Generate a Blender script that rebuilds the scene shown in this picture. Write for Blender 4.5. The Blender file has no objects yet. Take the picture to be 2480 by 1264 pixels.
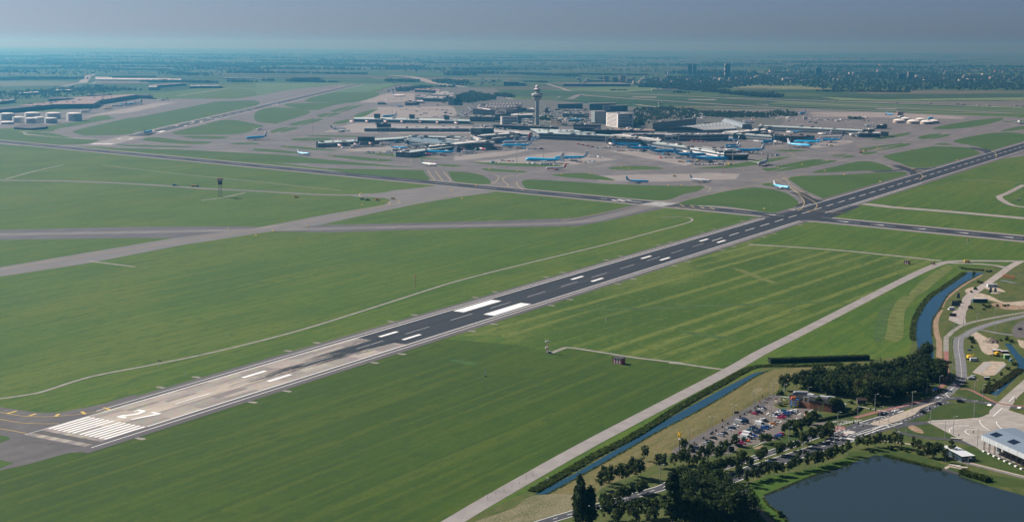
import bpy, bmesh, math, random
from mathutils import Vector, Matrix, noise as mnoise
C = bpy.context.scene
COL = C.collection
R = math.radians
RNG = random.Random(7)
# ------------------------------------------------------------------ camera
F_PX, PW, PH = 3490.28, 2480.0, 1264.0            # focal length in photograph pixels, photograph size
PITCH, ROLL, CAM_H = 0.14888, 0.005, 208.69
fw = Vector((0, math.cos(PITCH), -math.sin(PITCH)))
rt = Vector((1, 0, 0)); up = rt.cross(fw)
rt, up = math.cos(ROLL)*rt + math.sin(ROLL)*up, -math.sin(ROLL)*rt + math.cos(ROLL)*up
cam = bpy.data.objects.new('camera', bpy.data.cameras.new('camera')); COL.objects.link(cam)
cam.matrix_world = Matrix(((rt.x, up.x, -fw.x, 0), (rt.y, up.y, -fw.y, 0), (rt.z, up.z, -fw.z, CAM_H), (0, 0, 0, 1)))
cam.data.sensor_fit = 'HORIZONTAL'; cam.data.sensor_width = 36; cam.data.lens = F_PX/PW*36
cam.data.clip_start = 1; cam.data.clip_end = 300000
C.camera = cam
# ------------------------------------------------------------------ light
SUN_EL, SUN_AZ = R(37), math.atan2(-0.87, 0.5)     # azimuth measured from +Y towards +X
w = bpy.data.worlds.new('World'); C.world = w; w.use_nodes = True
nt = w.node_tree; nt.nodes.clear()
sky = nt.nodes.new('ShaderNodeTexSky'); sky.sky_type = 'NISHITA'; sky.sun_disc = False
sky.sun_elevation = SUN_EL; sky.sun_rotation = SUN_AZ
sky.air_density = 0.4; sky.dust_density = 1.3; sky.ozone_density = 6.0; sky.altitude = 200
bg = nt.nodes.new('ShaderNodeBackground'); bg.inputs['Strength'].default_value = 0.05
wo = nt.nodes.new('ShaderNodeOutputWorld')
nt.links.new(sky.outputs[0], bg.inputs[0]); nt.links.new(bg.outputs[0], wo.inputs[0])
sd = bpy.data.lights.new('sun', 'SUN'); sd.energy = 5.0; sd.angle = R(0.5); sd.color = (1.0, 0.955, 0.89)
so = bpy.data.objects.new('sun', sd); COL.objects.link(so)
sdir = Vector((math.sin(SUN_AZ)*math.cos(SUN_EL), math.cos(SUN_AZ)*math.cos(SUN_EL), math.sin(SUN_EL)))
so.rotation_euler = sdir.to_track_quat('Z', 'Y').to_euler(); so.location = sdir*1000
vs = C.view_settings; vs.view_transform = 'Standard'; vs.look = 'None'; vs.gamma = 1; vs.exposure = 0.62
C.cycles.max_bounces = 4; C.cycles.volume_bounces = 0; C.cycles.diffuse_bounces = 2; C.cycles.glossy_bounces = 2
C.cycles.use_denoising = True
# ------------------------------------------------------------------ picture -> ground
CROPS = {'p': (0, 0, 1), 'Z1': (0, 100, 4), 'Z2': (620, 100, 4), 'Z3': (1240, 100, 4), 'Z4': (1860, 100, 4),
 'T1': (740, 190, 5.905), 'T2': (1100, 190, 5.905), 'T3': (1440, 220, 5.905), 'T4': (1760, 240, 5.905),
 'M1': (0, 400, 2.995), 'M2': (827, 400, 2.995), 'M3': (1654, 400, 2.995), 'M4': (0, 822, 2.995), 'M5': (827, 822, 2.995),
 'R1': (2060, 600, 5.905), 'R2': (2060, 800, 5.905), 'R3': (2060, 960, 5.905), 'R4': (1620, 880, 5.905), 'R5': (1840, 860, 5.905),
 'N': (60, 940, 7.294), 'R6': (1240, 1050, 5.905), 'R7': (1640, 1050, 5.905), 'Q8': (1860, 340, 4)}
def px(c, x, y):
    ox, oy, s = CROPS[c]; return ox + x/s, oy + y/s
def g(c, x, y, z=0.0):
    """the point of the plane at height z that crop c of the photograph shows at x, y"""
    x, y = px(c, x, y)
    d = fw*F_PX + rt*(x - PW/2) - up*(y - PH/2)
    t = (z - CAM_H)/d.z
    return Vector((d.x*t, d.y*t, z))
def gs(c, pts, z=0.0): return [g(c, x, y, z) for x, y in pts]
def mpp(p): return (p - Vector((0, 0, CAM_H))).length/F_PX       # metres that one photograph pixel spans at p
# ------------------------------------------------------------------ objects
def tag(o, label=None, cat=None, group=None, kind=None):
    if label: o['label'] = label
    if cat: o['category'] = cat
    if group: o['group'] = group
    if kind: o['kind'] = kind
    return o
def empty(name, loc, rz=0.0, label=None, cat=None, group=None):
    o = bpy.data.objects.new(name, None); COL.objects.link(o)
    o.location = loc; o.rotation_euler = (0, 0, rz); o.empty_display_size = 1
    return tag(o, label, cat, group)
KIDS = {}
def link(o, parent=None):
    COL.objects.link(o)
    if parent is not None:
        o.parent = parent; KIDS.setdefault(parent.name, []).append(o)
    return o
def copy_tree(o, parent=None):
    c = o.copy(); link(c, parent)
    for ch in KIDS.get(o.name, []): copy_tree(ch, c)
    return c
ZK = [0]
def zstep(): ZK[0] = (ZK[0]+1) % 41; return ZK[0]*.00025           # keeps flush sheets out of one plane
def inpoly(x, y, P):
    c = False
    for i in range(len(P)):
        (x1, y1), (x2, y2) = P[i-1][:2], P[i][:2]
        if (y1 > y) != (y2 > y) and x < (x2-x1)*(y-y1)/(y2-y1)+x1: c = not c
    return c
class MB:
    def __init__(s): s.v = []; s.f = []; s.m = []; s.sm = []; s.cur = 0; s.smooth = False
    def face(s, pts):
        n = len(s.v); s.v += [tuple(p) for p in pts]; s.f.append(tuple(range(n, n+len(pts)))); s.m.append(s.cur); s.sm.append(s.smooth)
    def raw(s, vs_, fs):
        n = len(s.v); s.v += [tuple(p) for p in vs_]
        for f in fs: s.f.append(tuple(i+n for i in f)); s.m.append(s.cur); s.sm.append(s.smooth)
    def sheet(s, pts, z=None):
        """flat polygon facing up"""
        dz = zstep(); p = [Vector((q[0], q[1], (q[2] if z is None else z)+dz)) for q in pts]
        a = sum(p[i].x*p[(i+1) % len(p)].y - p[(i+1) % len(p)].x*p[i].y for i in range(len(p)))
        if a < 0: p.reverse()
        s.face(p)
    def prism(s, pts, z0, z1, top=True):
        p = [(q[0], q[1]) for q in pts]
        a = sum(p[i][0]*p[(i+1) % len(p)][1] - p[(i+1) % len(p)][0]*p[i][1] for i in range(len(p)))
        if a < 0: p.reverse()
        n = len(p)
        s.raw([(x, y, z0) for x, y in p] + [(x, y, z1) for x, y in p],
              [(i, (i+1) % n, n+(i+1) % n, n+i) for i in range(n)] + ([tuple(range(n, 2*n))] if top else []) + [tuple(reversed(range(n)))])
    def box(s, c, d, rz=0.0, M=None):
        x, y, z = d[0]/2, d[1]/2, d[2]/2
        P = [Vector(q) for q in ((-x,-y,-z),(x,-y,-z),(x,y,-z),(-x,y,-z),(-x,-y,z),(x,-y,z),(x,y,z),(-x,y,z))]
        m = M if M is not None else Matrix.Rotation(rz, 4, 'Z')
        s.raw([m @ q + Vector(c) for q in P], [(0,3,2,1),(4,5,6,7),(0,1,5,4),(1,2,6,5),(2,3,7,6),(3,0,4,7)])
    def tube(s, a, b, r0, r1=None, n=6, caps=True):
        a, b = Vector(a), Vector(b); r1 = r0 if r1 is None else r1
        q = (b-a).to_track_quat('Z', 'Y')
        ra = [q @ Vector((math.cos(t)*r0, math.sin(t)*r0, 0)) + a for t in [2*math.pi*i/n for i in range(n)]]
        rb = [q @ Vector((math.cos(t)*r1, math.sin(t)*r1, 0)) + b for t in [2*math.pi*i/n for i in range(n)]]
        s.raw(ra+rb, [(i, (i+1) % n, n+(i+1) % n, n+i) for i in range(n)] + ([tuple(reversed(range(n))), tuple(range(n, 2*n))] if caps else []))
    def lathe(s, prof, n=16, c=(0, 0, 0), M=None):
        """profile of (radius, height) turned about Z"""
        vs_ = []
        for r, z in prof:
            for i in range(n):
                t = 2*math.pi*i/n; p = Vector((r*math.cos(t), r*math.sin(t), z))
                vs_.append((M @ p if M is not None else p) + Vector(c))
        k = len(prof)
        fs = [(j*n+i, j*n+(i+1) % n, (j+1)*n+(i+1) % n, (j+1)*n+i) for j in range(k-1) for i in range(n)]
        s.raw(vs_, fs); sm = s.smooth; s.smooth = False; s.face(list(reversed(vs_[:n]))); s.face(vs_[(k-1)*n:]); s.smooth = sm
    def ribbon(s, pts, wd, z=None, closed=False):
        """flat strip of width wd (one number or one per point) along the polyline"""
        dz = zstep(); p = [Vector((q[0], q[1], (q[2] if z is None else z)+dz)) for q in pts]; n = len(p); L = []; Rr = []
        for i in range(n):
            a = p[i-1] if (i or closed) else p[i]; b = p[(i+1) % n] if (i < n-1 or closed) else p[i]
            d = Vector((b.x-a.x, b.y-a.y, 0)); d.normalize(); nn = Vector((-d.y, d.x, 0))
            w_ = (wd[i] if hasattr(wd, '__len__') else wd)/2
            L.append(p[i]+nn*w_); Rr.append(p[i]-nn*w_)
        m = n if closed else n-1
        s.raw(L+Rr, [(n+i, n+(i+1) % n, (i+1) % n, i) for i in range(m)])
    def mesh(s, name, mats):
        me = bpy.data.meshes.new(name); me.from_pydata(s.v, [], s.f)
        for m in (mats if isinstance(mats, (list, tuple)) else [mats]): me.materials.append(m)
        me.polygons.foreach_set('material_index', s.m); me.polygons.foreach_set('use_smooth', s.sm)
        me.update(); return me
    def build(s, name, mats, parent=None):
        return link(bpy.data.objects.new(name, s.mesh(name, mats)), parent)
def smooth(pts, k=5, closed=True):
    """Catmull-Rom through the points"""
    p = [Vector(q) for q in pts]; n = len(p); out = []
    for i in range(n if closed else n-1):
        if closed: a, b, c, d = p[i-1], p[i], p[(i+1) % n], p[(i+2) % n]
        else: a, b, c, d = p[max(i-1, 0)], p[i], p[i+1], p[min(i+2, n-1)]
        for j in range(k):
            t = j/k
            out.append(0.5*((2*b) + (c-a)*t + (2*a-5*b+4*c-d)*t*t + (3*b-a-3*c+d)*t**3))
    if not closed: out.append(p[-1])
    return out
def lerp_line(pts, step):
    out = []
    for a, b in zip(pts, pts[1:]):
        a, b = Vector(a), Vector(b); n = max(1, int((b-a).length/step))
        out += [a.lerp(b, i/n) for i in range(n)]
    return out + [Vector(pts[-1])]
ORD = ['first','second','third','fourth','fifth','sixth','seventh','eighth','ninth','tenth','eleventh','twelfth','thirteenth','fourteenth','fifteenth','sixteenth','seventeenth','eighteenth','nineteenth','twentieth']
def nth(i):
    if i < 20: return ORD[i]
    t = ['', '', 'twenty', 'thirty', 'forty', 'fifty', 'sixty', 'seventy', 'eighty', 'ninety'][(i+1)//10]
    u = (i+1) % 10
    return (t[:-1] + 'ieth') if u == 0 else t + '-' + ORD[u-1]
# ------------------------------------------------------------------ materials
MATS = {}
def mat(name, col, rough=0.8, var=0.18, scale=0.06, metal=0.0, spec=0.25, stretch=None, ang=0.0, col2=None, detail=4, lo=0.3, hi=0.7, alpha=None):
    """principled surface whose colour wanders between col and a second tone by noise"""
    if name in MATS: return MATS[name]
    m = bpy.data.materials.new(name); m.use_nodes = True; n = m.node_tree.nodes; l = m.node_tree.links
    b = n['Principled BSDF']; b.inputs['Roughness'].default_value = rough; b.inputs['Metallic'].default_value = metal
    b.inputs['Specular IOR Level'].default_value = spec
    c2 = col2 or tuple(max(0, c*(1-var)) for c in col); c1 = col if col2 else tuple(c*(1+var) for c in col)
    if var == 0 and not col2: b.inputs['Base Color'].default_value = (*col, 1)
    else:
        tc = n.new('ShaderNodeTexCoord'); mp = n.new('ShaderNodeMapping'); nz = n.new('ShaderNodeTexNoise'); rp = n.new('ShaderNodeValToRGB')
        nz.inputs['Scale'].default_value = scale; nz.inputs['Detail'].default_value = detail
        mp.vector_type = 'TEXTURE'; mp.inputs['Rotation'].default_value = (0, 0, ang)
        if stretch: mp.inputs['Scale'].default_value = stretch
        rp.color_ramp.elements[0].position = lo; rp.color_ramp.elements[1].position = hi
        rp.color_ramp.elements[0].color = (*c2, 1); rp.color_ramp.elements[1].color = (*c1, 1)
        l.new(tc.outputs['Object'], mp.inputs['Vector']); l.new(mp.outputs[0], nz.inputs['Vector'])
        l.new(nz.outputs['Fac'], rp.inputs[0]); l.new(rp.outputs[0], b.inputs['Base Color'])
    MATS[name] = m; return m
def layered(name, layers, rough=0.9, spec=0.15):
    """base colour mixed over by noise layers: (colour, scale, stretch, ang, lo, hi, amount)"""
    if name in MATS: return MATS[name]
    m = bpy.data.materials.new(name); m.use_nodes = True; n = m.node_tree.nodes; l = m.node_tree.links
    b = n['Principled BSDF']; b.inputs['Roughness'].default_value = rough; b.inputs['Specular IOR Level'].default_value = spec
    tc = n.new('ShaderNodeTexCoord'); prev = None
    for i, (col, sc, st, ang, lo, hi, amt, *dt) in enumerate(layers):
        if i == 0:
            rgb = n.new('ShaderNodeRGB'); rgb.outputs[0].default_value = (*col, 1); prev = rgb.outputs[0]; continue
        mp = n.new('ShaderNodeMapping'); mp.vector_type = 'TEXTURE'; mp.inputs['Rotation'].default_value = (0, 0, ang); mp.inputs['Scale'].default_value = st or (1, 1, 1)
        mp.inputs['Location'].default_value = (i*37.1, i*11.3, 0)
        nz = n.new('ShaderNodeTexNoise'); nz.inputs['Scale'].default_value = sc; nz.inputs['Detail'].default_value = dt[0] if dt else 3
        mr = n.new('ShaderNodeMapRange'); mr.inputs[1].default_value = lo; mr.inputs[2].default_value = hi; mr.inputs[4].default_value = amt
        mx = n.new('ShaderNodeMix'); mx.data_type = 'RGBA'; mx.inputs[7].default_value = (*col, 1)
        l.new(tc.outputs['Object'], mp.inputs['Vector']); l.new(mp.outputs[0], nz.inputs['Vector']); l.new(nz.outputs['Fac'], mr.inputs[0])
        if dt and dt[0] < 0:                         # regular mowing bands that come and go
            wv = n.new('ShaderNodeTexWave'); wv.bands_direction = 'Y'; wv.inputs['Scale'].default_value = .314; wv.inputs['Distortion'].default_value = 1.6; wv.inputs['Detail'].default_value = 3; wv.inputs['Detail Scale'].default_value = .35
            ma = n.new('ShaderNodeMath'); ma.operation = 'MULTIPLY'; m2 = n.new('ShaderNodeMapRange'); m2.inputs[1].default_value = .55; m2.inputs[2].default_value = .95
            l.new(mp.outputs[0], wv.inputs['Vector']); l.new(wv.outputs['Fac'], m2.inputs[0]); l.new(m2.outputs[0], ma.inputs[0]); l.new(mr.outputs[0], ma.inputs[1]); l.new(ma.outputs[0], mx.inputs[0])
        else: l.new(mr.outputs[0], mx.inputs[0])
        l.new(prev, mx.inputs[6]); prev = mx.outputs[2]
    l.new(prev, b.inputs['Base Color']); MATS[name] = m; return m
def struct(name, mb, m): return tag(mb.build(name, m), kind='structure')
# ------------------------------------------------------------------ ground, fields, taxiways, runways
YAW, RX, RY = 0.51881, -235.127, 753.354
def rw(u, v, z=0.0):                                 # runway frame: u metres along from the near threshold, v to the right
    c, s = math.cos(YAW), math.sin(YAW); return Vector((RX + u*s + v*c, RY + u*c - v*s, z))
RANG = math.pi/2 - YAW                               # direction of the runway measured from +X
fa, fb = g('M3', 580, 990), g('M3', 1480, 690); SANG = math.atan2(fb.y-fa.y, fb.x-fa.x)
ra, rb = g('p', 1095, 1264), g('p', 1850, 845); PANG = math.atan2(rb.y-ra.y, rb.x-ra.x)
ca, cb = g('M2', 100, 82), g('M2', 1830, 250); XANG = math.atan2(cb.y-ca.y, cb.x-ca.x)
def farmland():
    m = bpy.data.materials.new('farmland'); m.use_nodes = True; n = m.node_tree.nodes; l = m.node_tree.links
    b = n['Principled BSDF']; b.inputs['Roughness'].default_value = 0.95; b.inputs['Specular IOR Level'].default_value = 0.1
    tc = n.new('ShaderNodeTexCoord'); mp = n.new('ShaderNodeMapping'); mp.vector_type = 'TEXTURE'
    mp.inputs['Rotation'].default_value = (0, 0, R(12)); mp.inputs['Scale'].default_value = (900, 420, 1)
    vo = n.new('ShaderNodeTexVoronoi'); vo.distance = 'CHEBYCHEV'; vo.inputs['Scale'].default_value = 1; vo.inputs['Randomness'].default_value = 0.75
    sp = n.new('ShaderNodeSeparateColor'); rp = n.new('ShaderNodeValToRGB'); e = rp.color_ramp.elements
    rp.color_ramp.interpolation = 'CONSTANT'
    cols = [(0.0, (.030,.064,.018)), (.2, (.04,.08,.024)), (.36, (.022,.05,.016)), (.52, (.05,.082,.028)), (.66, (.032,.06,.024)), (.78, (.075,.075,.045)), (.86, (.025,.052,.018)), (.94, (.10,.095,.06))]
    e[0].color = (*cols[0][1], 1); e[1].position = cols[1][0]; e[1].color = (*cols[1][1], 1)
    for p_, c_ in cols[2:]: q = e.new(p_); q.color = (*c_, 1)
    nz = n.new('ShaderNodeTexNoise'); nz.inputs['Scale'].default_value = 0.02; nz.inputs['Detail'].default_value = 5
    mr = n.new('ShaderNodeMapRange'); mr.inputs[1].default_value = .3; mr.inputs[2].default_value = .7; mr.inputs[3].default_value = .75; mr.inputs[4].default_value = 1.2
    mx = n.new('ShaderNodeMix'); mx.data_type = 'RGBA'; mx.blend_type = 'MULTIPLY'; mx.inputs[0].default_value = 1
    l.new(tc.outputs['Object'], mp.inputs[0]); l.new(mp.outputs[0], vo.inputs['Vector']); l.new(vo.outputs['Color'], sp.inputs[0]); l.new(sp.outputs[0], rp.inputs[0])
    l.new(tc.outputs['Object'], nz.inputs['Vector']); l.new(nz.outputs['Fac'], mr.inputs[0]); l.new(rp.outputs[0], mx.inputs[6]); l.new(mr.outputs[0], mx.inputs[7]); l.new(mx.outputs[2], b.inputs['Base Color'])
    return m
GR = [(0.0612,0.1098,0.0099), (0.0432,0.0882,0.0090), (0.0972,0.1278,0.0162), (0.0288,0.0702,0.0099)]
def grass(name, ang, strength=1.0, base=GR, streak=(160, 3.2), bands=False):
    return layered(name, [(base[0],0,0,0,0,0,0),
        (base[1], 1, (130, 90, 1), ang, .42, .58, .85), (base[2], 1, (260, 120, 1), ang+.3, .5, .62, .65),
        (base[3], 1, (streak[0], streak[1], 1), ang, .48, .62, .6*strength), (base[2], 1, (streak[0]*1.3, streak[1]*2.2, 1), ang, .5, .62, .7*strength) if not bands else (base[2], 1, (520, 21, 1), ang, .33, .52, .95, -1),
        (base[3], 1, (16, 6, 1), ang, .53, .66, .7), (base[2], 1, (7, 4, 1), ang, .55, .68, .5), (base[3], 1, (2.2, 1.6, 1), ang, .5, .68, .6), (base[1], 1, (.9, .9, 1), ang, .4, .7, .5)])
gb = MB(); N = 24; S = 60000
for i in range(N):
    for j in range(N):
        x0, x1, y0, y1 = -S+2*S*i/N, -S+2*S*(i+1)/N, -3000+(S+3000)*j/N, -3000+(S+3000)*(j+1)/N
        gb.face([(x0,y0,0),(x1,y0,0),(x1,y1,0),(x0,y1,0)])
struct('ground', gb, farmland())
A = MB(); A.sheet(gs('p', [(-300,345),(0,338),(0,300),(130,255),(560,205),(840,200),(940,205),(1900,300),(2480,245),(2900,260),(3200,700),(2600,1000),(1500,1290),(1000,1400),(-700,1400)]), .03)
struct('grass_field', A, grass('airfield_grass', RANG))
A = MB(); A.sheet([rw(330,33), rw(1110,33)] + gs('M3', [(470,572),(1800,690),(1880,705),(1660,830),(760,1262)]) + gs('M5', [(2824,219),(2477,172),(2120,130),(1900,95),(1660,60),(1600,68),(1520,100),(1300,40),(1150,-30)]), .045)
struct('grass_field', A, grass('striped_grass', SANG, 1.25, [(0.0493,0.0915,0.0062), (0.0370,0.0757,0.0070), (0.1320,0.1584,0.0317), (0.0299,0.0651,0.0088)], (700, 4.5), True))
A = MB(); A.sheet(gs('M4', [(700,1420),(-300,1420),(-300,960),(0,945),(200,905),(500,822),(640,818)]) + [rw(-22,33), rw(318,33)] + gs('M5', [(1300,42),(1520,102),(1600,70),(1660,62),(1900,97),(2120,132),(2477,174),(2822,221),(2435,422),(1780,767),(1117,1138),(803,1324),(700,1420)]), .04)
struct('grass_field', A, grass('vignetted_mown_grass', PANG-.06, 1.1, [(0.0387,0.0757,0.0053), (0.0290,0.0616,0.0053), (0.0634,0.0915,0.0088), (0.0229,0.0528,0.0062)], (260, 3)))  # near mown grass, its palette darkened to stand in for lens falloff
# ---- stains of longer or drier grass
def blot(name, polys, col, z=.062):
    for c, pts in polys:
        A = MB(); A.sheet(smooth(gs(c, pts), 3), z); struct(name, A, mat('blot%s' % (col,), col, .95, .3, .12))
blot('dark_grass', [('M5', [(775,150),(880,148),(1000,175),(960,188),(840,172)])], (.034,.080,.012))
blot('dry_grass', [('M3', [(370,750),(440,760),(600,820),(700,860),(640,855),(480,800)]),
     ('M3', [(1640,930),(1760,820),(1900,730),(1960,745),(1860,830),(1720,940)]), ('M3', [(1480,1200),(1500,1080),(1580,960),(1690,955),(1610,1060),(1590,1264),(1470,1264)])], (.092,.115,.024))
blot('grass_track', [('M3', [(0,1018),(400,1006),(900,990),(1400,1010),(900,1002),(400,1020),(0,1030)]), ('M2', [(1690,1050),(2477,1022),(2477,1040),(1690,1058)]), ('M3', [(1420,1060),(1500,1000),(1560,960),(1500,1060),(1460,1264),(1380,1264)]), ('M3', [(0,1200),(250,1235),(420,1264),(300,1264),(0,1215)])], (.042,.082,.014))
# ---- paved areas: grey sheets, then green islands, then runways
ASPH = layered('apron_asphalt', [((.135,.130,.130),0,0,0,0,0,0), ((.115,.110,.112), 1, (220,60,1), XANG, .42,.58,.9), ((.205,.19,.18), 1, (90,35,1), RANG, .5,.7,.6), ((.10,.095,.097), 1, (60,4,1), RANG, .53,.64,.8), ((.08,.078,.08), 1, (22,9,1), XANG, .6,.7,.7), ((.22,.205,.19), 1, (30,3,1), XANG, .58,.68,.6)], .85)
TAXI = layered('taxiway_asphalt', [((.150,.144,.142),0,0,0,0,0,0), ((.135,.13,.13), 1, (160,5,1), RANG, .42,.62,.7), ((.215,.20,.19), 1, (60,12,1), RANG, .5,.7,.5)], .85)
CONC = layered('apron_concrete', [((.25,.232,.22),0,0,0,0,0,0), ((.19,.178,.17), 1, (60,18,1), XANG, .4,.65,.8), ((.30,.28,.265), 1, (30,9,1), XANG, .55,.7,.6), ((.17,.16,.155), 1, (14,2,1), XANG, .6,.72,.6)], .85)
PATH = mat('path_concrete', (.22,.21,.185), .9, .2, .15)
DARKA = layered('worn_asphalt', [((.10,.097,.10),0,0,0,0,0,0), ((.075,.075,.08), 1, (120,4,1), RANG, .42,.62,.8), ((.13,.125,.125), 1, (50,14,1), RANG, .5,.7,.6)], .85)
def paved(name, c, pts, m, z): A = MB(); A.sheet(gs(c, pts), z); return struct(name, A, m)
paved('apron', 'p', [(0,352),(0,338),(120,352),(200,350),(232,346),(60,328),(130,312),(190,292),(270,285),(200,240),(390,240),(570,240),(640,230),(700,218),(830,205),(850,208),(800,222),(730,240),(880,230),(930,226),(1010,215),(1200,215),(1250,265),(1500,280),(1700,265),(1960,266),(2210,274),(2480,286),(2700,300),(2700,350),(2480,378),(2410,388),(2300,420),(2220,440),(2140,470),(2010,490),(1940,510),(1890,518),(1700,500),(1500,487),(1200,452),(950,428),(700,398),(480,378),(250,356)], ASPH, .055)
paved('taxiway', 'p', [(-40,676),(-40,640),(0,647),(420,577),(620,552),(800,518),(930,497),(947,484),(930,480),(880,477),(905,472),(950,462),(1060,450),(1120,452),(1180,463),(1200,466),(1110,477),(1010,494),(870,524),(780,544),(620,566),(440,594),(200,640)], TAXI, .065)
paved('taxiway', 'p', [(-40,583),(-40,557),(0,557),(300,550),(570,548),(690,551),(790,545),(960,541),(1200,535),(1390,528),(1440,520),(1520,500),(1580,486),(1640,498),(1560,515),(1470,535),(1400,548),(1150,552),(800,563),(640,560),(430,577),(300,577),(0,581)], DARKA, .06)
A = MB(); A.ribbon(smooth(gs('p', [(-60,569),(300,563),(560,558),(700,556),(1000,549),(1250,544),(1400,538),(1470,525),(1560,503),(1600,492)]), 5, False), 22, .075); struct('taxiway', A, TAXI)
for pts, wd in (([(-40,437),(0,437),(160,439),(330,446),(480,456),(620,463),(740,470),(830,473),(900,470)], 15), ([(1000,462),(900,472),(860,476)], 22)):
    A = MB(); A.ribbon(smooth(gs('p', pts), 4, False), wd, .06); struct('taxiway', A, TAXI)
for c, pts, wd, nm in (('p', [(-30,966),(0,965),(70,955),(110,946),(220,912),(380,881),(520,852),(700,807),(840,765),(1000,714),(1110,680),(1280,637),(1480,589),(1600,557),(1660,541),(1677,533),(1665,527),(1630,526),(1600,527)], 3.0, 'service_path'),
        ('p', [(1812,592),(1900,597),(2040,607),(2180,621),(2280,632)], 6.5, 'service_path'), ('p', [(1030,1300),(1095,1264),(1200,1202),(1420,1078),(1640,963),(1770,895),(1850,850),(1950,800),(2110,718),(2230,658),(2290,636),(2350,632),(2480,633),(2600,634)], 9.5, 'perimeter_road'),
        ('p', [(2290,637),(2360,639),(2410,643),(2440,650)], 7, 'perimeter_road'), ('M5', [(1520,100),(1600,68),(1660,60),(1900,95),(2120,130),(2477,172)], 3.6, 'service_path'), ('R4', [(0,-10),(220,10),(640,70),(850,90)], 3.6, 'service_path'),
        ('p', [(2480,448),(2440,468),(2420,478),(2448,496),(2490,503)], 9, 'perimeter_road'), ('p', [(2380,570),(2480,572)], 3, 'service_path'),
        ('p', [(1950,500),(2080,494),(2160,502),(2300,513),(2480,529),(2600,541)], 20, 'taxiway'),
        ('M1', [(40,102),(250,45),(460,-2)], 4, 'service_path'), ('M1', [(740,0),(1300,65),(2000,135),(2477,186)], 3, 'service_path'), ('M1', [(640,695),(980,738)], 4, 'service_path'), ('M1', [(1460,258),(1620,235),(1780,200)], 4, 'service_path'),
        ('Z1', [(0,850),(215,882),(260,905),(450,925),(760,940),(1000,955)], 9, 'service_path'), ('Z1', [(215,880),(420,850),(700,790),(960,745)], 8, 'service_path'), ('Z1', [(1440,742),(1800,670),(2240,585)], 8, 'service_path'), ('Z1', [(1280,840),(1500,838)], 6, 'service_path'),
        ('Q8', [(1890,380),(2480,412)], 3, 'service_path')):
    A = MB(); A.ribbon(smooth(gs(c, pts), 5, False), wd, .07 if nm == 'service_path' else .1); struct(nm, A, PATH if nm == 'service_path' else mat('road_grey', (.24,.222,.21), .9, .14, .1))
paved('service_path', 'R1', [(905,425),(915,385),(960,350),(1060,320),(1170,300),(920,420)], PATH, .073)
# ---- pale concrete stands
for c, pts in (('T2', [(280,1190),(700,1150),(1500,1050),(1720,1060),(2350,1165),(2000,1200),(1500,1264),(1250,1264),(700,1225)]), ('T1', [(250,770),(700,640),(2480,690),(2480,790),(1400,790)]),
        ('T1', [(1040,410),(2330,400),(2080,560),(700,560)]), ('T1', [(750,345),(1180,215),(1560,215),(1560,330),(1100,350)]), ('T3', [(0,1215),(1750,1180),(2080,1190),(2020,1264),(1000,1300),(60,1290)]),
        ('T3', [(180,860),(450,840),(1300,1000),(1400,1045),(1300,1075),(700,960)]), ('T1', [(480,1020),(1400,960),(1300,1035),(700,1050)]), ('T2', [(0,1110),(700,1050),(1250,990),(700,1110),(0,1180)]),
        ('T4', [(1000,700),(1560,570),(1830,600),(1750,640),(1300,700)]), ('Z4', [(420,690),(1100,690),(1950,735),(1500,760),(400,705)]), ('Z4', [(430,715),(1900,745),(1900,755),(430,728)]), ('Z1', [(780,740),(1080,680),(1500,600),(1720,590),(1500,640),(1280,690)])):
    paved('concrete_stand', c, pts, CONC, .075)
paved('tank_yard', 'Z1', [(-40,700),(560,680),(700,660),(960,655),(1090,680),(900,735),(780,800),(560,812),(420,835),(120,842),(-40,850)], ASPH, .058)
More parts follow.
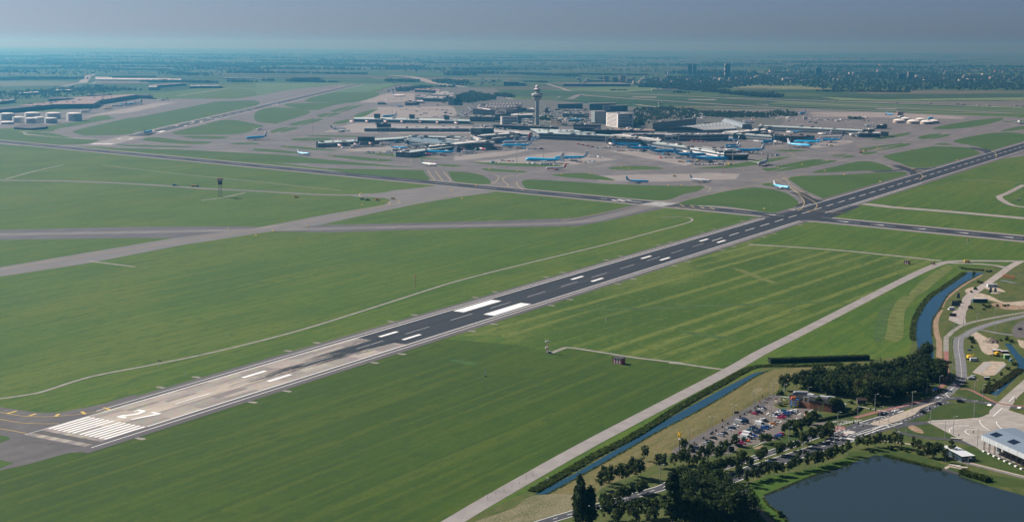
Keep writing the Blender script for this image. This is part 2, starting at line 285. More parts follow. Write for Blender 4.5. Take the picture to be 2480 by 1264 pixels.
ISL = [('Z1', '0,850 210,880 240,905 450,925 800,950 960,960 780,1000 400,985 0,950'), ('Z1', '0,1000 130,1010 210,1020 0,1020'), ('Z1', '250,880 490,890 620,920 700,935 560,930 280,895'), ('Z1', '440,825 560,810 940,745 1090,738 1110,745 1000,770 760,815 560,850 500,875 380,870'),
 ('Z1', '706,880 740,862 860,832 1250,745 1330,738 1900,625 2100,585 2250,580 2480,578 2480,625 2000,740 1540,840 1380,885 1240,905 1000,913 840,915 750,900'), ('Z1', '1680,893 1700,875 1960,815 2130,770 2270,765 2480,803 2550,825 2480,850 2300,900 1760,908'),
 ('Z1', '1770,925 1850,918 2190,925 2200,935 2130,948 1900,945'), ('Z1', '1380,958 1440,935 1560,935 1700,955 1850,970 2040,972 2040,985 1980,995 1760,995 1500,975'), ('Z1', '1150,1010 1200,1003 1820,1020 1740,1030 1300,1022'),
 ('Z1', '1090,1045 1240,1038 1800,1055 2480,1090 2780,1105 3180,1150 3960,1220 4000,1226 3060,1185 2480,1172 1700,1098'), ('Z1', '2240,1000 2300,985 2480,985 2480,1000'),
 ('Z2', '0,690 130,645 330,650 530,690 210,795 170,798 0,775'), ('Z2', '470,580 740,500 1190,510 980,590 700,597'), ('Z2', '280,620 330,605 840,600 760,620 600,665 460,665 310,635'), ('Z2', '720,680 760,665 920,625 945,625 790,683'), ('Z2', '820,683 960,628 1040,618 1000,635 850,683'),
 ('Z2', '590,722 640,705 720,698 660,733 610,733'), ('Z2', '690,733 740,698 820,697 790,712 700,735'), ('Z2', '320,810 390,785 520,757 570,755 410,815'), ('Z2', '440,815 580,756 640,752 620,770 460,815'), ('Z2', '130,880 220,845 320,835 200,882'), ('Z2', '230,882 340,836 415,840 380,855 250,884'),
 ('Z2', '940,745 1000,700 1180,655 1130,690 1030,735'), ('Z2', '740,797 800,775 900,758 885,790 800,803'), ('Z2', '340,955 400,940 700,940 720,950 680,962 420,965'), ('Z2', '490,918 600,912 980,918 970,930 600,925'), ('Z2', '230,1020 300,1015 500,1030 760,1055 720,1062 420,1045'),
 ('Z2', '0,1040 150,1050 420,1075 540,1088 380,1090 0,1062'), ('Z2', '690,1110 740,1105 1000,1120 1200,1140 1340,1155 1200,1165 940,1145'), ('Z2', '1050,1090 1090,1085 1400,1100 1800,1145 1650,1140 1350,1122'), ('Z2', '1760,1195 1960,1200 1980,1210 1900,1218 1760,1205'),
 ('M2', '-100,25 0,28 200,30 570,38 600,55 640,108 520,102 300,84 0,52'), ('Z2', '2080,1170 2200,1175 2900,1195 2900,1215 2480,1210 2250,1195'), ('M2', '1020,30 1060,25 1330,45 1300,55 1080,45'), ('M2', '775,55 790,47 920,55 1020,75 1080,115 1075,135 1000,140 840,132'),
 ('M2', '1310,125 1340,108 1480,110 2000,140 2477,152 2600,150 2630,160 2580,190 2480,212 2350,255 2100,245 1900,235 1400,182 1330,160'), ('M2', '1520,72 1640,62 1780,60 1960,100 1950,112 1650,90'), ('M2', '1940,20 2060,8 2200,8 2330,20 2280,32 2000,35'),
 ('Q8', '205,370 260,350 700,335 1290,305 1330,345 1310,365 1100,430 560,560 520,555 350,480 220,390'), ('Q8', '430,315 650,255 820,215 900,205 1040,215 1210,285 900,295'), ('Q8', '1125,165 1170,140 1560,65 1700,62 1950,75 2060,130 2040,160 1800,225 1440,270 1280,220'),
 ('Z4', '1800,965 2180,890 2480,900 2480,1000 2230,1075 2020,1020'), ('Z4', '2250,870 2460,825 2560,840 2340,870'), ('M3', '0,265 270,200 480,165 600,170 740,200 820,250 830,290 700,345 620,345 300,300 0,290'), ('M3', '565,140 620,130 700,145 640,155'),
 ('Q8', '880,90 960,70 1290,30 1300,36 1080,75 940,98'), ('Q8', '1060,92 1130,80 1300,38 1390,35 1320,60 1100,95'), ('Q8', '900,125 920,115 1070,112 960,140'), ('Q8', '1610,42 1690,28 1780,45'), ('Q8', '60,100 200,92 380,102 200,112'), ('Q8', '600,148 740,135 760,142 680,155'), ('Q8', '720,165 780,148 850,155 760,170'),
 ('Q8', '80,255 400,190 530,190 480,210 200,260'), ('Q8', '60,300 300,245 550,200 600,195 655,205 300,275'), ('Q8', '-60,275 0,270 100,262 130,270 0,300'), ('Z4', '1010,950 1330,890 1380,895 1300,920 1100,950'), ('Z4', '1450,935 1550,905 1690,900 1540,947'), ('Z4', '1570,945 1710,905 1775,905 1700,930'),
 ('T4', '-450,990 0,950 400,880 870,825 870,840 500,930 0,990'), ('Z4', '1600,840 1980,770 2280,745 2150,800 1820,850'), ('Z4', '2230,778 2480,770 2480,785')]
IG = grass('island_grass', XANG, .8, [(0.0440,0.0924,0.0106), (0.0370,0.0792,0.0106), (0.0660,0.1038,0.0158), (0.0299,0.0686,0.0123)], (60, 3))
for i_, (c, t) in enumerate(ISL):
    A = MB(); A.sheet(smooth([g(c, *map(float, q.split(','))) for q in t.split()], 4), .105+.0003*i_); struct('grass_island', A, IG)
# ------------------------------------------------------------------ runways and painted lines
WHITE = mat('runway_paint', (.78,.78,.76), .7, .06, .8)
FADED = mat('faded_paint', (.36,.37,.37), .7, .2, .3)
YEL = mat('yellow_paint', (.50,.36,.10), .7, .15, .5)
YEL2 = mat('faded_yellow_paint', (.42,.34,.17), .7, .2, .5)
RUN = layered('runway_asphalt', [((.030,.034,.040),0,0,0,0,0,0), ((.020,.024,.030), 1, (400,5,1), RANG, .4,.62,.8), ((.050,.052,.056), 1, (300,3,1), RANG, .54,.7,.6)], .7, .2)
RUN2 = layered('crossing_asphalt', [((.034,.038,.044),0,0,0,0,0,0), ((.022,.026,.032), 1, (400,5,1), XANG, .4,.62,.8), ((.056,.058,.062), 1, (300,3,1), XANG, .54,.7,.6)], .7, .2)
SHO = layered('shoulder_asphalt', [((.105,.098,.10),0,0,0,0,0,0), ((.085,.08,.085), 1, (200,4,1), RANG, .4,.62,.7), ((.125,.115,.115), 1, (40,9,1), RANG, .5,.7,.6)], .85)
def slabs():
    """concrete of the touchdown end: slabs of three tones, darker asphalt patches along the edges"""
    m = bpy.data.materials.new('touchdown_concrete'); m.use_nodes = True; n = m.node_tree.nodes; l = m.node_tree.links
    b = n['Principled BSDF']; b.inputs['Roughness'].default_value = .85; b.inputs['Specular IOR Level'].default_value = .2
    tc = n.new('ShaderNodeTexCoord'); mp = n.new('ShaderNodeMapping'); mp.vector_type = 'TEXTURE'; mp.inputs['Rotation'].default_value = (0,0,RANG); mp.inputs['Scale'].default_value = (26,4.5,1)
    vo = n.new('ShaderNodeTexVoronoi'); vo.distance = 'CHEBYCHEV'; vo.inputs['Scale'].default_value = 1; vo.inputs['Randomness'].default_value = .35
    sp = n.new('ShaderNodeSeparateColor'); rp = n.new('ShaderNodeValToRGB'); rp.color_ramp.interpolation = 'LINEAR'
    e = rp.color_ramp.elements; e[0].color = (.25,.225,.205,1); e[1].color = (.46,.41,.35,1); q = e.new(.45); q.color = (.34,.31,.275,1)
    nz = n.new('ShaderNodeTexNoise'); nz.inputs['Scale'].default_value = .25; nz.inputs['Detail'].default_value = 5
    mx = n.new('ShaderNodeMix'); mx.data_type = 'RGBA'; mx.blend_type = 'MULTIPLY'; mx.inputs[0].default_value = .5
    l.new(tc.outputs['Object'], mp.inputs[0]); l.new(mp.outputs[0], vo.inputs['Vector']); l.new(vo.outputs['Color'], sp.inputs[0]); l.new(sp.outputs[0], rp.inputs[0])
    l.new(tc.outputs['Object'], nz.inputs['Vector']); l.new(rp.outputs[0], mx.inputs[6]); l.new(nz.outputs['Color'], mx.inputs[7]); 
    l.new(mx.outputs[2], b.inputs['Base Color']); return m
def strip(mb, u0, u1, v0, v1, z): mb.sheet([rw(u0,v0), rw(u1,v0), rw(u1,v1), rw(u0,v1)], z)
END, CU = 3300, 288
A = MB(); strip(A, -22, END, -33, 33, .12); sh = struct('runway', A, SHO)
A = MB(); strip(A, CU, END, -22.5, 22.5, .14); A.build('centre_asphalt', RUN, sh)
A = MB(); strip(A, -14, CU, -22.5, 22.5, .14); A.build('concrete_end', slabs(), sh)
A = MB(); strip(A, 20, CU, -6, 5, .15); A.build('pale_concrete_lane', layered('pale_lane', [((.43,.375,.31),0,0,0,0,0,0), ((.27,.245,.215), 1, (30,5,1), RANG, .45,.65,.7)], .85), sh)
r2 = random.Random(3); A = MB()                      # rubber left by tyres, thicker towards the touchdown zone
for k in range(520):
    t = r2.random()**.55; u = 120 + 168*t; L = 8 + 26*r2.random(); v = r2.gauss(0, 2.2 + 2.9*t); wd = .25 + .5*r2.random()*t
    strip(A, u, min(u+L, 300), v-wd/2, v+wd/2, .152 + .00006*k)
for k in range(9): strip(A, 228+7*k, CU+2, -7.5+1.5*k-.8, -7.5+1.5*k+.9, .19+.0005*k)
strip(A, 244, CU+2, -7, 6.5, .2)
A.build('rubber_marks', RUN, sh)
A = MB(); A.sheet([rw(-9,-22), rw(-3,-22), rw(-3,23), rw(-9,23)], .16); A.sheet([rw(-22,-20), rw(-16,-18), rw(-16,16), rw(-22,14)], .16); A.build('jet_soot', mat('jet_soot', (.085,.08,.078), .9, .3, .3), sh)
A = MB()
for k in range(12):
    v = -21.6 + 3.6*k if k < 6 else 1.8 + 3.6*(k-6); strip(A, 1.3, 31.3, v, v+1.8, .22)
for u in (150, 300, 600, 750, 900):
    for v in (-11.63, 8.63): strip(A, u, u+22.5, v, v+3, .22)
for v0, v1 in ((-18.9, -9), (9, 18.9)): strip(A, 413.7, 473, v0, v1, .22)
for s in (-1, 1):
    for u0, u1 in ((42 if s < 0 else 32, 1135), (1235, END)):
        strip(A, u0, u1, s*22.5-(.9 if s > 0 else 0), s*22.5+(.9 if s < 0 else 0), .22)
    strip(A, 42 if s < 0 else -14, 1130, s*27-.3, s*27+.3, .22); strip(A, 1240, 1700 if s > 0 else 1330, s*27-.3, s*27+.3, .22)
strip(A, 78, 108, -.45, .45, .22); strip(A, -14, 42, -22.6, -22.2, .22)
for k in range(60):
    u = 910 + 50*k
    if u < END-40: strip(A, u, u+30, -.45, .45, .22)
# the number 27, read from the approach
for k, pts in enumerate(([(1615,510),(1660,492),(1815,508),(1775,532),(1740,533)], [(1680,492),(1705,480),(1900,462),(2000,440),(2045,455),(1960,475),(1730,500)], [(1990,445),(2050,405),(2145,408),(2100,432),(2040,458)], [(1925,413),(2020,380),(2152,402),(2060,412),(1985,405),(1950,420)], [(2205,440),(2265,423),(2420,452),(2370,468),(2250,445)], [(1870,553),(1900,563),(2330,478),(2370,465),(2290,460)])): A.sheet(gs('N', pts), .235+.011*k)
A.build('white_markings', WHITE, sh)
A = MB()
for u0 in (108+20, 198, 258, 318, 380, 440, 500, 560, 620, 680, 740, 800, 855): strip(A, u0, u0+32, -.4, .4, .215)
A.build('worn_centre_line', FADED, sh)
# ---- crossing runway
XA, XB = g('p', 0, 343), g('p', 2480, 578.5)         # its centre line seen at the left and right edges
xd = (XB-XA).normalized(); xn = Vector((-xd.y, xd.x, 0)); XL = (XB-XA).length
def xr(u, v, z=0.0): q = XA + xd*u + xn*v; q.z = z; return q
def xstrip(mb, u0, u1, v0, v1, z): mb.sheet([xr(u0,v0), xr(u1,v0), xr(u1,v1), xr(u0,v1)], z)
def xu(c, x, y): return (g(c, x, y)-XA).dot(xd)
def xv(c, x, y): return (g(c, x, y)-XA).dot(xn)
VN, VF = xv('M2', 900, 172), xv('M2', 900, 132)
A = MB(); xstrip(A, -900, XL+600, -30, 30, .115); x2 = struct('runway', A, layered('pale_shoulder', [((.21,.195,.185),0,0,0,0,0,0), ((.16,.15,.15), 1, (160,4,1), XANG, .45,.65,.7)], .85))
A = MB(); xstrip(A, -900, XL+600, -19, 19, .135); A.build('centre_asphalt', RUN2, x2)
A = MB()
dash = [('Z1',(300,997),(450,1012)), ('Z1',(545,1022),(700,1037)), ('Z1',(800,1047),(960,1060)), ('Z1',(1055,1073),(1220,1090)), ('Z1',(1310,1100),(1490,1115)), ('Z1',(1600,1127),(1770,1143)), ('Z1',(1880,1154),(2060,1172)), ('Z1',(2170,1185),(2350,1202)),
        ('M1',(1855,10),(1990,23)), ('M1',(2085,33),(2230,47)), ('M1',(2330,57),(2470,70)), ('M2',(100,81),(255,95)), ('M2',(360,106),(520,122)), ('M2',(632,133),(798,149)), ('M2',(915,160),(1085,176)), ('M2',(1205,188),(1385,206)), ('M2',(1512,218),(1700,236)),
        ('M3',(60,320),(200,331)), ('M3',(305,342),(450,354)), ('M3',(540,366),(685,377)), ('M3',(1075,414),(1240,430)), ('M3',(1335,438),(1500,453)), ('M3',(1635,467),(1810,481)), ('M3',(1945,496),(2130,511)), ('M3',(2275,526),(2440,540))]
for c, a, b in dash: u0, u1 = xu(c, *a), xu(c, *b); xstrip(A, u0, u1, -.5, .5, .22)
for u0, u1 in ((xu('M3', 0, 300), xu('M3', 615, 365)), (xu('M3', 920, 395), XL+500)):
    for v in (-19, 19): xstrip(A, u0, u1, v-.45, v+.45, .22)
A.build('white_markings', mat('crossing_paint', (.55,.55,.54), .7, .15, .4), x2)
A = MB()
for c, a in (('M3',(1075,414)), ('M3',(1335,438)), ('M3',(1635,467)), ('M3',(1945,496)), ('M3',(540,366)), ('M3',(2275,526))):
    u0 = xu(c, *a); A.sheet([xr(u0-4,0), xr(u0+14,-2.2), xr(u0+14,2.2)], .22)
for q in ('2480,488', '0,0'): pass
# stop-way numerals beside the fast exit, and the pale grooved slab where the taxiway crosses
u0 = xu('M2', 1920, 260); u1 = xu('M2', 2025, 268); du = (u1-u0)
for v0 in (-9, 4):
    for a_, b_, c_, d_ in ((0,1,0,1.2), (0,1,4.4,5.6), (.0,.35,0,5.6), (.7,1,2,5.6)): xstrip(A, u0+a_*du, u0+b_*du, v0+c_, v0+d_, .22)
xstrip(A, xu('M2', 2035, 270), xu('M2', 2125, 279), -.9, .9, .22); xstrip(A, xu('M2', 1830, 249), xu('M2', 1880, 253), -.7, .7, .22)
A.build('white_arrows', WHITE, x2)
A = MB(); A.sheet([xr(xu('M2',2120,290),-19), xr(xu('M2',2290,305),-19), xr(xu('M2',2370,290),19), xr(xu('M2',2220,275),19)], .2); A.build('pale_slab', mat('pale_slab', (.30,.31,.315), .8, .25, .15), x2)
A = MB()
a0, a1 = xu('M2', 2330, 300), xu('M3', 40, 325)
for k in range(4): u_ = a0 + (a1-a0)*k/3; A.sheet([xr(u_,-18), xr(u_+2,-18), xr(u_+22,0), xr(u_+20,0)], .22); A.sheet([xr(u_,18), xr(u_+2,18), xr(u_+22,0), xr(u_+20,0)], .22)
A.build('yellow_chevrons', YEL2, x2)
# dark junction where the two runways meet, and the dark exits on the far side
def dark(pts, z, c, name='taxiway', m=RUN): A = MB(); A.sheet(gs(c, pts), z); return struct(name, A, m)
dark([(200,508),(370,505),(440,570),(560,590),(420,690),(290,680),(345,640),(350,600),(330,560),(260,525)], .145, 'Q8')
dark([(1190,243),(1290,240),(1420,285),(1540,325),(1500,390),(1370,370),(1388,340),(1370,310),(1330,295)], .145, 'Q8')
dark([(980,300),(1050,310),(1330,293),(1500,285),(1700,270),(1860,237),(1700,262),(1420,275),(1200,290)], .146, 'Q8')
dark([(1940,75),(2000,70),(2160,95),(2230,125),(2200,175),(2090,160),(2110,130),(2080,105)], .147, 'Q8')
dark([(280,625),(440,560),(560,600),(900,640),(700,720),(520,790),(200,760)], .148, 'Q8')
A = MB()
def pl(c, pts, wd, sm=True): A.ribbon(smooth(gs(c, pts), 6, False) if sm else gs(c, pts), wd, .23)
for c, pts in (('Q8', [(70,375),(200,450),(330,530),(400,570),(450,600),(475,635),(440,675),(380,700)]), ('Q8', [(145,375),(160,365),(220,430),(350,510),(480,570)]), ('Q8', [(200,440),(330,560),(350,605),(330,655),(285,685)]), ('Q8', [(1270,240),(1400,280),(1490,335),(1495,360),(1470,385)]), ('Q8', [(2160,95),(2215,140),(2200,170)]),
        ('M2', [(625,40),(650,75),(675,105),(650,115)]), ('M2', [(680,42),(735,115)]), ('M2', [(740,50),(790,108),(780,122)]), ('M2', [(1090,65),(1140,85),(1120,120),(1080,140)]), ('M2', [(1240,75),(1170,100),(1210,150),(1180,165)]), ('M2', [(1270,120),(1280,150),(1320,182)]),
        ('M2', [(0,370),(300,300),(380,285),(425,270),(400,258)]), ('M2', [(150,200),(130,215),(160,240),(330,265),(350,280),(340,290)]), ('M2', [(0,350),(260,300),(700,232),(900,195)]), ('M2', [(1600,405),(1800,365),(2100,310),(2400,255)]),
        ('M3', [(0,255),(300,190),(600,130),(760,95),(900,65)]), ('M3', [(150,150),(200,170),(180,195)]), ('Z2', [(1490,1150),(1500,1165),(1420,1190),(1440,1195)]), ('Z3', [(0,1240),(300,1235),(900,1245),(1500,1240),(1640,1250)]), ('Z3', [(760,1225),(800,1210),(1180,1180),(1230,1165)]),
        ('Q8', [(0,190),(240,160),(255,150),(200,120)]), ('T4', [(1050,800),(1300,780),(1480,760),(1460,745)]), ('T4', [(240,1020),(260,1005),(560,990)]), ('T4', [(0,1180),(400,1160),(740,1100),(730,1110)]), ('T4', [(1340,830),(1600,800),(1900,760),(2300,700)])): pl(c, pts, .9)
tl = struct('taxiway_lines', A, YEL2)
A = MB()
for c, pts in (('M1', [(0,760),(900,615),(1700,490),(2477,365)]), ('M4', [(0,580),(150,605),(300,612),(430,612)]), ('M4', [(0,648),(100,665),(195,683)]), ('M4', [(0,530),(150,555),(300,562),(420,558),(620,538),(800,508)])): pl(c, pts, .6)
for c, a, b in (('M4',(55,538),(120,520)), ('M4',(212,555),(262,540)), ('M4',(402,560),(428,541)), ('M4',(592,524),(618,543)), ('M4',(752,495),(802,511))): A.ribbon(gs(c, [a, b]), 2.0, .235)
for a, b in (((845,322),(1050,343)),): 
    p_, q_ = g('M3', 765, 318), g('M3', 1168, 348)
    for k in range(40): A.ribbon([p_.lerp(q_, k/40), p_.lerp(q_, (k+.6)/40)], 1.6, .235)
struct('yellow_taxiway_lines', A, YEL)
paved('runway_end', 'M4', [(0,490),(140,512),(280,530),(430,530),(640,490),(760,463),(900,420),(1000,395),(860,500),(640,560),(430,640),(205,688),(560,790),(640,812),(500,822),(200,905),(0,950),(-60,960),(-60,480)], layered('end_asphalt', [((.11,.104,.103),0,0,0,0,0,0), ((.085,.08,.08), 1, (30,9,1), RANG, .4,.62,.8), ((.15,.14,.135), 1, (12,6,1), RANG, .55,.7,.6)], .85), .1)
A = MB()
for k in range(30): A.ribbon([rw(-1+1.0*k/30, -20+1.3*k) + Vector((0,0,0)), rw(.6+1.0*k/30, -20+1.3*k)], .9, .235)
for pts in ([(0,695),(60,705),(75,720),(0,750)], [(0,873),(100,895),(0,935)]):
    Bm = MB(); Bm.sheet(gs('M4', pts), .13); struct('grass_island', Bm, IG)
# lead-off pads along both runway edges with a lamp each
for s in (-1, 1):
    for k in range(20):
        u = 12 + 62*k + (30 if k % 2 else 0)
        if u > 1130 or (s < 0 and u < 20): continue
        A = MB(); p_ = rw(u, s*37); A.sheet([rw(u-1.4, s*33.2), rw(u+1.4, s*33.2), rw(u+2.2, s*37), rw(u+1, s*39.5), rw(u-1.6, s*39)], .13)
        tag(A.build('edge_pad', mat('pad_rubble', (.24,.22,.20), .9, .45, 1.2)), kind='structure')
# ------------------------------------------------------------------ builders of things that repeat
def plain(name, col, rough=.6, metal=0, spec=.3): return mat(name, col, rough, .05, .3, metal, spec)
BLACK = plain('black_rubber', (.012,.012,.013), .8); GLASS = plain('dark_glass', (.015,.022,.03), .12, 0, .6); STEEL = plain('grey_steel', (.38,.40,.41), .45, .3); DKSTEEL = plain('dark_steel', (.07,.075,.08), .6, .2)
WALLW = plain('white_panel', (.72,.72,.70)); 
def colmat(c): return mat('paint_%.2f_%.2f_%.2f' % c, c, .35, .04, .2, 0, .45)
_txt = {}
def text_mesh(s, size, m, thick=.02):
    k = (s, size, m.name)
    if k not in _txt:
        cu = bpy.data.curves.new('lettering', 'FONT'); cu.body = s; cu.size = size; cu.extrude = thick; cu.align_x = 'CENTER'; cu.align_y = 'CENTER'
        o = bpy.data.objects.new('lettering', cu); COL.objects.link(o)
        me = bpy.data.meshes.new_from_object(o.evaluated_get(bpy.context.evaluated_depsgraph_get())); bpy.data.objects.remove(o)
        me.materials.clear(); me.materials.append(m); _txt[k] = me
    return _txt[k]
def lettering(name, s, size, m, loc, face, parent=None, thick=.03):
    """upright text whose front looks along the ground direction face"""
    o = link(bpy.data.objects.new(name, text_mesh(s, size, m, thick)), parent)
    f = Vector((face[0], face[1], 0)).normalized(); r = Vector((-f.y, f.x, 0)); u = Vector((0, 0, 1))
    o.matrix_world = Matrix(((r.x, u.x, f.x, loc[0]), (r.y, u.y, f.y, loc[1]), (r.z, u.z, f.z, loc[2]), (0, 0, 0, 1))); return o
# ---- aircraft: nose along +X
BLUE = (.015,.50,.90); WHT = (.80,.81,.80)
SCH = {'blue': (BLUE, (.62,.66,.70), (.74,.77,.80), (.70,.73,.76)), 'deep_and_shaded_blue': ((.01,.30,.62), (.06,.36,.62), (.10,.34,.56), (.05,.25,.45)), 'green': (WHT, WHT, (.01,.26,.12), WHT), 'orange': (WHT, (.80,.34,.22), (.85,.12,.03), (.85,.12,.03)), 'yellow': ((.80,.42,.03), (.75,.40,.05), (.80,.42,.03), WHT),  # deep blue of the small jet doubles as painted-in shade on other blue jets
  'red': (WHT, WHT, (.55,.03,.05), WHT), 'dark': (WHT, (.6,.62,.64), (.02,.03,.10), WHT), 'silver': ((.48,.49,.50), (.40,.41,.43), (.04,.04,.07), (.3,.3,.32)), 'white': (WHT, (.68,.7,.7), WHT, WHT), 'skytail': (WHT, WHT, (.03,.22,.50), WHT), 'grey': ((.50,.53,.56), (.46,.49,.52), (.16,.20,.24), (.55,.40,.05)), 'orangetop': ((.80,.20,.10), WHT, (.80,.20,.10), WHT), 'darkred': ((.60,.62,.64), (.5,.52,.55), (.16,.02,.05), WHT)}
KIND = {'jumbo': (70, 64, 6.6, 4), 'wide': (63, 60, 6.0, 2), 'narrow': (38, 34, 4.0, 2), 'small': (36, 28.7, 3.3, 2)}
_pl = {}
def plane_proto(kind, sch):
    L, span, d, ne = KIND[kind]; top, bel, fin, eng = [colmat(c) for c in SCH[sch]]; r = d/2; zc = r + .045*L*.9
    out = []; h = L/2
    A = MB(); A.smooth = True; st = [(h,.02,-.25), (h-.012*L,.28,-.2), (h-.035*L,.6,-.12), (h-.07*L,.86,-.04), (h-.12*L,1,0), (0,1,0), (-h+.36*L,1,0), (-h+.24*L,.88,.1), (-h+.12*L,.55,.38), (-h+.03*L,.2,.62), (-h,.05,.7)]
    if kind == 'jumbo': st = [(a, b, c) for a, b, c in st]
    n = 16; V = []
    for x, k, up_ in st:
        for i in range(n):
            t = 2*math.pi*(i+.5)/n; hz = math.sin(t); lift = 1.0
            if kind == 'jumbo' and hz > .2 and x > h-.36*L: lift = 1.0 + (.42 if x > h-.3*L else .15)*(hz-.2)
            V.append((x, math.cos(t)*r*k, zc + r*up_ + hz*r*k*lift))
    A.v = V; ns = len(st)
    for j in range(ns-1):
        for i in range(n):
            i2 = (i+1) % n; A.f.append((j*n+i, (j+1)*n+i, (j+1)*n+i2, j*n+i2)); A.sm.append(True)
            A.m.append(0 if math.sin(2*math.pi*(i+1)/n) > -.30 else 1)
    A.f += [tuple(range(n)), tuple(reversed(range((ns-1)*n, ns*n)))]; A.m += [0, 0]; A.sm += [False, False]
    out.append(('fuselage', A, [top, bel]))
    A = MB(); A.box((h-.05*L, 0, zc+r*.42), (.03*L, r*1.25, r*.16)); out.append(('cockpit_window', A, [GLASS]))
    wing = plain('wing_grey', (.50,.52,.53), .4, .2)
    def slab(x0, c0, y0, z0, x1, c1, y1, z1, th):
        A = MB(); q = [(x0, y0, z0), (x0-c0, y0, z0), (x1-c1, y1, z1), (x1, y1, z1)]
        A.raw([(a, b, c+th/2) for a, b, c in q]+[(a, b, c-th/2) for a, b, c in q], [(0,1,2,3) if y1 > y0 else (3,2,1,0), (7,6,5,4) if y1 > y0 else (4,5,6,7), (0,4,5,1), (1,5,6,2), (2,6,7,3), (3,7,4,0)]); return A
    zw = zc - r*.62
    for s in (-1, 1):
        A = slab(.13*L, .19*L, s*r*.6, zw, -.115*L, .035*L, s*span/2, zw+span*.045, .5)
        if kind == 'narrow': A.raw([(-.115*L, s*span/2, zw+span*.045), (-.15*L, s*span/2, zw+span*.045), (-.17*L, s*(span/2+.4), zw+span*.045+2.6), (-.155*L, s*(span/2+.4), zw+span*.045+2.6)], [(0,1,2,3),(3,2,1,0)])
        out.append(('wing', A, [wing]))
        A = slab(-.39*L, .09*L, s*r*.2, zc+r*.45, -.46*L, .035*L, s*span*.17, zc+r*.55, .3); out.append(('tailplane', A, [wing]))
        for k in range(ne//2):
            y = s*span*(.165 if ne == 2 else (.19, .33)[k]); x = .12*L - abs(y)*.52; ri = d*.21 if ne == 2 else d*.17
            A = MB(); A.smooth = True; A.lathe([(ri*.78, 2.0), (ri, 1.4), (ri*.95, -1.2), (ri*.55, -2.2)], 10, (x+1.2, y, zw-ri*.75+abs(y)*.06), Matrix.Rotation(math.pi/2, 4, 'Y')); A.smooth = False; A.box((x-.8, y, zw+abs(y)*.06), (3, .3, ri*1.0))
            out.append(('engine', A, [eng]))
    A = MB(); zt = zc+r*.75; fh = .155*L
    q = [(-.36*L, zt), (-.485*L, zt+r*.1), (-.515*L, zt+fh), (-.455*L, zt+fh)]
    A.raw([(x, .22, z) for x, z in q]+[(x, -.22, z) for x, z in q], [(3,2,1,0), (4,5,6,7), (0,1,5,4), (1,2,6,5), (2,3,7,6), (3,0,4,7)]); out.append(('tail_fin', A, [fin]))
    for x, y in ((.38*L, 0), (-.03*L, d*.85), (-.03*L, -d*.85)):
        A = MB(); A.tube((x, y, .6), (x, y, zc-r*.5), .16, n=5); rr = .012*L
        for sy in (-.4, .4): A.tube((x, y+sy-.15, rr), (x, y+sy+.15, rr), rr, n=8)
        out.append(('landing_gear', A, [BLACK]))
    if sch in ('blue', 'green'):
        m = colmat(BLUE) if sch == 'blue' else colmat(WHT)
        for s in (-1, 1):
            A = MB()
            out.append(('tail_mark', ('KLM' if sch == 'blue' else 't', s, (-.455*L, s*.24, zt+fh*.55), fh*.24 if sch == 'blue' else fh*.8, m), None))
    return [(nm, (a.mesh(nm, mm) if mm is not None else a)) for nm, a, mm in out]
PLANES = []
def plane(kind, sch, c, nose, tail, label, cat='airplane', group=None, z=0):
    a, b = g(c, *nose), g(c, *tail); L = KIND[kind][0]; d = a-b
    mid = (a+b)/2; ang = math.atan2(d.y, d.x)
    e = empty('airplane', (mid.x, mid.y, z+.25), ang, label, cat, group)
    if (kind, sch) not in _pl: _pl[(kind, sch)] = plane_proto(kind, sch)
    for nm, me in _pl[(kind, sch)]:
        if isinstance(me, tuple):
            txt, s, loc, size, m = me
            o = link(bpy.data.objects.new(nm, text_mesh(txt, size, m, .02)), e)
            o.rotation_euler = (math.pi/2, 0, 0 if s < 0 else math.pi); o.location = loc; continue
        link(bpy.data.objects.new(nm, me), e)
    return e
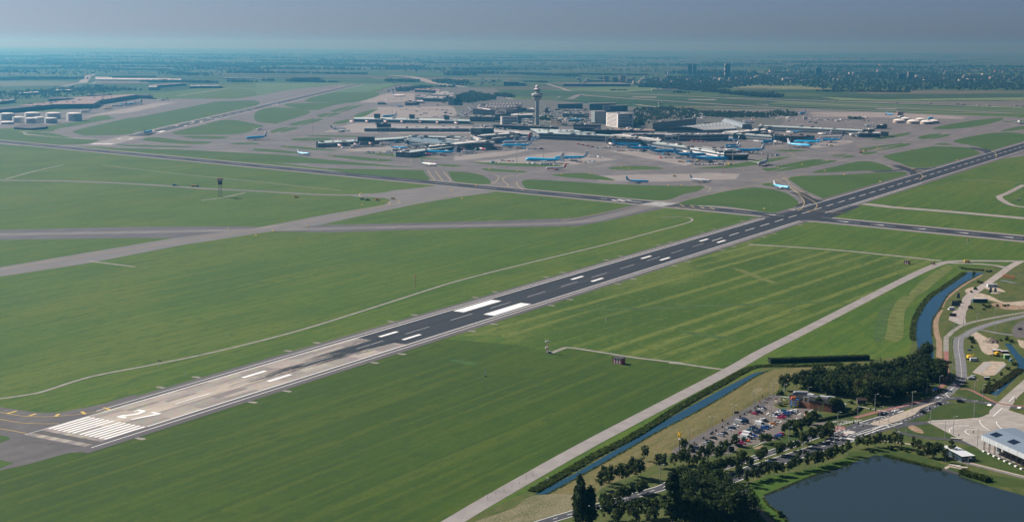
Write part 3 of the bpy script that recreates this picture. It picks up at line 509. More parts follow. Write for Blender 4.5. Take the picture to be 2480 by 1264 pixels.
# ---- road vehicles: nose along +X
_cars = {}
def wheel_mesh(r, wd):
    A = MB(); A.tube((0, -wd/2, 0), (0, wd/2, 0), r, n=10); A.tube((0, -wd/2-.01, 0), (0, wd/2+.01, 0), r*.55, n=8); A.m = [0]*12 + [1]*10; return A.mesh('wheel', [BLACK, STEEL])
def car_parts(kind, col):
    k = (kind, col)
    if k in _cars: return _cars[k]
    P = []; m = colmat(col)
    def shell(sec, W, mm, nm, inset=.12):
        """side profile (x, z) extruded across, narrowed towards the top"""
        A = MB(); zs = [z for x, z in sec]; z0, z1 = min(zs), max(zs); n = len(sec)
        def wid(z): return W/2 - inset*(z-z0)/max(z1-z0, .01)
        A.raw([(x, wid(z), z) for x, z in sec]+[(x, -wid(z), z) for x, z in sec], [tuple(reversed(range(n))), tuple(range(n, 2*n))]+[(i, (i+1) % n, n+(i+1) % n, n+i) for i in range(n)]); P.append((nm, A.mesh(nm, mm), (0,0,0)))
    if kind == 'van':
        shell([(-2.7,.35),(2.7,.35),(2.75,.9),(2.3,1.25),(1.75,2.3),(-2.6,2.4),(-2.72,2.2)], 2.0, m, 'body'); shell([(2.36,1.24),(1.82,2.18),(1.5,2.18),(1.3,1.24)], 2.0, GLASS, 'window', .1); wb, wr, ty = 1.75, .36, .9
    elif kind == 'suv':
        shell([(-2.25,.35),(2.25,.35),(2.3,.8),(2.0,1.02),(1.0,1.1),(-2.2,1.12),(-2.3,.8)], 1.86, m, 'body', .06); shell([(1.05,1.08),(.45,1.6),(-1.9,1.62),(-2.2,1.08)], 1.72, GLASS, 'window', .16); shell([(.5,1.585),(.4,1.66),(-1.85,1.68),(-1.95,1.6)], 1.45, m, 'roof', .05); wb, wr, ty = 1.4, .36, .84
    else:
        q = kind == 'hatch'; e_ = -1.95 if q else -2.15
        shell([(e_,.3),(2.1,.3),(2.18,.62),(1.9,.82),(.9,.94),(e_+.1,.96),(e_-.08,.7)], 1.78, m, 'body', .06); shell([(1.05,.92),(.35,1.38),(-1.0,1.42),(-1.8 if q else -1.75,.93)], 1.62, GLASS, 'window', .2); shell([(.42,1.365),(.3,1.43),(-.95,1.46),(-1.1,1.38)], 1.3, m, 'roof', .05); wb, wr, ty = 1.3, .32, .8
    A = MB()
    for s in (-1, 1): A.box((2.1 if kind != 'van' else 2.72, s*.62, .72 if kind != 'van' else .85), (.12, .32, .14))
    P.append(('headlight', A.mesh('headlight', plain('lamp_glass', (.8,.8,.78), .2)), (0,0,0)))
    wm = _cars.setdefault('w%.2f' % wr, wheel_mesh(wr, .22))
    P += [('wheel', wm, (sx*wb, sy*ty, wr)) for sx in (-1, 1) for sy in (-1, 1)]
    _cars[k] = P; return P
def vehicle(name, kind, col, loc, ang, label, cat, group=None):
    e = empty(name, loc, ang, label, cat, group)
    for nm, me, l_ in car_parts(kind, col): o = link(bpy.data.objects.new(nm, me), e); o.location = l_
    return e
# ---- trees: trunk with limbs, crown of leaf clumps
def leafmat(name, a, b):
    m = mat(name, a, .75, .2, .35, 0, .2, None, 0, b, 3, .35, .65); n = m.node_tree.nodes; l = m.node_tree.links; p = n['Principled BSDF']; o = n['Material Output']
    t = n.new('ShaderNodeBsdfTranslucent'); x = n.new('ShaderNodeMixShader'); x.inputs[0].default_value = .38; l.new(p.inputs['Base Color'].links[0].from_socket, t.inputs['Color']); l.new(p.outputs[0], x.inputs[1]); l.new(t.outputs[0], x.inputs[2]); l.new(x.outputs[0], o.inputs['Surface']); return m
LEAF = [leafmat('leaf_dark', (.034,.056,.014), (.017,.032,.010)), leafmat('leaf_mid', (.070,.105,.020), (.034,.058,.012)), leafmat('leaf_light', (.120,.150,.034), (.058,.082,.018)), leafmat('leaf_silver', (.070,.085,.055), (.036,.05,.03)), leafmat('leaf_dry', (.075,.07,.022), (.045,.045,.016))]
BARK = mat('bark', (.10,.085,.07), .95, .35, 2.0); BIRCH = mat('birch_bark', (.42,.40,.36), .9, .4, 3.0)
def crown_mesh(seed, rx, rz, z0, nclump, nleaf, leaf, mats, shape='round'):
    """leaf sized faces gathered in uneven clumps through the crown"""
    r = random.Random(seed); A = MB(); A.v = []
    for k in range(nclump):
        while True:
            p = Vector((r.uniform(-1,1), r.uniform(-1,1), r.uniform(-1,1)))
            if p.length <= 1: break
        if p.length < .45: p *= 1.5
        t = (p.z+1)/2; wdt = 1.0
        if shape == 'column': wdt = (1-t)**.45*min(1, .35+t*4)
        if shape == 'egg': wdt = 1.15-.5*t
        c = Vector((p.x*rx*wdt, p.y*rx*wdt, z0+rz+p.z*rz)); cr = rx*r.uniform(.22,.42)*(1 if shape != 'column' else .75); A.cur = r.choices(range(len(mats)), [5]+[3]*(len(mats)-1))[0]
        for j in range(nleaf):
            d = Vector((r.gauss(0,1), r.gauss(0,1), r.gauss(0,1)+.25)).normalized(); q = c + d*cr*r.uniform(.55,1.1); q.z += cr*.1
            nrm = (d + Vector((r.gauss(0,.5), r.gauss(0,.5), r.gauss(0,.5)))).normalized(); a = nrm.orthogonal().normalized(); b = nrm.cross(a); ang = r.uniform(0, 6.28)
            a, b = a*math.cos(ang)+b*math.sin(ang), b*math.cos(ang)-a*math.sin(ang); s = leaf*r.uniform(.6,1.3)
            A.face([q+a*s, q+b*s*.8, q-a*s, q-b*s*.8])
    return A.mesh('crown', mats)
def trunk_mesh(seed, h, r0, z1, rx, bark):
    r = random.Random(seed); A = MB(); A.tube((0,0,-.2), (0,0,h), r0, r0*.45, 7)
    for k in range(6):
        a = r.uniform(0, 6.28); z = h*r.uniform(.55,.98); A.tube((0,0,z), (math.cos(a)*rx*.6, math.sin(a)*rx*.6, z+(z1-z)*r.uniform(.3,.6)), r0*.4, r0*.12, 5)
    return A.mesh('trunk', bark)
_tp = {}
def tree_proto(kind, v):
    k = (kind, v)
    if k in _tp: return _tp[k]
    sd = {'wood':100,'park':200,'birch':300,'poplar':400,'willow':500,'big':600,'far':700,'bush':800}[kind] + v
    if kind == 'wood': p = crown_mesh(sd, 4.2, 4.4, 2.2, 34, 26, .52, [LEAF[0], LEAF[1], LEAF[0], LEAF[2] if v % 2 else LEAF[0]]), trunk_mesh(sd, 5, .22, 10, 4, BARK)
    elif kind == 'park': p = crown_mesh(sd, 2.6, 2.7, 1.4, 30, 26, .38, [LEAF[1], LEAF[0], LEAF[2]], 'egg'), trunk_mesh(sd, 3, .12, 5.5, 2, BARK)
    elif kind == 'birch': p = crown_mesh(sd, 2.5, 3.9, 1.9, 30, 24, .38, [LEAF[1], LEAF[0], LEAF[2]], 'egg'), trunk_mesh(sd, 4.6, .13, 8, 1.8, BIRCH)
    elif kind == 'poplar': p = crown_mesh(sd, 4.2, 11, .8, 120, 34, .48, [LEAF[0], LEAF[1], LEAF[0], LEAF[0]], 'column'), trunk_mesh(sd, 12, .4, 22, 1.6, BARK)
    elif kind == 'willow': p = crown_mesh(sd, 5.6, 5.0, 2.2, 46, 34, .5, [LEAF[2], LEAF[1], LEAF[2], LEAF[4]]), trunk_mesh(sd, 5, .35, 11, 5, BARK)
    elif kind == 'big': p = crown_mesh(sd, 6.0, 6.0, 1.6, 70, 34, .5, [LEAF[0], LEAF[0], LEAF[3] if v == 0 else LEAF[1], LEAF[1]]), trunk_mesh(sd, 6, .35, 12, 5, BARK)
    elif kind == 'bush': p = crown_mesh(sd, 1.6, 1.1, -.1, 14, 22, .3, [LEAF[1], LEAF[0], LEAF[2]]), trunk_mesh(sd, .9, .06, 1.6, 1, BARK)
    else: p = crown_mesh(sd, 5.0, 5.0, 1.5, 26, 12, 1.1, [LEAF[0], LEAF[1]]), trunk_mesh(sd, 5, .3, 10, 4, BARK)
    _tp[k] = p; return p
def tree(kind, loc, s, label, group=None, name='tree', rng=RNG, cat='tree'):
    cm, tm = tree_proto(kind, rng.randrange(4))
    e = empty(name, (loc[0], loc[1], 0), rng.uniform(0, 6.28), label, cat, group); e.scale = (s*rng.uniform(.9,1.1), s*rng.uniform(.9,1.1), s*rng.uniform(.88,1.12))
    link(bpy.data.objects.new('crown', cm), e); link(bpy.data.objects.new('trunk', tm), e); return e
# ---- lamp posts
_lp = {}
def lamp(c, x, y, h, label, arms=1, ang=0.0, group='street lamps'):
    p = g(c, x, y); k = (h, arms)
    if k not in _lp:
        A = MB(); A.tube((0,0,0), (0,0,h), .18, .12, 8); pole = A.mesh('pole', STEEL); B = MB()
        for s in ((1,) if arms == 1 else (-1, 1)): B.tube((0,0,h-.1), (s*1.2,0,h+.05), .05, n=5); B.box((s*1.5,0,h+.05), (.9,.34,.16))
        _lp[k] = (pole, B.mesh('lamp_head', plain('lamp_grey', (.62,.64,.64))))
    e = empty('street_lamp', p, ang, label, 'street lamp', group)
    link(bpy.data.objects.new('pole', _lp[k][0]), e); link(bpy.data.objects.new('lamp_head', _lp[k][1]), e); return e
# ---- buildings traced by their roof outline at roof height
def facade_bands(A, pts, z0, z1, n, frac=.5, inset=.12, skip=()):
    """dark window strips standing just proud of the walls, n storeys"""
    p = [Vector((q[0], q[1], 0)) for q in pts]
    a = sum(p[i].x*p[(i+1) % len(p)].y - p[(i+1) % len(p)].x*p[i].y for i in range(len(p)))
    if a < 0: p.reverse()
    h = (z1-z0)/n
    for i in range(len(p)):
        u, v = p[i], p[(i+1) % len(p)]; d = v-u
        if d.length < 3: continue
        d.normalize(); nn = Vector((d.y, -d.x, 0))*inset; u2, v2 = u+d*.8+nn, v-d*.8+nn
        for k in range(n):
            za, zb = z0+h*(k+.5-frac/2), z0+h*(k+.5+frac/2)
            A.face([(u2.x,u2.y,za), (v2.x,v2.y,za), (v2.x,v2.y,zb), (u2.x,u2.y,zb)])
def building(name, c, roof, H, label, cat='building', wall=None, top=None, floors=3, frac=.5, glass=None, group=None, z0=0, lip=.6, pts=None, win=True):
    P = pts if pts is not None else gs(c, roof, H)
    cen = sum(P, Vector())/len(P); e = empty(name, (cen.x, cen.y, z0), 0, label, cat, group); Q = [Vector((q.x-cen.x, q.y-cen.y, 0)) for q in P]
    A = MB(); A.prism(Q, 0, H-z0-lip, False); A.build('wall', wall or WALLW, e)
    A = MB(); A.prism([q*1.0 + q.normalized()*.35 for q in Q], H-z0-lip, H-z0); A.build('roof', top or ROOFG, e)
    if win and floors: A = MB(); facade_bands(A, Q, .4, H-z0-lip-.3, floors, frac); A.build('window_band', glass or GLASS, e)
    if H-z0 >= 8 and abs(sum(Q[i-1].x*Q[i].y-Q[i].x*Q[i-1].y for i in range(len(Q))))/2 > 700:
        xs = [q.x for q in Q]; ys = [q.y for q in Q]; got = 0; r = random.Random(int(abs(cen.x)+abs(cen.y)))
        for t in range(200):
            x, y = r.uniform(min(xs), max(xs)), r.uniform(min(ys), max(ys))
            if not inpoly(x, y, Q): continue
            hh = r.uniform(1.2, 3.0); A = MB(); A.box((x, y, H-z0+hh/2), (r.uniform(3, 11), r.uniform(3, 8), hh), r.uniform(0, .6)); A.build('roof_unit', r.choice((WALLW, ROOFG, WALLG, WALLD, DKSTEEL)), e); got += 1
            if got >= 7: break
    return e, Q
ROOFG = mat('grey_roof', (.24,.245,.25), .85, .25, .05); ROOFT = mat('teal_roof', (.38,.47,.47), .6, .15, .05); ROOFD = mat('dark_roof', (.07,.068,.07), .85, .3, .06); WALLD = mat('dark_cladding', (.035,.042,.05), .5, .2, .1); WALLG = mat('grey_cladding', (.24,.26,.27), .6, .12, .1); WALLB = mat('blue_glass', (.05,.10,.13), .15, .2, .1, 0, .6); ROOFBR = mat('brown_roof', (.20,.15,.14), .85, .25, .04); BRICK = mat('brown_brick', (.16,.07,.045), .9, .25, .5); ROOFL = mat('pale_roof', (.50,.51,.50), .7, .12, .05)
# ------------------------------------------------------------------ airport buildings
# control tower
def control_tower():
    p = g('T2', 1184, 664); e = empty('control_tower', p, 0, 'tall slim concrete control tower with wide ringed head and pale ball on top', 'control tower')
    con = mat('tower_concrete', (.36,.38,.37), .8, .12, .2); dk = plain('tower_glass', (.03,.05,.055), .15, 0, .6)
    A = MB(); A.lathe([(6.3,0), (5.4,8), (5.0,60), (5.2,66)], 20); A.build('shaft', con, e)
    for k in range(12): A = MB(); A.box((-4.3, -3.35, 8+4.6*k), (1.0, .5, 1.6), R(38)); A.build('window', dk, e)
    A = MB(); A.lathe([(5.2,64), (9.5,66), (11.5,68.5), (12,71.5)], 28); A.build('lower_drum', con, e)
    A = MB(); A.lathe([(11.8,71.5), (12.2,75)], 28); A.build('glass_ring', dk, e)
    A = MB(); A.lathe([(12.2,75), (14.6,76.2), (14.8,80.5), (12.5,82.2), (6.5,82.6)], 28); A.build('upper_drum', con, e)
    A = MB(); A.lathe([(14.0,79.2), (14.95,79.2), (14.95,80.2), (14.0,80.2)], 28); A.build('white_band', WALLW, e)
    A = MB(); A.lathe([(6.2,82.2), (6.2,87), (7.2,88.2)], 20); A.build('neck', con, e)
    A = MB(); A.lathe([(6.9,88), (8.4,92.2)], 20); A.build('cab_window', dk, e)
    A = MB(); A.lathe([(8.6,92.2), (8.8,93.4), (5.4,94.4), (3.4,95.6)], 20); A.build('cab_roof', WALLW, e)
    A = MB(); A.smooth = True; A.lathe([(2.8,95), (4.6,97.2), (5.0,99.6), (4.2,102), (2.2,103.6), (.2,104)], 18); A.build('radar_dome', WALLW, e)
    for dx, dy in ((2,3), (-3,2), (4,-2)): A = MB(); A.tube((dx,dy,94), (dx,dy,102), .12, n=5); A.build('antenna', STEEL, e)
control_tower()
BL = building
# hotel block with a lit end face
def slab_face(A, a, b, z0, z1, n, off, mr=.08):
    a, b = Vector(a), Vector(b); d = (b-a); L = d.length; d.normalize(); nn = Vector((d.y, -d.x, 0))
    h = (z1-z0)/n
    for k in range(n):
        u, v = a + d*L*mr + nn*off, b - d*L*mr + nn*off
        A.face([(u.x,u.y,z0+h*(k+.3)), (v.x,v.y,z0+h*(k+.3)), (v.x,v.y,z0+h*(k+.78)), (u.x,u.y,z0+h*(k+.78))])
def block(name, label, c, base, H, wall, faces, cat='building', glass=None, topm=None, group=None, depth=None):
    """base: ground points far-left, near corner, far-right of the two faces seen; faces: storeys on each"""
    P = gs(c, base); q = P[0] + P[2] - P[1] if depth is None else None
    ring = [P[0], P[1], P[2], P[0]+P[2]-P[1]] if depth is None else [P[0], P[1], P[1]+Vector((0,depth,0)), P[0]+Vector((0,depth,0))]
    cen = sum(ring, Vector())/4; e = empty(name, cen, 0, label, cat, group); Q = [v-cen for v in ring]
    A = MB(); A.prism(Q, 0, H-.6, False); A.build('wall', wall, e)
    A = MB(); A.prism(Q, H-.6, H); A.build('roof', topm or ROOFG, e)
    for i, n in enumerate(faces):
        if not n: continue
        a, b = Q[i], Q[(i+1) % 4]; A = MB(); slab_face(A, a, b, 1, H-1, n, .12); slab_face(A, a, b, 1, H-1, n, -.12); A.build('window_band', glass or GLASS, e)
    return e, Q
HW = plain('hotel_white', (.80,.79,.76)); 
e, Q = block('hotel', 'tall white hotel block with dark window rows on its sunlit end', 'T3', [(165,505),(330,530),(555,520)], 35, HW, [10,9], 'hotel', plain('hotel_window', (.05,.055,.06), .3))
A = MB(); A.box((-4, 2, 36.2), (9, 6, 2.6)); A.build('plant_room', HW, e)
A = MB(); A.tube((Q[2]*.8+Q[1]*.2+Vector((0,0,28))), (Q[2]*.8+Q[1]*.2+Vector((.3,-.5,28))), 3.4, n=18); A.build('round_emblem', plain('emblem_blue', (.10,.16,.22)), e)
block('office_building', 'grey office slab with window rows standing behind the white hotel', 'T2', [(1955,640),(2010,650),(2185,650)], 33, mat('office_grey', (.20,.24,.25), .5, .1, .1), [0,10], glass=WALLB)
block('office_building', 'brown narrow office block beside the grey office slab behind the hotel', 'T2', [(1935,566),(1962,572),(2014,570)], 18, plain('pinkish_brick', (.30,.19,.17)), [3,5])
e, Q = block('office_building', 'low office with white end wall and five dark window rows beside the tower', 'T2', [(660,655),(682,662),(915,664)], 21, WALLW, [5,5], glass=plain('office_glass', (.06,.09,.11), .2)); 
block('office_building', 'grey side of the white striped office by the tower, shade in its colour', 'T2', [(912,664),(918,664),(962,664)], 20, WALLG, [4,4])  # side face of the white office, its shade painted in as grey cladding
block('office_building', 'dark glass slab standing above the car parks behind the terminal', 'T2', [(1475,436),(1484,440),(1836,432)], 17, WALLD, [4,5], glass=WALLB)
block('office_building', 'long dark office block behind the pixel patterned white panel', 'T2', [(1925,448),(1935,455),(2310,448)], 21, mat('slate', (.06,.085,.10), .6, .2, .05), [4,5], glass=WALLB)
e, Q = block('office_building', 'dark office carrying a white wall speckled with black squares', 'T2', [(2125,475),(2130,480),(2480,470)], 19, mat('slate2', (.045,.06,.07), .6, .2, .05), [0,4], glass=WALLB)
rr = random.Random(5); A = MB(); B_ = MB(); w_ = (Q[2]-Q[1])*.3
for i in range(14):
    for j in range(12):
        a = Q[1]+w_*(i/14)+Vector((0,-.3,0)); b = Q[1]+w_*((i+1)/14)+Vector((0,-.3,0)); M_ = A if rr.random() > (.3+.02*i) else B_
        M_.face([(a.x,a.y,3+j*1.4), (b.x,b.y,3+j*1.4), (b.x,b.y,4.4+j*1.4), (a.x,a.y,4.4+j*1.4)])
A.build('white_panel', WALLW, e); B_.build('black_panel', BLACK, e)
BL('office_building', 'T3', [(832,462),(1450,398),(1455,384),(850,440)], 21, 'long black glass office with pale window rows behind the arched hall', wall=WALLD, top=ROOFD, floors=5, frac=.35, glass=plain('pale_blind', (.12,.16,.17), .4))
BL('office_building', 'T3', [(1452,392),(1575,400),(1580,385),(1460,378)], 14, 'small grey office at the far end of the long black office', wall=WALLG, floors=4)
# station hall with skylights, landside blocks
e, Q = BL('station_hall', 'T2', [(270,440),(590,455),(960,400),(970,355),(520,345),(345,365)], 16, 'broad brown roofed hall with rows of bright skylights beside the tower', wall=WALLD, top=mat('hall_roof', (.055,.05,.055), .85, .25, .05), floors=2)
A = MB(); cx_ = g('T2', 620, 400, 16.1); base_o = e.location
def on_roof(c, pts, z, o): return [v - Vector((o.x, o.y, 0)) for v in gs(c, pts, z)]
A = MB()
for k in range(10): x = 505+47*k; A.face(on_roof('T2', [(x,362),(x+22,362),(x+26,356),(x+6,356)], 16.15, base_o))
for k in range(9): x = 520+44*k; A.face(on_roof('T2', [(x-30,410),(x-24,410),(x+3,384),(x-3,384)], 16.15, base_o))
for pts in ([(325,412),(335,412),(372,374),(364,374)], [(435,415),(442,415),(478,380),(470,380)], [(332,425),(500,452),(525,442),(340,417)]): A.face(on_roof('T2', pts, 16.15, base_o))
A.build('skylight', WALLW, e)
misc = [('T2',[(220,545),(225,535),(580,535),(580,550)],14,'grey terminal annex below the skylit hall',WALLG,ROOFG,3), ('T2',[(580,520),(740,505),(745,440),(600,440)],16,'dark block with a pale curved roof step beside the striped office',WALLD,ROOFD,3),
 ('T2',[(810,530),(1125,520),(1125,506),(815,505)],10,'long low building with white roof edge left of the tower shaft',WALLG,ROOFL,2), ('T2',[(800,420),(960,410),(965,395),(805,400)],15,'square dark block at the end of the skylit hall',WALLD,ROOFD,3),
 ('T2',[(1385,590),(1455,595),(1460,578),(1390,575)],12,'small tan brick block right of the tower shaft',mat('tan_brick',(.33,.26,.21),.9,.15,.2),ROOFG,3), ('T2',[(1460,595),(1535,600),(1540,582),(1465,580)],13,'second tan brick block between the tower and the dark sign block',mat('tan_brick',(.33,.26,.21),.9,.15,.2),ROOFG,3),
 ('T2',[(1300,430),(1345,430),(1350,415),(1305,415)],14,'narrow tan block far behind the tower',mat('tan_brick',(.33,.26,.21),.9,.15,.2),ROOFG,4), ('T2',[(1040,445),(1140,440),(1140,425),(1045,425)],9,'pale low block directly behind the tower shaft',mat('pale_pink',(.5,.42,.40),.8,.1,.1),ROOFL,2),
 ('T2',[(1550,500),(1860,510),(1870,480),(1560,475)],11,'multi storey car park full of cars below the dark glass slab',WALLG,mat('parking_deck',(.14,.15,.16),.9,.5,.12),3), ('T2',[(1640,590),(1800,585),(1800,570),(1645,572)],8,'low blue roofed kiosk in the landside car parks',WALLG,plain('blue_roof',(.06,.30,.48)),1),
 ('T1',[(1570,262),(1690,270),(1745,232),(1640,232)],12,'flat roofed cargo shed at the edge of the far apron',WALLD,ROOFG,2), ('T1',[(1680,282),(1960,290),(2020,255),(1740,250)],13,'wide flat roofed hangar on the far apron',WALLD,ROOFG,2), ('T1',[(1800,235),(2040,240),(2045,185),(1880,185)],16,'tall pale roofed hangar behind the far apron',WALLD,ROOFG,2),
 ('T1',[(2040,260),(2110,262),(2115,190),(2045,190)],30,'grey office tower beside the far hangars',WALLG,ROOFG,8), ('T1',[(1560,165),(1790,170),(1800,148),(1575,148)],10,'brown long shed beyond the far hangars',WALLD,ROOFBR,1), ('T1',[(1770,175),(1940,178),(1950,155),(1785,152)],10,'second brown long shed beyond the far hangars',WALLD,ROOFBR,1),
 ('T1',[(1590,330),(1680,332),(1680,318),(1595,318)],7,'small white hut on the edge of the far apron',WALLW,ROOFL,1), ('T1',[(1030,350),(1130,352),(1135,335),(1035,335)],6,'low dark hut in front of the far apron',WALLD,ROOFD,0), ('T1',[(1425,355),(1590,352),(1590,325),(1430,328)],8,'dark long hut beside the white hut on the far apron',WALLD,ROOFD,1)]
for c, pts, H, lab, wl, rf, n in misc: BL('hangar' if 'hangar' in lab else 'building', c, pts, H, lab, wall=wl, top=rf, floors=n)
# ---- piers and terminal halls: roof outline traced at roof height
PG = plain('pier_glass', (.035,.065,.085), .15, 0, .6)
def pier(c, pts, H, label, rf=None, n=1, wl=None, frac=.62, nm='pier', cat='airport pier'): return BL(nm, c, pts, H, label, cat, wall=wl or WALLG, top=rf or ROOFT, floors=n, frac=frac, glass=PG)
pier('T1', [(690,560),(860,555),(2100,582),(2350,595),(2350,612),(690,580)], 8.2, 'farthest long pier with seven red and white bridges along it')
pier('T1', [(835,690),(2230,686),(2345,700),(2345,718),(840,716)], 8, 'second long flat pier behind the slanted pier', ROOFG)
pier('T1', [(170,898),(750,875),(1480,832),(1500,852),(760,898),(180,928)], 9, 'slanted pier ending in a pale square tower', ROOFT)
pier('T1', [(1408,872),(1490,838),(2255,895),(2330,900),(1930,932)], 11, 'wide blue grey roofed hall between the two near piers', mat('hall_roof_blue',(.17,.24,.28),.5,.1,.05))
pier('T1', [(1480,818),(2290,836),(2300,850),(1485,832)], 13, 'thin pale roofed gallery behind the blue roofed hall', ROOFT)
pier('T1', [(1885,850),(2350,882),(2350,895),(1890,862)], 14, 'short bright roofed gallery crossing the blue roofed hall', ROOFL)
pier('T1', [(1480,1036),(2480,905),(2480,925),(1480,1062)], 9.5, 'near slanted pier with a flat square head', ROOFT, 1, None, .7)
pier('T1', [(1262,1028),(1470,1035),(1480,1058),(1290,1050)], 10, 'square head of the near slanted pier', ROOFG, 2)
pier('T1', [(1760,960),(2480,890),(2480,900),(1770,975)], 13.5, 'raised dark glass storey on the near slanted pier', ROOFL, 2, WALLD)
pier('T2', [(0,918),(250,895),(580,900),(560,915),(250,918),(0,945)], 15, 'bright roofed knuckle joining the near pier to the terminal', ROOFL)
pier('T2', [(290,830),(540,900),(420,905),(295,905),(330,880),(270,840)], 16, 'white roofed bridge slanting into the pier knuckle', ROOFL, 1)
pier('T2', [(235,815),(1090,755),(1120,765),(300,828)], 13, 'pale roofed gallery leading from the terminal to the blue hall', ROOFL)
pier('T2', [(540,850),(920,815),(930,825),(545,862)], 11, 'short grey gallery below the pale roofed gallery', ROOFG)
pier('T2', [(230,700),(295,690),(560,700),(565,712),(240,715)], 14, 'dark glass block with a white end wall beside the piers', ROOFG, 1, WALLB)
pier('T2', [(380,665),(605,672),(605,685),(382,680)], 13, 'white fronted block above the dark glass block', ROOFG, 1, WALLW, .3)
pier('T2', [(570,718),(1100,750),(1100,765),(575,730)], 17, 'terminal front of bright white panels under a dark roof', ROOFG, 1, WALLW, .3, 'terminal_building', 'terminal')
pier('T2', [(550,655),(1480,685),(1490,700),(560,668)], 17, 'long dark roofed terminal wing at the foot of the tower', ROOFD, 2, WALLD, .5, 'terminal_building', 'terminal')
pier('T2', [(1090,718),(1750,740),(2010,795),(2280,810),(2280,825),(1210,782)], 14, 'broad terminal hall with teal roof and grey window front', ROOFT, 2, WALLG, .5, 'terminal_building', 'terminal')
pier('T2', [(1490,752),(2000,775),(2020,770),(1530,745)], 19, 'pale upper storey set on the broad teal roofed hall', ROOFT, 1, WALLW, .5, 'terminal_building', 'terminal')
e, Q = pier('T2', [(1708,665),(2095,668),(2100,655),(1720,655)], 22, 'black roof block carrying white lettering beside the hotel', ROOFD, 0, WALLD, .5, 'terminal_building', 'terminal')
m_ = g('T2', 1910, 700, 17); lettering('sign_lettering', 'Schiphol Amsterdam', 7.5, plain('sign_white', (.8,.8,.8)), m_ + Vector((0,-2.5,0)), (0,-1,0), None); o_ = bpy.data.objects['sign_lettering']; mw = o_.matrix_world.copy(); o_.parent = e; bpy.context.view_layer.update(); o_.matrix_parent_inverse = Matrix.Translation(-e.location); o_.matrix_world = mw
pier('T2', [(1990,735),(2285,742),(2290,730),(2000,725)], 19, 'dark flat block between the lettered block and the gates', ROOFD, 2, WALLD, .5, 'terminal_building', 'terminal')
pier('T2', [(820,660),(1100,665),(1110,655),(830,650)], 18, 'thin grey roof strip in front of the striped office', ROOFG, 1, WALLG, .5, 'terminal_building', 'terminal')
pier('T3', [(270,560),(850,575),(860,555),(400,535),(290,535)], 15, 'brown gravel roofed terminal part below the hotel', ROOFBR, 2, WALLD, .5, 'terminal_building', 'terminal')
pier('T3', [(400,605),(1910,605),(1920,620),(1500,628),(420,618)], 15, 'long grey terminal front with a continuous window row', ROOFG, 2, WALLG, .45, 'terminal_building', 'terminal')
pier('T3', [(1005,628),(1105,630),(1110,620),(1010,620)], 17, 'small white box on the long grey terminal front', ROOFL, 1, WALLW, .4, 'terminal_building', 'terminal')
pier('T3', [(1110,632),(1800,628),(1805,618),(1112,622)], 14, 'bright window strip right of the small white box', ROOFL, 1, WALLW, .5, 'terminal_building', 'terminal')
pier('T3', [(1850,580),(2480,540),(2480,556),(2000,598)], 14, 'pale roofed wing running right from the arched hall', ROOFL, 1, WALLG, .5, 'terminal_building', 'terminal')
# arched hall roof
def arched():
    P = [g('T3', 1040, 560, 12), g('T3', 1560, 578, 10), g('T3', 2050, 552, 10), g('T3', 1720, 480, 12)]
    cen = sum(P, Vector())/4; cen.z = 0; e = empty('arrivals_hall', cen, 0, 'wide hall under a pale arched roof with rows of small skylights', 'terminal'); A = MB(); S_ = MB(); n = 14
    fl, fr, nr, nl = P[0]-cen, P[3]-cen, P[2]-cen, P[1]-cen
    def pt(u, v): a = fl.lerp(nl, u); b = fr.lerp(nr, u); q = a.lerp(b, v); q.z += 9*math.sin(math.pi*(.12+.8*u)); return q
    for i in range(n):
        for j in range(10): A.face([pt(i/n, j/10), pt((i+1)/n, j/10), pt((i+1)/n, (j+1)/10), pt(i/n, (j+1)/10)])
    for i in range(2, n-2):
        for j in range(11):
            if i % 2: continue
            S_.face([pt((i+.25)/n, (j+.2)/11)+Vector((0,0,.25)), pt((i+.8)/n, (j+.2)/11)+Vector((0,0,.25)), pt((i+.8)/n, (j+.6)/11)+Vector((0,0,.25)), pt((i+.25)/n, (j+.6)/11)+Vector((0,0,.25))])
    A.build('arched_roof', mat('arched_roof', (.40,.44,.45), .5, .1, .05, .1), e); S_.build('skylight', WALLD, e)
    B = MB(); B.prism([fl, nl, nr, fr], 0, 11, False); B.build('wall', WALLG, e)
arched()
def tube_hall():
    a, b = g('T3', 1885, 408, 10), g('T3', 2180, 515, 6); a.z = b.z = 2; d = b-a; cen = (a+b)/2; e = empty('station_canopy', (cen.x, cen.y, 0), math.atan2(d.y, d.x), 'long half round metal canopy slanting behind the arched hall', 'station'); L = d.length; A = MB(); A.smooth = True; n = 10
    for j in range(n):
        t0, t1 = math.pi*j/n, math.pi*(j+1)/n
        A.face([(-L/2, 13*math.cos(t0), 2+11*math.sin(t0)), (L/2, 13*math.cos(t0), 2+11*math.sin(t0)), (L/2, 13*math.cos(t1), 2+11*math.sin(t1)), (-L/2, 13*math.cos(t1), 2+11*math.sin(t1))])
    A.build('half_round_roof', mat('canopy_metal', (.25,.30,.33), .4, .1, .05, .3), e); B = MB()
    for s in (-1, 1): B.box((s*L/2, 0, 6), (.5, 24, 12))
    B.build('end_wall', WALLG, e)
tube_hall()
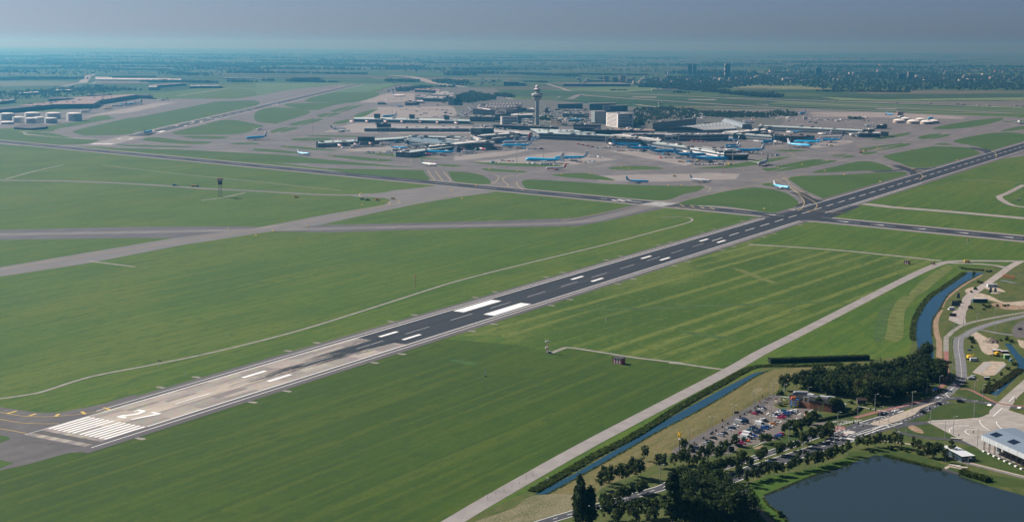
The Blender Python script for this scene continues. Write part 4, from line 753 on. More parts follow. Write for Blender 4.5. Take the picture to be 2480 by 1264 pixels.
# near gates pier with light teal roofs and square towers
pier('T3', [(800,722),(1000,745),(1370,795),(1370,812),(980,765),(800,738)], 13, 'teal roofed pier behind the row of blue jets', ROOFT, 2, WALLG, .6)
pier('T3', [(1370,795),(1850,868),(1850,892),(1370,815)], 13, 'teal roofed end of the pier behind the blue jets', ROOFT, 2, WALLW, .5)
pier('T3', [(240,625),(420,620),(960,695),(930,712),(600,665)], 15, 'pale grey roof slanting from the terminal to the teal pier', ROOFL, 1, WALLG, .5)
pier('T3', [(1540,795),(2000,840),(2100,850),(2000,862),(1700,825)], 11, 'grey roof behind the teal pier end', ROOFG, 1, WALLG, .5)
pier('T3', [(200,660),(600,675),(660,690),(660,700),(200,680)], 14, 'dark gate block left of the teal pier', ROOFD, 1, WALLD)
for c, x0, x1, yt, yb, lab in (('T3',160,192,650,752,'first square grey gate tower from the left by the blue jets'), ('T3',565,602,710,785,'second square grey gate tower by the blue jets'), ('T3',815,850,748,812,'third square grey gate tower by the blue jets'), ('T3',1105,1145,790,852,'fourth square grey gate tower by the blue jets'), ('T3',1485,1525,840,915,'fifth square grey gate tower, nearest the round pier end'), ('T3',1912,1980,600,672,'wide square gate tower right of the terminal front'),
    ('T4',590,655,390,462,'first grey stair tower on the right hand pier'), ('T4',868,940,402,455,'second grey stair tower on the right hand pier'), ('T4',1300,1368,428,482,'third grey stair tower on the right hand pier'), ('T4',1748,1815,435,490,'fourth grey stair tower on the right hand pier'), ('T1',150,178,902,992,'pale square tower at the end of the slanted pier'), ('T4',455,515,520,590,'grey stair tower beside the glass gate boxes')):
    a, b = g(c, x0, yb), g(c, x1, yb); H = (yb-yt)/CROPS[c][2]*mpp(a)*1.02; w_ = (b-a).length; m = (a+b)/2; e = empty('gate_tower', m, 0, lab, 'stair tower', 'square gate towers')
    A = MB(); A.box((0, w_*.4, (H-.5)/2), (w_, w_*.8, H-.5)); A.build('wall', mat('gate_tower_grey', (.42,.42,.43), .8, .06, .2), e); B = MB(); B.box((0, w_*.4, H-.2), (w_+.5, w_*.8+.5, .4)); B.build('roof', ROOFG, e)
def round_end():
    p = g('T3', 2000, 990); e = empty('pier_end', p + Vector((0,16,0)), 0, 'dark rounded two storey end of the teal roofed pier', 'airport pier'); M = Matrix.Diagonal((1.6,1,1,1))
    A = MB(); A.lathe([(17,0), (17,5)], 28, M=M); A.build('lower_wall', WALLD, e); A = MB(); A.lathe([(17.8,5), (18.4,9.5)], 28, M=M); A.build('upper_wall', mat('round_grey', (.10,.12,.12), .5), e); A = MB(); A.lathe([(18.6,9.5), (18.6,10.3)], 28, M=M); A.build('roof', ROOFG, e); A = MB(); A.box((-6,4,13), (20,10,5.5)); A.build('upper_storey', PG, e)
round_end()
pier('T4', [(455,378),(600,376),(1940,438),(1940,452),(600,392),(455,390)], 12, 'long teal roofed pier with four stair towers on the right', ROOFT, 2, WALLG, .45)
pier('T4', [(1880,472),(2180,475),(2200,488),(1885,485)], 11, 'low pale end of the long right hand pier', ROOFL, 1, WALLG, .5)
pier('T4', [(1940,440),(2110,440),(2120,430),(1945,430)], 15, 'black box on the end of the long right hand pier', ROOFD, 0, WALLD)
pier('T4', [(2205,470),(2310,475),(2320,462),(2210,458)], 11, 'dark gate house at the tip of the long right hand pier', ROOFD, 1, WALLD)
pier('T4', [(2140,378),(2290,375),(2300,368),(2145,368)], 9, 'dark shed behind the tip of the long right hand pier', ROOFD, 1, WALLD)
pier('T4', [(90,490),(250,488),(660,520),(660,535),(250,505),(90,505)], 12, 'short teal roofed pier beside the glass gate boxes', ROOFT, 2, WALLG, .45)
pier('T4', [(650,525),(1040,535),(1260,525),(1200,515),(700,515)], 14, 'cluster of black glass gate boxes behind the blue jets on the right', ROOFD, 1, PG)
pier('T4', [(90,485),(560,412),(590,414),(180,486)], 12, 'pale slanting roof walkway beside the stair towers', ROOFL, 1, WALLG, .5)
pier('T4', [(450,485),(740,500),(745,488),(460,474)], 9, 'dark low gate building under the stair tower', ROOFD, 1, WALLD)
for x0, x1, y0, y1, lab in ((980,1068,512,562,'first black box on the roof of the farthest pier'), (1480,1562,522,568,'second black box on the roof of the farthest pier'), (1980,2056,535,580,'third black box on the roof of the farthest pier'), (1015,1222,655,690,'black box on the roof of the second pier'), (745,990,838,880,'black box on the slanted pier roof')):
    BL('roof_box', 'T1', [(x0,y0),(x1,y0),(x1,y0-8),(x0,y0-8)], 12+(y1-y0)/5.9*1.05, lab, 'roof block', WALLD, ROOFD, 0, z0=10)
# ---- boarding bridges
RW = plain('bridge_red', (.50,.07,.08))
def bridge(c, a, b, lab, striped=True, z=4.2):
    p, q = g(c, *a, z), g(c, *b, z); d = q-p; L = max(8, min(d.length, 38)); m = (p+q)/2; e = empty('boarding_bridge', (m.x, m.y, 0), math.atan2(d.y, d.x), lab, 'boarding bridge', 'boarding bridges')
    A = MB(); A.box((-L*.2,0,z), (L*.6,3,2.8)); A.build('tunnel', WALLW, e); A = MB(); A.box((L*.2,0,z), (L*.5,2.5,2.4)); A.build('inner_tunnel', RW if striped else ROOFG, e); A = MB(); A.box((L*.46,0,z), (3.4,3.6,3.2)); A.build('cab', WALLG, e); A = MB(); A.tube((L*.3,0,0), (L*.3,0,z-1), .4, n=6); A.box((L*.3,0,.4), (1,3,.8)); A.build('wheel_leg', STEEL, e)
pl_ = ['ordinal']
BR = [('T1',(640,610),(690,620)), ('T1',(835,600),(925,625)), ('T1',(1080,600),(1215,632)), ('T1',(1330,605),(1425,630)), ('T1',(1585,608),(1680,632)), ('T1',(1838,615),(1930,640)), ('T1',(2085,620),(2230,655))]
for i, (c, a, b) in enumerate(BR): bridge(c, a, b, '%s red and white bridge from the left end of the farthest pier' % nth(i))
BR2 = [('T1',(1500,720),(1590,740)), ('T1',(1850,725),(1940,745)), ('T1',(450,945),(530,970)), ('T1',(670,930),(740,950)), ('T1',(880,915),(960,940)), ('T1',(1080,900),(1140,918)), ('T1',(1500,1065),(1620,1085)), ('T1',(1590,1070),(1830,1085)), ('T1',(1740,1040),(1830,1065)), ('T1',(1950,1030),(2100,1050)), ('T1',(2160,1005),(2300,1030)),
  ('T2',(30,1000),(200,1030)), ('T2',(310,990),(480,1015)), ('T2',(440,970),(560,990)), ('T2',(500,980),(680,990)), ('T2',(610,880),(720,890))]
for i, (c, a, b) in enumerate(BR2): bridge(c, a, b, '%s dark red bridge, counted from the left along the near piers' % nth(i))
BR3 = [('T3',(200,745),(280,770)), ('T3',(430,690),(560,715)), ('T3',(600,770),(690,800)), ('T3',(1000,790),(1110,800)), ('T3',(1250,860),(1380,880)), ('T3',(1700,900),(1900,930)), ('T4',(670,570),(800,590)), ('T4',(665,600),(810,620)), ('T4',(390,595),(520,605)), ('T4',(580,450),(690,470)), ('T4',(860,465),(960,475)), ('T4',(1310,490),(1420,500)), ('T4',(1760,505),(1860,520))]
for i, (c, a, b) in enumerate(BR3): bridge(c, a, b, '%s white bridge, counted from the left among the blue jets and right hand piers' % nth(i), False)
# ---- aircraft
PL = [('wide','blue','Z1',(1480,893),(1385,912),'blue jet seen from behind on the far runway'), ('wide','blue','Z1',(2350,968),(2615,950),'large blue jet taxiing alone left of the piers'), ('narrow','yellow','Z1',(955,668),(1140,656),'yellow cargo jet parked by the brown sheds'),
 ('wide','red','Z1',(1030,645),(1270,636),'white jet with red tail behind the yellow cargo jet'), ('wide','blue','Z1',(1115,632),(1350,625),'blue jet with white tail behind the red tailed jet'), ('wide','dark','Z1',(1185,622),(1430,612),'white jet with dark tail behind the blue cargo stand jet'), ('narrow','dark','Z1',(1520,578),(1655,572),'white jet with dark tail alone at the far cargo apron end'), ('wide','dark','Z1',(745,705),(920,690),'white jet with dark tail behind the storage tanks'),
 ('wide','skytail','T1',(1470,270),(1215,262),'long white jet with blue tail on the far apron'), ('small','blue','T1',(1265,418),(1420,410),'pale blue jet by the road across the far apron'), ('wide','blue','T1',(1115,572),(1285,562),'blue jet half hidden behind the farthest pier'),
 ('narrow','green','T1',(590,735),(345,735),'white jet with green tail at the left tip of the second pier'), ('narrow','green','T1',(640,768),(420,765),'front one of two green tailed jets at the second pier'), ('narrow','white','T1',(1205,765),(1275,752),'small white jet parked before the second pier'),
 ('narrow','white','T1',(655,995),(790,975),'white jet with grey tail at the slanted pier'), ('narrow','skytail','T1',(1090,955),(1265,950),'white jet with blue and orange tail at the slanted pier'), ('wide','dark','T1',(1760,985),(1465,1005),'long white jet with dark red blue tail between the piers'), ('narrow','blue','T1',(1420,1020),(1245,1015),'blue jet half hidden behind the near pier head'),
 ('narrow','white','T1',(1600,935),(1660,930),'jet whose white tail shows over the near pier'), ('narrow','white','T1',(1830,935),(1890,930),'jet whose pale tail shows over the middle of the near pier'), ('wide','blue','T1',(1745,1098),(2110,1100),'large blue jet parked along the near pier'), ('narrow','green','T1',(2235,1080),(2435,1070),'white jet with green tail and red engine by the near pier'),
 ('narrow','blue','Z2',(525,1112),(395,1100),'blue jet with white tail taxiing left of the pier head'), ('narrow','green','Z2',(1765,1218),(1600,1205),'white jet with green tail taxiing on the dark taxiway'), ('small','blue','T2',(965,720),(820,715),'small blue jet in front of the striped office'), ('wide','red','T2',(775,900),(1030,895),'white jet with red tail at the pier knuckle'),
 ('narrow','blue','T2',(1010,890),(1195,888),'blue jet with white tail nearest the terminal front'), ('narrow','blue','T2',(670,925),(840,922),'blue jet half hidden at the near pier knuckle'), ('wide','darkred','T2',(690,955),(1095,948),'silver jet with dark red tail beside the blue jets'), ('wide','blue','T2',(700,1000),(1090,1000),'blue jet in front of the silver dark red tailed jet'),
 ('jumbo','blue','T2',(1060,1215),(1525,1222),'largest blue jumbo jet on the pale stand in the middle'), ('wide','blue','T2',(1505,1180),(1835,1178),'blue jet behind the jumbo on the pale stand'), ('narrow','orange','Z3',(320,1252),(530,1247),'orange and white jet taxiing below the jumbo'), ('wide','blue','T2',(2170,890),(1825,892),'blue jet at the gate below the hotel'),
 ('wide','deep_and_shaded_blue','T3',(665,812),(270,808),'first blue jet from the left in the row by the teal pier'), ('wide','deep_and_shaded_blue','T3',(885,860),(470,858),'second blue jet from the left in the row by the teal pier'), ('wide','deep_and_shaded_blue','T3',(1195,905),(815,908),'third blue jet from the left in the row by the teal pier'), ('wide','deep_and_shaded_blue','T3',(1540,955),(1195,955),'fourth blue jet from the left in the row by the teal pier'), ('jumbo','deep_and_shaded_blue','T3',(1850,1020),(1430,1012),'nearest blue jumbo in the row by the round pier end'),
 ('narrow','deep_and_shaded_blue','T3',(1900,725),(2080,715),'blue jet with white nose by the wide gate tower'), ('narrow','deep_and_shaded_blue','T3',(1825,808),(2100,795),'upper one of two blue jets behind the round pier end'), ('narrow','deep_and_shaded_blue','T3',(1855,838),(2105,828),'lower one of two blue jets behind the round pier end'), ('jumbo','blue','T3',(2010,905),(2430,892),'blue jumbo right of the round pier end'), ('wide','silver','T4',(425,975),(615,925),'silver jet with black tail taxiing towards the grass'),
 ('wide','blue','T4',(1005,645),(1325,655),'blue jet with white tail in front of the glass gate boxes'), ('wide','blue','T4',(1330,625),(1600,622),'rightmost blue jet with white tail by the glass gate boxes'), ('wide','blue','T4',(1262,712),(812,680),'blue jet facing right on the apron edge'), ('narrow','orangetop','T4',(1150,605),(1320,605),'orange jet behind the white tailed blue jets'), ('wide','dark','T4',(1345,585),(1655,580),'white jet with dark blue tail behind the blue jets'),
 ('wide','skytail','T4',(1780,545),(1960,530),'blue and white jet facing out at the right hand pier end'), ('narrow','white','T4',(1310,515),(1500,510),'white jet at the third stair tower'), ('narrow','blue','T4',(1060,490),(870,488),'blue and white jet at the second stair tower'), ('wide','deep_and_shaded_blue','T4',(560,650),(640,640),'shaded blue jet seen from the front among the gates'), ('narrow','red','T4',(210,335),(385,328),'upper one of two red tailed jets behind the station canopy'), ('narrow','red','T4',(235,350),(408,345),'lower one of two red tailed jets behind the station canopy'),
 ('wide','deep_and_shaded_blue','T4',(1008,238),(1170,215),'shaded blue jet on the far apron beyond the right hand pier'), ('narrow','deep_and_shaded_blue','T4',(2395,240),(2270,228),'shaded blue jet at the far right apron'), ('wide','dark','Z4',(1240,760),(1345,738),'white jet with dark tail beside the round tanks'), ('wide','blue','Z4',(1530,775),(1620,758),'blue jet behind the round tanks'), ('wide','silver','Z4',(2440,805),(2420,790),'dark jet head on at the far right taxiway'),
 ('small','deep_and_shaded_blue','M2',(2222,133),(2072,128),'all blue small jet taxiing on the pale concrete'), ('narrow','grey','M3',(212,132),(45,120),'grey jet with yellow engines on the pale concrete'), ('narrow','blue','M3',(775,182),(655,165),'blue jet with white tail waiting by the runway exit'), ('narrow','white','Z2',(10,868),(62,858),'small white jet on the far taxiway at the left'), ('narrow','white','T4',(1970,402),(2110,392),'grey jet behind the long right hand pier'), ('narrow','white','Z3',(445,560),(480,548),'white tailed jet on the far taxiway behind the tower'), ('narrow','white','Z3',(640,536),(680,528),'white jet rolling on the far taxiway')]
PSPOT = []
for k, s, c, a, b, lab in PL: PSPOT.append((plane(k, s, c, a, b, lab), lab, KIND[k][0]))
# ---- round tanks
def tank(c, x, yb, hw, H, lab, cone=.15, grp='round storage tanks', m=None):
    p = g(c, x, yb); r = hw/CROPS[c][2]*mpp(p); e = empty('storage_tank', p + Vector((0, r, 0)), 0, lab, 'storage tank', grp)
    A = MB(); A.smooth = True; A.lathe([(r,0), (r,H)], 32); A.build('wall', m or mat('tank_white', (.62,.62,.60), .5, .08, .1), e); A = MB(); A.smooth = True; A.lathe([(r*1.01,H), (r*.6,H+r*cone*.7), (.1,H+r*cone)], 32); A.build('roof', plain('tank_roof', (.70,.70,.68)), e)
    A = MB(); n = 16
    for k in range(n): t0, t1 = -2.2+.09*k, -2.2+.09*(k+1); A.face([((r+.7)*math.cos(t0), (r+.7)*math.sin(t0), H*k/n), ((r+.7)*math.cos(t1), (r+.7)*math.sin(t1), H*(k+1)/n), ((r+.7)*math.cos(t1), (r+.7)*math.sin(t1), H*(k+1)/n+.9), ((r+.7)*math.cos(t0), (r+.7)*math.sin(t0), H*k/n+.9)])
    A.build('stair', DKSTEEL, e)
for i, (x, yb, hw, yt) in enumerate([(50,765,64,690), (165,792,58,728), (290,745,68,684), (285,798,57,738), (365,790,50,728), (495,752,66,686), (475,798,57,738), (700,775,68,688), (45,806,60,778)]):
    tank('Z1', x, yb, hw, max(4, (yb-yt-8)/4*1.0), '%s white storage tank from the left in the cluster at the left edge' % nth(i))
for i, (x, yb, hw) in enumerate([(1285,795,56), (1345,775,45), (1425,803,60), (1490,782,45), (1555,808,60), (1620,800,50)]):
    tank('Z4', x, yb, hw, 7, '%s low tan tank with a cone roof, from the left at the right hand apron' % nth(i), .28, 'low tan tanks', mat('tan_tank', (.40,.37,.32), .8, .1, .1))
# ---- cargo sheds and hangars at the left
STRIPE = layered('striped_brown_roof', [((.22,.17,.16),0,0,0,0,0,0), ((.34,.30,.29), 1, (300,9,1), R(10), .5,.6,.8), ((.14,.11,.11), 1, (300,14,1), R(10), .52,.6,.6)], .85)
for c, pts, H, lab, wl, rf, n in (('Z1',[(360,600),(740,563),(965,575),(900,607),(530,612)],15,'brown striped roof cargo shed behind the tanks',WALLD,STRIPE,0), ('Z1',[(700,545),(1300,514),(1312,520),(960,572),(740,562)],15,'longest dark cargo shed with a thin pink roof',WALLD,STRIPE,0), ('Z1',[(-60,650),(170,622),(340,600),(540,612),(350,632),(-60,668)],13,'dark cargo shed at the left edge behind the tanks',WALLD,ROOFD,0),
  ('Z1',[(170,622),(330,603),(530,612),(360,628)],14,'low striped roof shed joined to the cargo sheds',WALLD,STRIPE,0), ('Z1',[(1300,522),(1480,530),(1485,520),(1310,515)],13,'dark end block of the long cargo shed',WALLD,ROOFD,1), ('Z1',[(180,506),(370,494),(375,488),(200,498)],9,'white roofed hall left of the cargo sheds',WALLG,ROOFL,0), ('Z1',[(520,476),(690,474),(700,467),(530,468)],9,'second white roofed hall behind the cargo sheds',WALLG,ROOFL,0),
  ('Z1',[(0,585),(120,570),(150,560),(0,562)],10,'grey hall at the left edge behind the cargo sheds',WALLD,ROOFG,0), ('Z1',[(840,525),(1020,522),(1090,512),(860,512)],12,'dark hall behind the longest cargo shed',WALLD,ROOFD,0), ('Z1',[(470,560),(700,555),(720,540),(480,545)],11,'dark hall between the white roofed halls and the sheds',WALLD,ROOFD,0),
  ('Z1',[(1535,428),(1800,408),(1800,402),(1440,424)],12,'pink roofed maintenance hangar on the far left',WALLD,ROOFBR,0), ('Z1',[(1440,448),(1520,448),(1525,425),(1445,425)],13,'pale front of the pink roofed hangar',WALLG,ROOFG,0), ('Z1',[(1840,438),(2150,434),(2150,426),(1850,426)],10,'long grey hangar right of the pink roofed hangar',WALLD,ROOFG,0),
  ('Z1',[(915,356),(1085,358),(1085,348),(920,346)],8,'white greenhouse end block on the far left',WALLW,ROOFL,0), ('Z1',[(920,370),(1750,376),(1755,366),(1090,360),(925,362)],7,'long white greenhouse row on the far left',WALLW,ROOFL,0), ('Z1',[(135,835),(300,845),(450,830),(440,805),(230,805),(150,822)],5,'dark curved roof shelter in front of the tanks',WALLD,ROOFD,0)):
    BL('greenhouse' if 'greenhouse' in lab else 'hangar' if 'hangar' in lab else 'cargo_shed', c, pts, H, lab, wall=wl, top=rf, floors=n)
# ---- apron light masts
MA = [('T2',895,1225,1030), ('T2',1278,1150,930), ('T2',1600,1110,900), ('T2',1948,1085,990), ('T2',2215,820,720), ('T3',600,715,620), ('T3',1200,830,650), ('T3',1518,840,645), ('T3',1812,930,720), ('T3',1978,1025,840), ('T3',1040,720,650), ('T3',2450,500,360), ('T4',905,725,535), ('T4',655,370,255), ('T4',1360,410,300), ('T4',1805,430,310), ('T4',1125,345,235), ('T4',1885,370,100), ('T4',2230,270,150), ('T4',2305,400,240), ('T4',800,225,95), ('T4',1480,350,110), ('T1',1680,1095,860), ('T1',105,810,560), ('T1',2115,1000,870), ('T1',1490,690,560), ('T1',1240,530,400), ('T2',450,930,800), ('T4',2120,550,400), ('T4',80,875,720)]
for i, (c, x, yb, yt) in enumerate(MA):
    p = g(c, x, yb); H = (yb-yt)/CROPS[c][2]*mpp(p)*1.01; H = min(H, 40); e = empty('light_mast', p, 0, '%s of the tall thin apron light masts, in order from the pale stand outward' % nth(i), 'light mast', 'apron light masts')
    A = MB(); A.tube((0,0,0), (0,0,H), .45, .25, 6); A.build('pole', STEEL, e); A = MB(); A.box((0,0,H), (4.5,1.6,.8)); A.build('lamp_head', plain('mast_head', (.5,.52,.52)), e)
# ---- apron vehicles and container rows
SV = [colmat(c) for c in ((.75,.76,.76), (.10,.12,.14), (.05,.26,.48), (.55,.40,.06), (.55,.58,.60), (.45,.06,.06))]
def sv_proto(kind):
    if ('sv', kind) in _cars: return _cars[('sv', kind)]
    A = MB(); W_ = MB()
    if kind == 'box': A.box((0,0,1.3), (2.4,1.6,1.7)); W_.box((0,0,.3), (2.6,1.5,.3)); r = ('container', 'dolly')
    elif kind == 'truck': A.box((-1.2,0,2.1), (5,2.4,2.6)); A.box((2.3,0,1.5), (1.6,2.3,1.8)); [W_.tube((x,s*1.0,.5),(x,s*1.2,.5),.5,n=8) for x in (-2.6,2.2) for s in (-1,1)]; r = ('body', 'wheel_set')
    else: A.box((0,0,1.0), (3.2,1.7,.9)); A.box((-.6,0,1.7), (1.2,1.5,.8)); [W_.tube((x,s*.75,.4),(x,s*.9,.4),.4,n=8) for x in (-1,1) for s in (-1,1)]; r = ('body', 'wheel_set')
    _cars[('sv', kind)] = (A, W_, r); return _cars[('sv', kind)]
_svm = {}
def service(kind, mi, p, ang, lab, grp):
    A, W_, (n1, n2) = sv_proto(kind)
    if (kind, mi) not in _svm: _svm[(kind, mi)] = (A.mesh(n1, SV[mi]), W_.mesh(n2, BLACK))
    e = empty({'box':'baggage_container', 'truck':'service_truck', 'tug':'baggage_tug'}[kind], p, ang, lab, {'box':'baggage container', 'truck':'truck', 'tug':'tug'}[kind], grp)
    a, b = _svm[(kind, mi)]; link(bpy.data.objects.new(n1, a), e); link(bpy.data.objects.new(n2, b), e)
ROWS = [('T2',(490,1205),(630,1218),9,'on the grass edge left of the jumbo'), ('T2',(690,1185),(840,1192),9,'left of the jumbo'), ('T2',(1030,1225),(1440,1245),18,'under the jumbo'), ('T2',(1440,1225),(1560,1228),7,'behind the jumbo tail'), ('T2',(1760,1205),(1880,1210),8,'under the jet behind the jumbo'), ('T2',(1940,1125),(2120,1140),10,'right of the pale stand jets'), ('T2',(1940,1190),(2010,1195),4,'alone at the right of the pale stand'),
  ('T2',(1020,1022),(1280,1015),12,'by the blue jet below the silver jet'), ('T2',(660,1025),(810,1032),8,'below the silver jet'), ('T3',(330,865),(530,862),10,'below the second blue jet'), ('T3',(40,825),(270,820),12,'below the first blue jet'), ('T3',(940,968),(1220,965),13,'below the third blue jet'), ('T3',(1230,1025),(1400,1018),8,'left of the nearest blue jumbo'), ('T3',(1435,1060),(1990,1060),24,'in the long row below the nearest blue jumbo'), ('T1',(910,1065),(1240,1075),14,'left of the near pier head'), ('T1',(1180,1048),(1270,1050),4,'beside the near pier head'), ('T1',(520,1000),(690,1005),7,'under the slanted pier'),
  ('T1',(950,770),(1140,785),9,'before the second pier'), ('T1',(1100,320),(1500,300),16,'on the far apron'), ('T1',(1180,290),(1500,288),12,'behind the first row on the far apron'), ('T1',(1350,452),(1820,455),16,'across the wide far stand'), ('T1',(1850,455),(2080,470),10,'at the right of the wide far stand'), ('T1',(1820,555),(1970,548),8,'by the third black box'), ('T4',(1340,668),(1510,675),8,'right of the white tailed blue jets'), ('T4',(650,812),(725,815),4,'beside the round pier end grass'), ('T1',(1340,925),(1440,930),5,'between the near piers')]
r4 = random.Random(11)
for c, a, b, n, wh in ROWS:
    for k in range(n):
        t = (k+r4.uniform(-.25,.25))/max(1, n-1); p = g(c, a[0]+(b[0]-a[0])*t, a[1]+(b[1]-a[1])*t); kd = r4.choices(['box','tug','truck'], [6,2,1])[0]; mi = r4.choices(range(6), [8,2,2,1,3,.6])[0]
        nm = ['white','dark grey','blue','yellow','grey','red'][mi]
        service(kd, mi, p, XANG+r4.uniform(-.6,.6), '%s %s standing %s' % (nm, {'box':'container dolly','tug':'tug','truck':'box truck'}[kd], wh), 'ground vehicles %s' % wh)
for e_, lab, L_ in PSPOT:                               # vehicles gathered around each parked jet
    if 'taxi' in lab or 'runway' in lab or 'far taxiway' in lab or 'concrete' in lab: continue
    for k in range(7):
        v = e_.matrix_basis @ Vector((r4.uniform(-.35,.45)*L_, r4.choice((-1,1))*r4.uniform(.09,.3)*L_, 0)); kd = r4.choices(['box','tug','truck'], [4,2,3])[0]; mi = r4.choices(range(6), [8,2,2,1,3,.6])[0]
        service(kd, mi, (v.x, v.y, .15), r4.uniform(0,6.28), '%s %s beside the %s' % (['white','dark','blue','yellow','grey','red'][mi], {'box':'dolly','tug':'tug','truck':'truck'}[kd], ' '.join(lab.split()[:9])), 'ground vehicles beside the %s' % ' '.join(lab.split()[:9]))
SG = [('M1',1857,515),('M1',2232,446),('M1',1983,482),('M1',1660,468),('M2',876,246),('M2',375,243),('M2',800,190),('M2',977,148),('M2',2370,152),('M2',2465,150),('M2',1595,68),('M2',1805,62),('M2',1075,30),('M2',1275,45),('M2',153,293),('Q8',740,337),('Q8',1085,403),('Q8',550,300),('Q8',1830,197),('Q8',330,238),('Q8',575,200),('Q8',1085,88),('Q8',1060,75),('Q8',1320,30),('M3',1172,72),('M3',590,320),('M3',690,22),('Z2',305,1018),('Z2',740,1110),('Z2',1180,1153),('Z2',2150,1170),('Z2',2260,1242),('Z2',525,957),('T3',380,1092),('T3',490,1115),('Z2',920,1070)]
for k, (c, x, y) in enumerate(sorted(SG, key=lambda t: px(*t)[0])):
    e = empty('taxiway_sign', g(c, x, y), -.93, '%s yellow taxiway sign from the left along the taxiways' % nth(k), 'sign', 'yellow taxiway signs'); A = MB(); A.box((0,0,.9), (3.4,.5,1.4)); A.build('panel', YEL, e); A = MB(); A.box((0,0,.15), (3.0,.5,.3)); A.build('base', DKSTEEL, e)
for c, a, b, n, lab in (('T2',(1775,948),(1980,985),7,'red and white barrier block %s'), ('T3',(1235,720),(1590,740),12,'red and white site block %s')):
    for k in range(n):
        p = g(c, a[0]+(b[0]-a[0])*k/(n-1), a[1]+(b[1]-a[1])*k/(n-1)); e = empty('barrier_block', p, 0, ('%s red and white barrier from the left, ' % nth(k)) + ('beside the crane yard' if c == 'T2' else 'in front of the terminal'), 'barrier', 'red and white barriers')
        A = MB(); A.box((0,0,1.3), (5.0,2.4,2.6)); A.build('block', [RW, WALLW][k % 2], e); A = MB(); A.box((0,0,.12), (5.4,2.8,.24)); A.build('foot', DKSTEEL, e)
# ------------------------------------------------------------------ the corner outside the fence: water, roads, car park
WATER = bpy.data.materials.new('water'); WATER.use_nodes = True
def _w(m, col, bump, rough):
    n = m.node_tree.nodes; l = m.node_tree.links; b = n['Principled BSDF']; b.inputs['Base Color'].default_value = (*col, 1); b.inputs['Roughness'].default_value = rough; b.inputs['IOR'].default_value = 1.33; b.inputs['Specular IOR Level'].default_value = .5
    nz = n.new('ShaderNodeTexNoise'); nz.inputs['Scale'].default_value = .9; nz.inputs['Detail'].default_value = 3; tc = n.new('ShaderNodeTexCoord'); bp = n.new('ShaderNodeBump'); bp.inputs['Strength'].default_value = bump; bp.inputs['Distance'].default_value = .05
    l.new(tc.outputs['Object'], nz.inputs['Vector']); l.new(nz.outputs['Fac'], bp.inputs['Height']); l.new(bp.outputs[0], b.inputs['Normal'])
_w(WATER, (.014,.052,.080), .12, .06)
POND = bpy.data.materials.new('pond_water'); POND.use_nodes = True; _w(POND, (.022,.036,.040), .03, .02)
def sheet(name, c, pts, m, z, sm=0): A = MB(); p = gs(c, pts); A.sheet(smooth(p, sm) if sm else p, z); return struct(name, A, m)
def strip2(name, segs, wd, m, z, k=5):
    p = []
    for c, pts in segs: p += gs(c, pts)
    p = smooth(p, k, False); A = MB(); A.ribbon(p, wd, z); struct(name, A, m); return p
def line(A, p, off, wd, z, dash=None):
    """painted line parallel to polyline p"""
    p = [Vector((q[0], q[1], 0)) for q in p]; q = []
    for i in range(len(p)):
        a, b = p[max(i-1,0)], p[min(i+1,len(p)-1)]; d = (b-a).normalized(); q.append(p[i] + Vector((-d.y, d.x, 0))*off)
    if not dash: A.ribbon(q, wd, z); return
    acc = 0; on = True; cur = [q[0]]; left = dash[0]
    for a, b in zip(q, q[1:]):
        L = (b-a).length; t = 0
        while L - t > left:
            t += left; m = a.lerp(b, t/L); cur.append(m)
            if on: A.ribbon(cur, wd, z)
            on = not on; left = dash[0] if on else dash[1]; cur = [m]
        left -= L-t; cur.append(b)
ROADA = mat('road_asphalt', (.058,.060,.068), .85, .2, .15); ROADB = layered('bus_concrete', [((.31,.285,.255),0,0,0,0,0,0), ((.24,.22,.20), 1, (20,6,1), .6, .42,.6,.7), ((.37,.34,.30), 1, (9,4,1), -.5, .52,.66,.7), ((.17,.16,.15), 1, (12,.9,1), .9, .6,.7,.5)], .9); TAN = mat('tan_paving', (.34,.29,.235), .9, .1, .4); REDP = mat('red_cycle_path', (.24,.115,.10), .9, .15, .3); LOT = mat('car_park_asphalt', (.135,.118,.106), .9, .15, .08); LOT2 = mat('car_park_edge', (.10,.092,.09), .9, .15, .1); SAND = mat('sand', (.34,.28,.215), .95, .3, .3); SOIL = mat('brown_soil', (.24,.17,.11), .95, .35, .3)
ROUGH = layered('rough_grass', [((.062,.085,.018),0,0,0,0,0,0), ((.095,.095,.030), 1, (14,5,1), PANG, .42,.62,.8), ((.040,.066,.014), 1, (25,12,1), PANG, .5,.65,.8), ((.13,.12,.055), 1, (3,2,1), PANG, .55,.75,.6), ((.03,.05,.012), 1, (1.2,1.2,1), PANG, .52,.7,.5)])
DRYG = layered('dry_meadow', [((.135,.115,.045),0,0,0,0,0,0), ((.09,.092,.028), 1, (20,4,1), PANG, .42,.6,.8), ((.19,.165,.085), 1, (2.2,1.5,1), PANG, .52,.7,.7), ((.06,.07,.02), 1, (1.5,1.2,1), PANG, .55,.72,.6)])
FLOW = layered('flowering_weeds', [((.15,.135,.075),0,0,0,0,0,0), ((.085,.090,.035), 1, (22,9,1), PANG, .45,.62,.85), ((.34,.31,.22), 1, (1.1,.8,1), PANG, .50,.72,.7), ((.05,.06,.02), 1, (2.2,1.2,1), PANG, .56,.7,.6)])
LAWN = layered('near_lawn', [((.036,.062,.012),0,0,0,0,0,0), ((.056,.074,.018), 1, (16,9,1), PANG, .45,.65,.7), ((.024,.054,.010), 1, (9,5,1), PANG, .5,.68,.7), ((.085,.088,.03), 1, (4,3,1), PANG, .6,.75,.5)])
LUSH = layered('lush_bank', [((.042,.086,.010),0,0,0,0,0,0), ((.035,.080,.010), 1, (6,3,1), PANG, .45,.65,.7), ((.07,.12,.016), 1, (2,2,1), PANG, .5,.7,.6)])
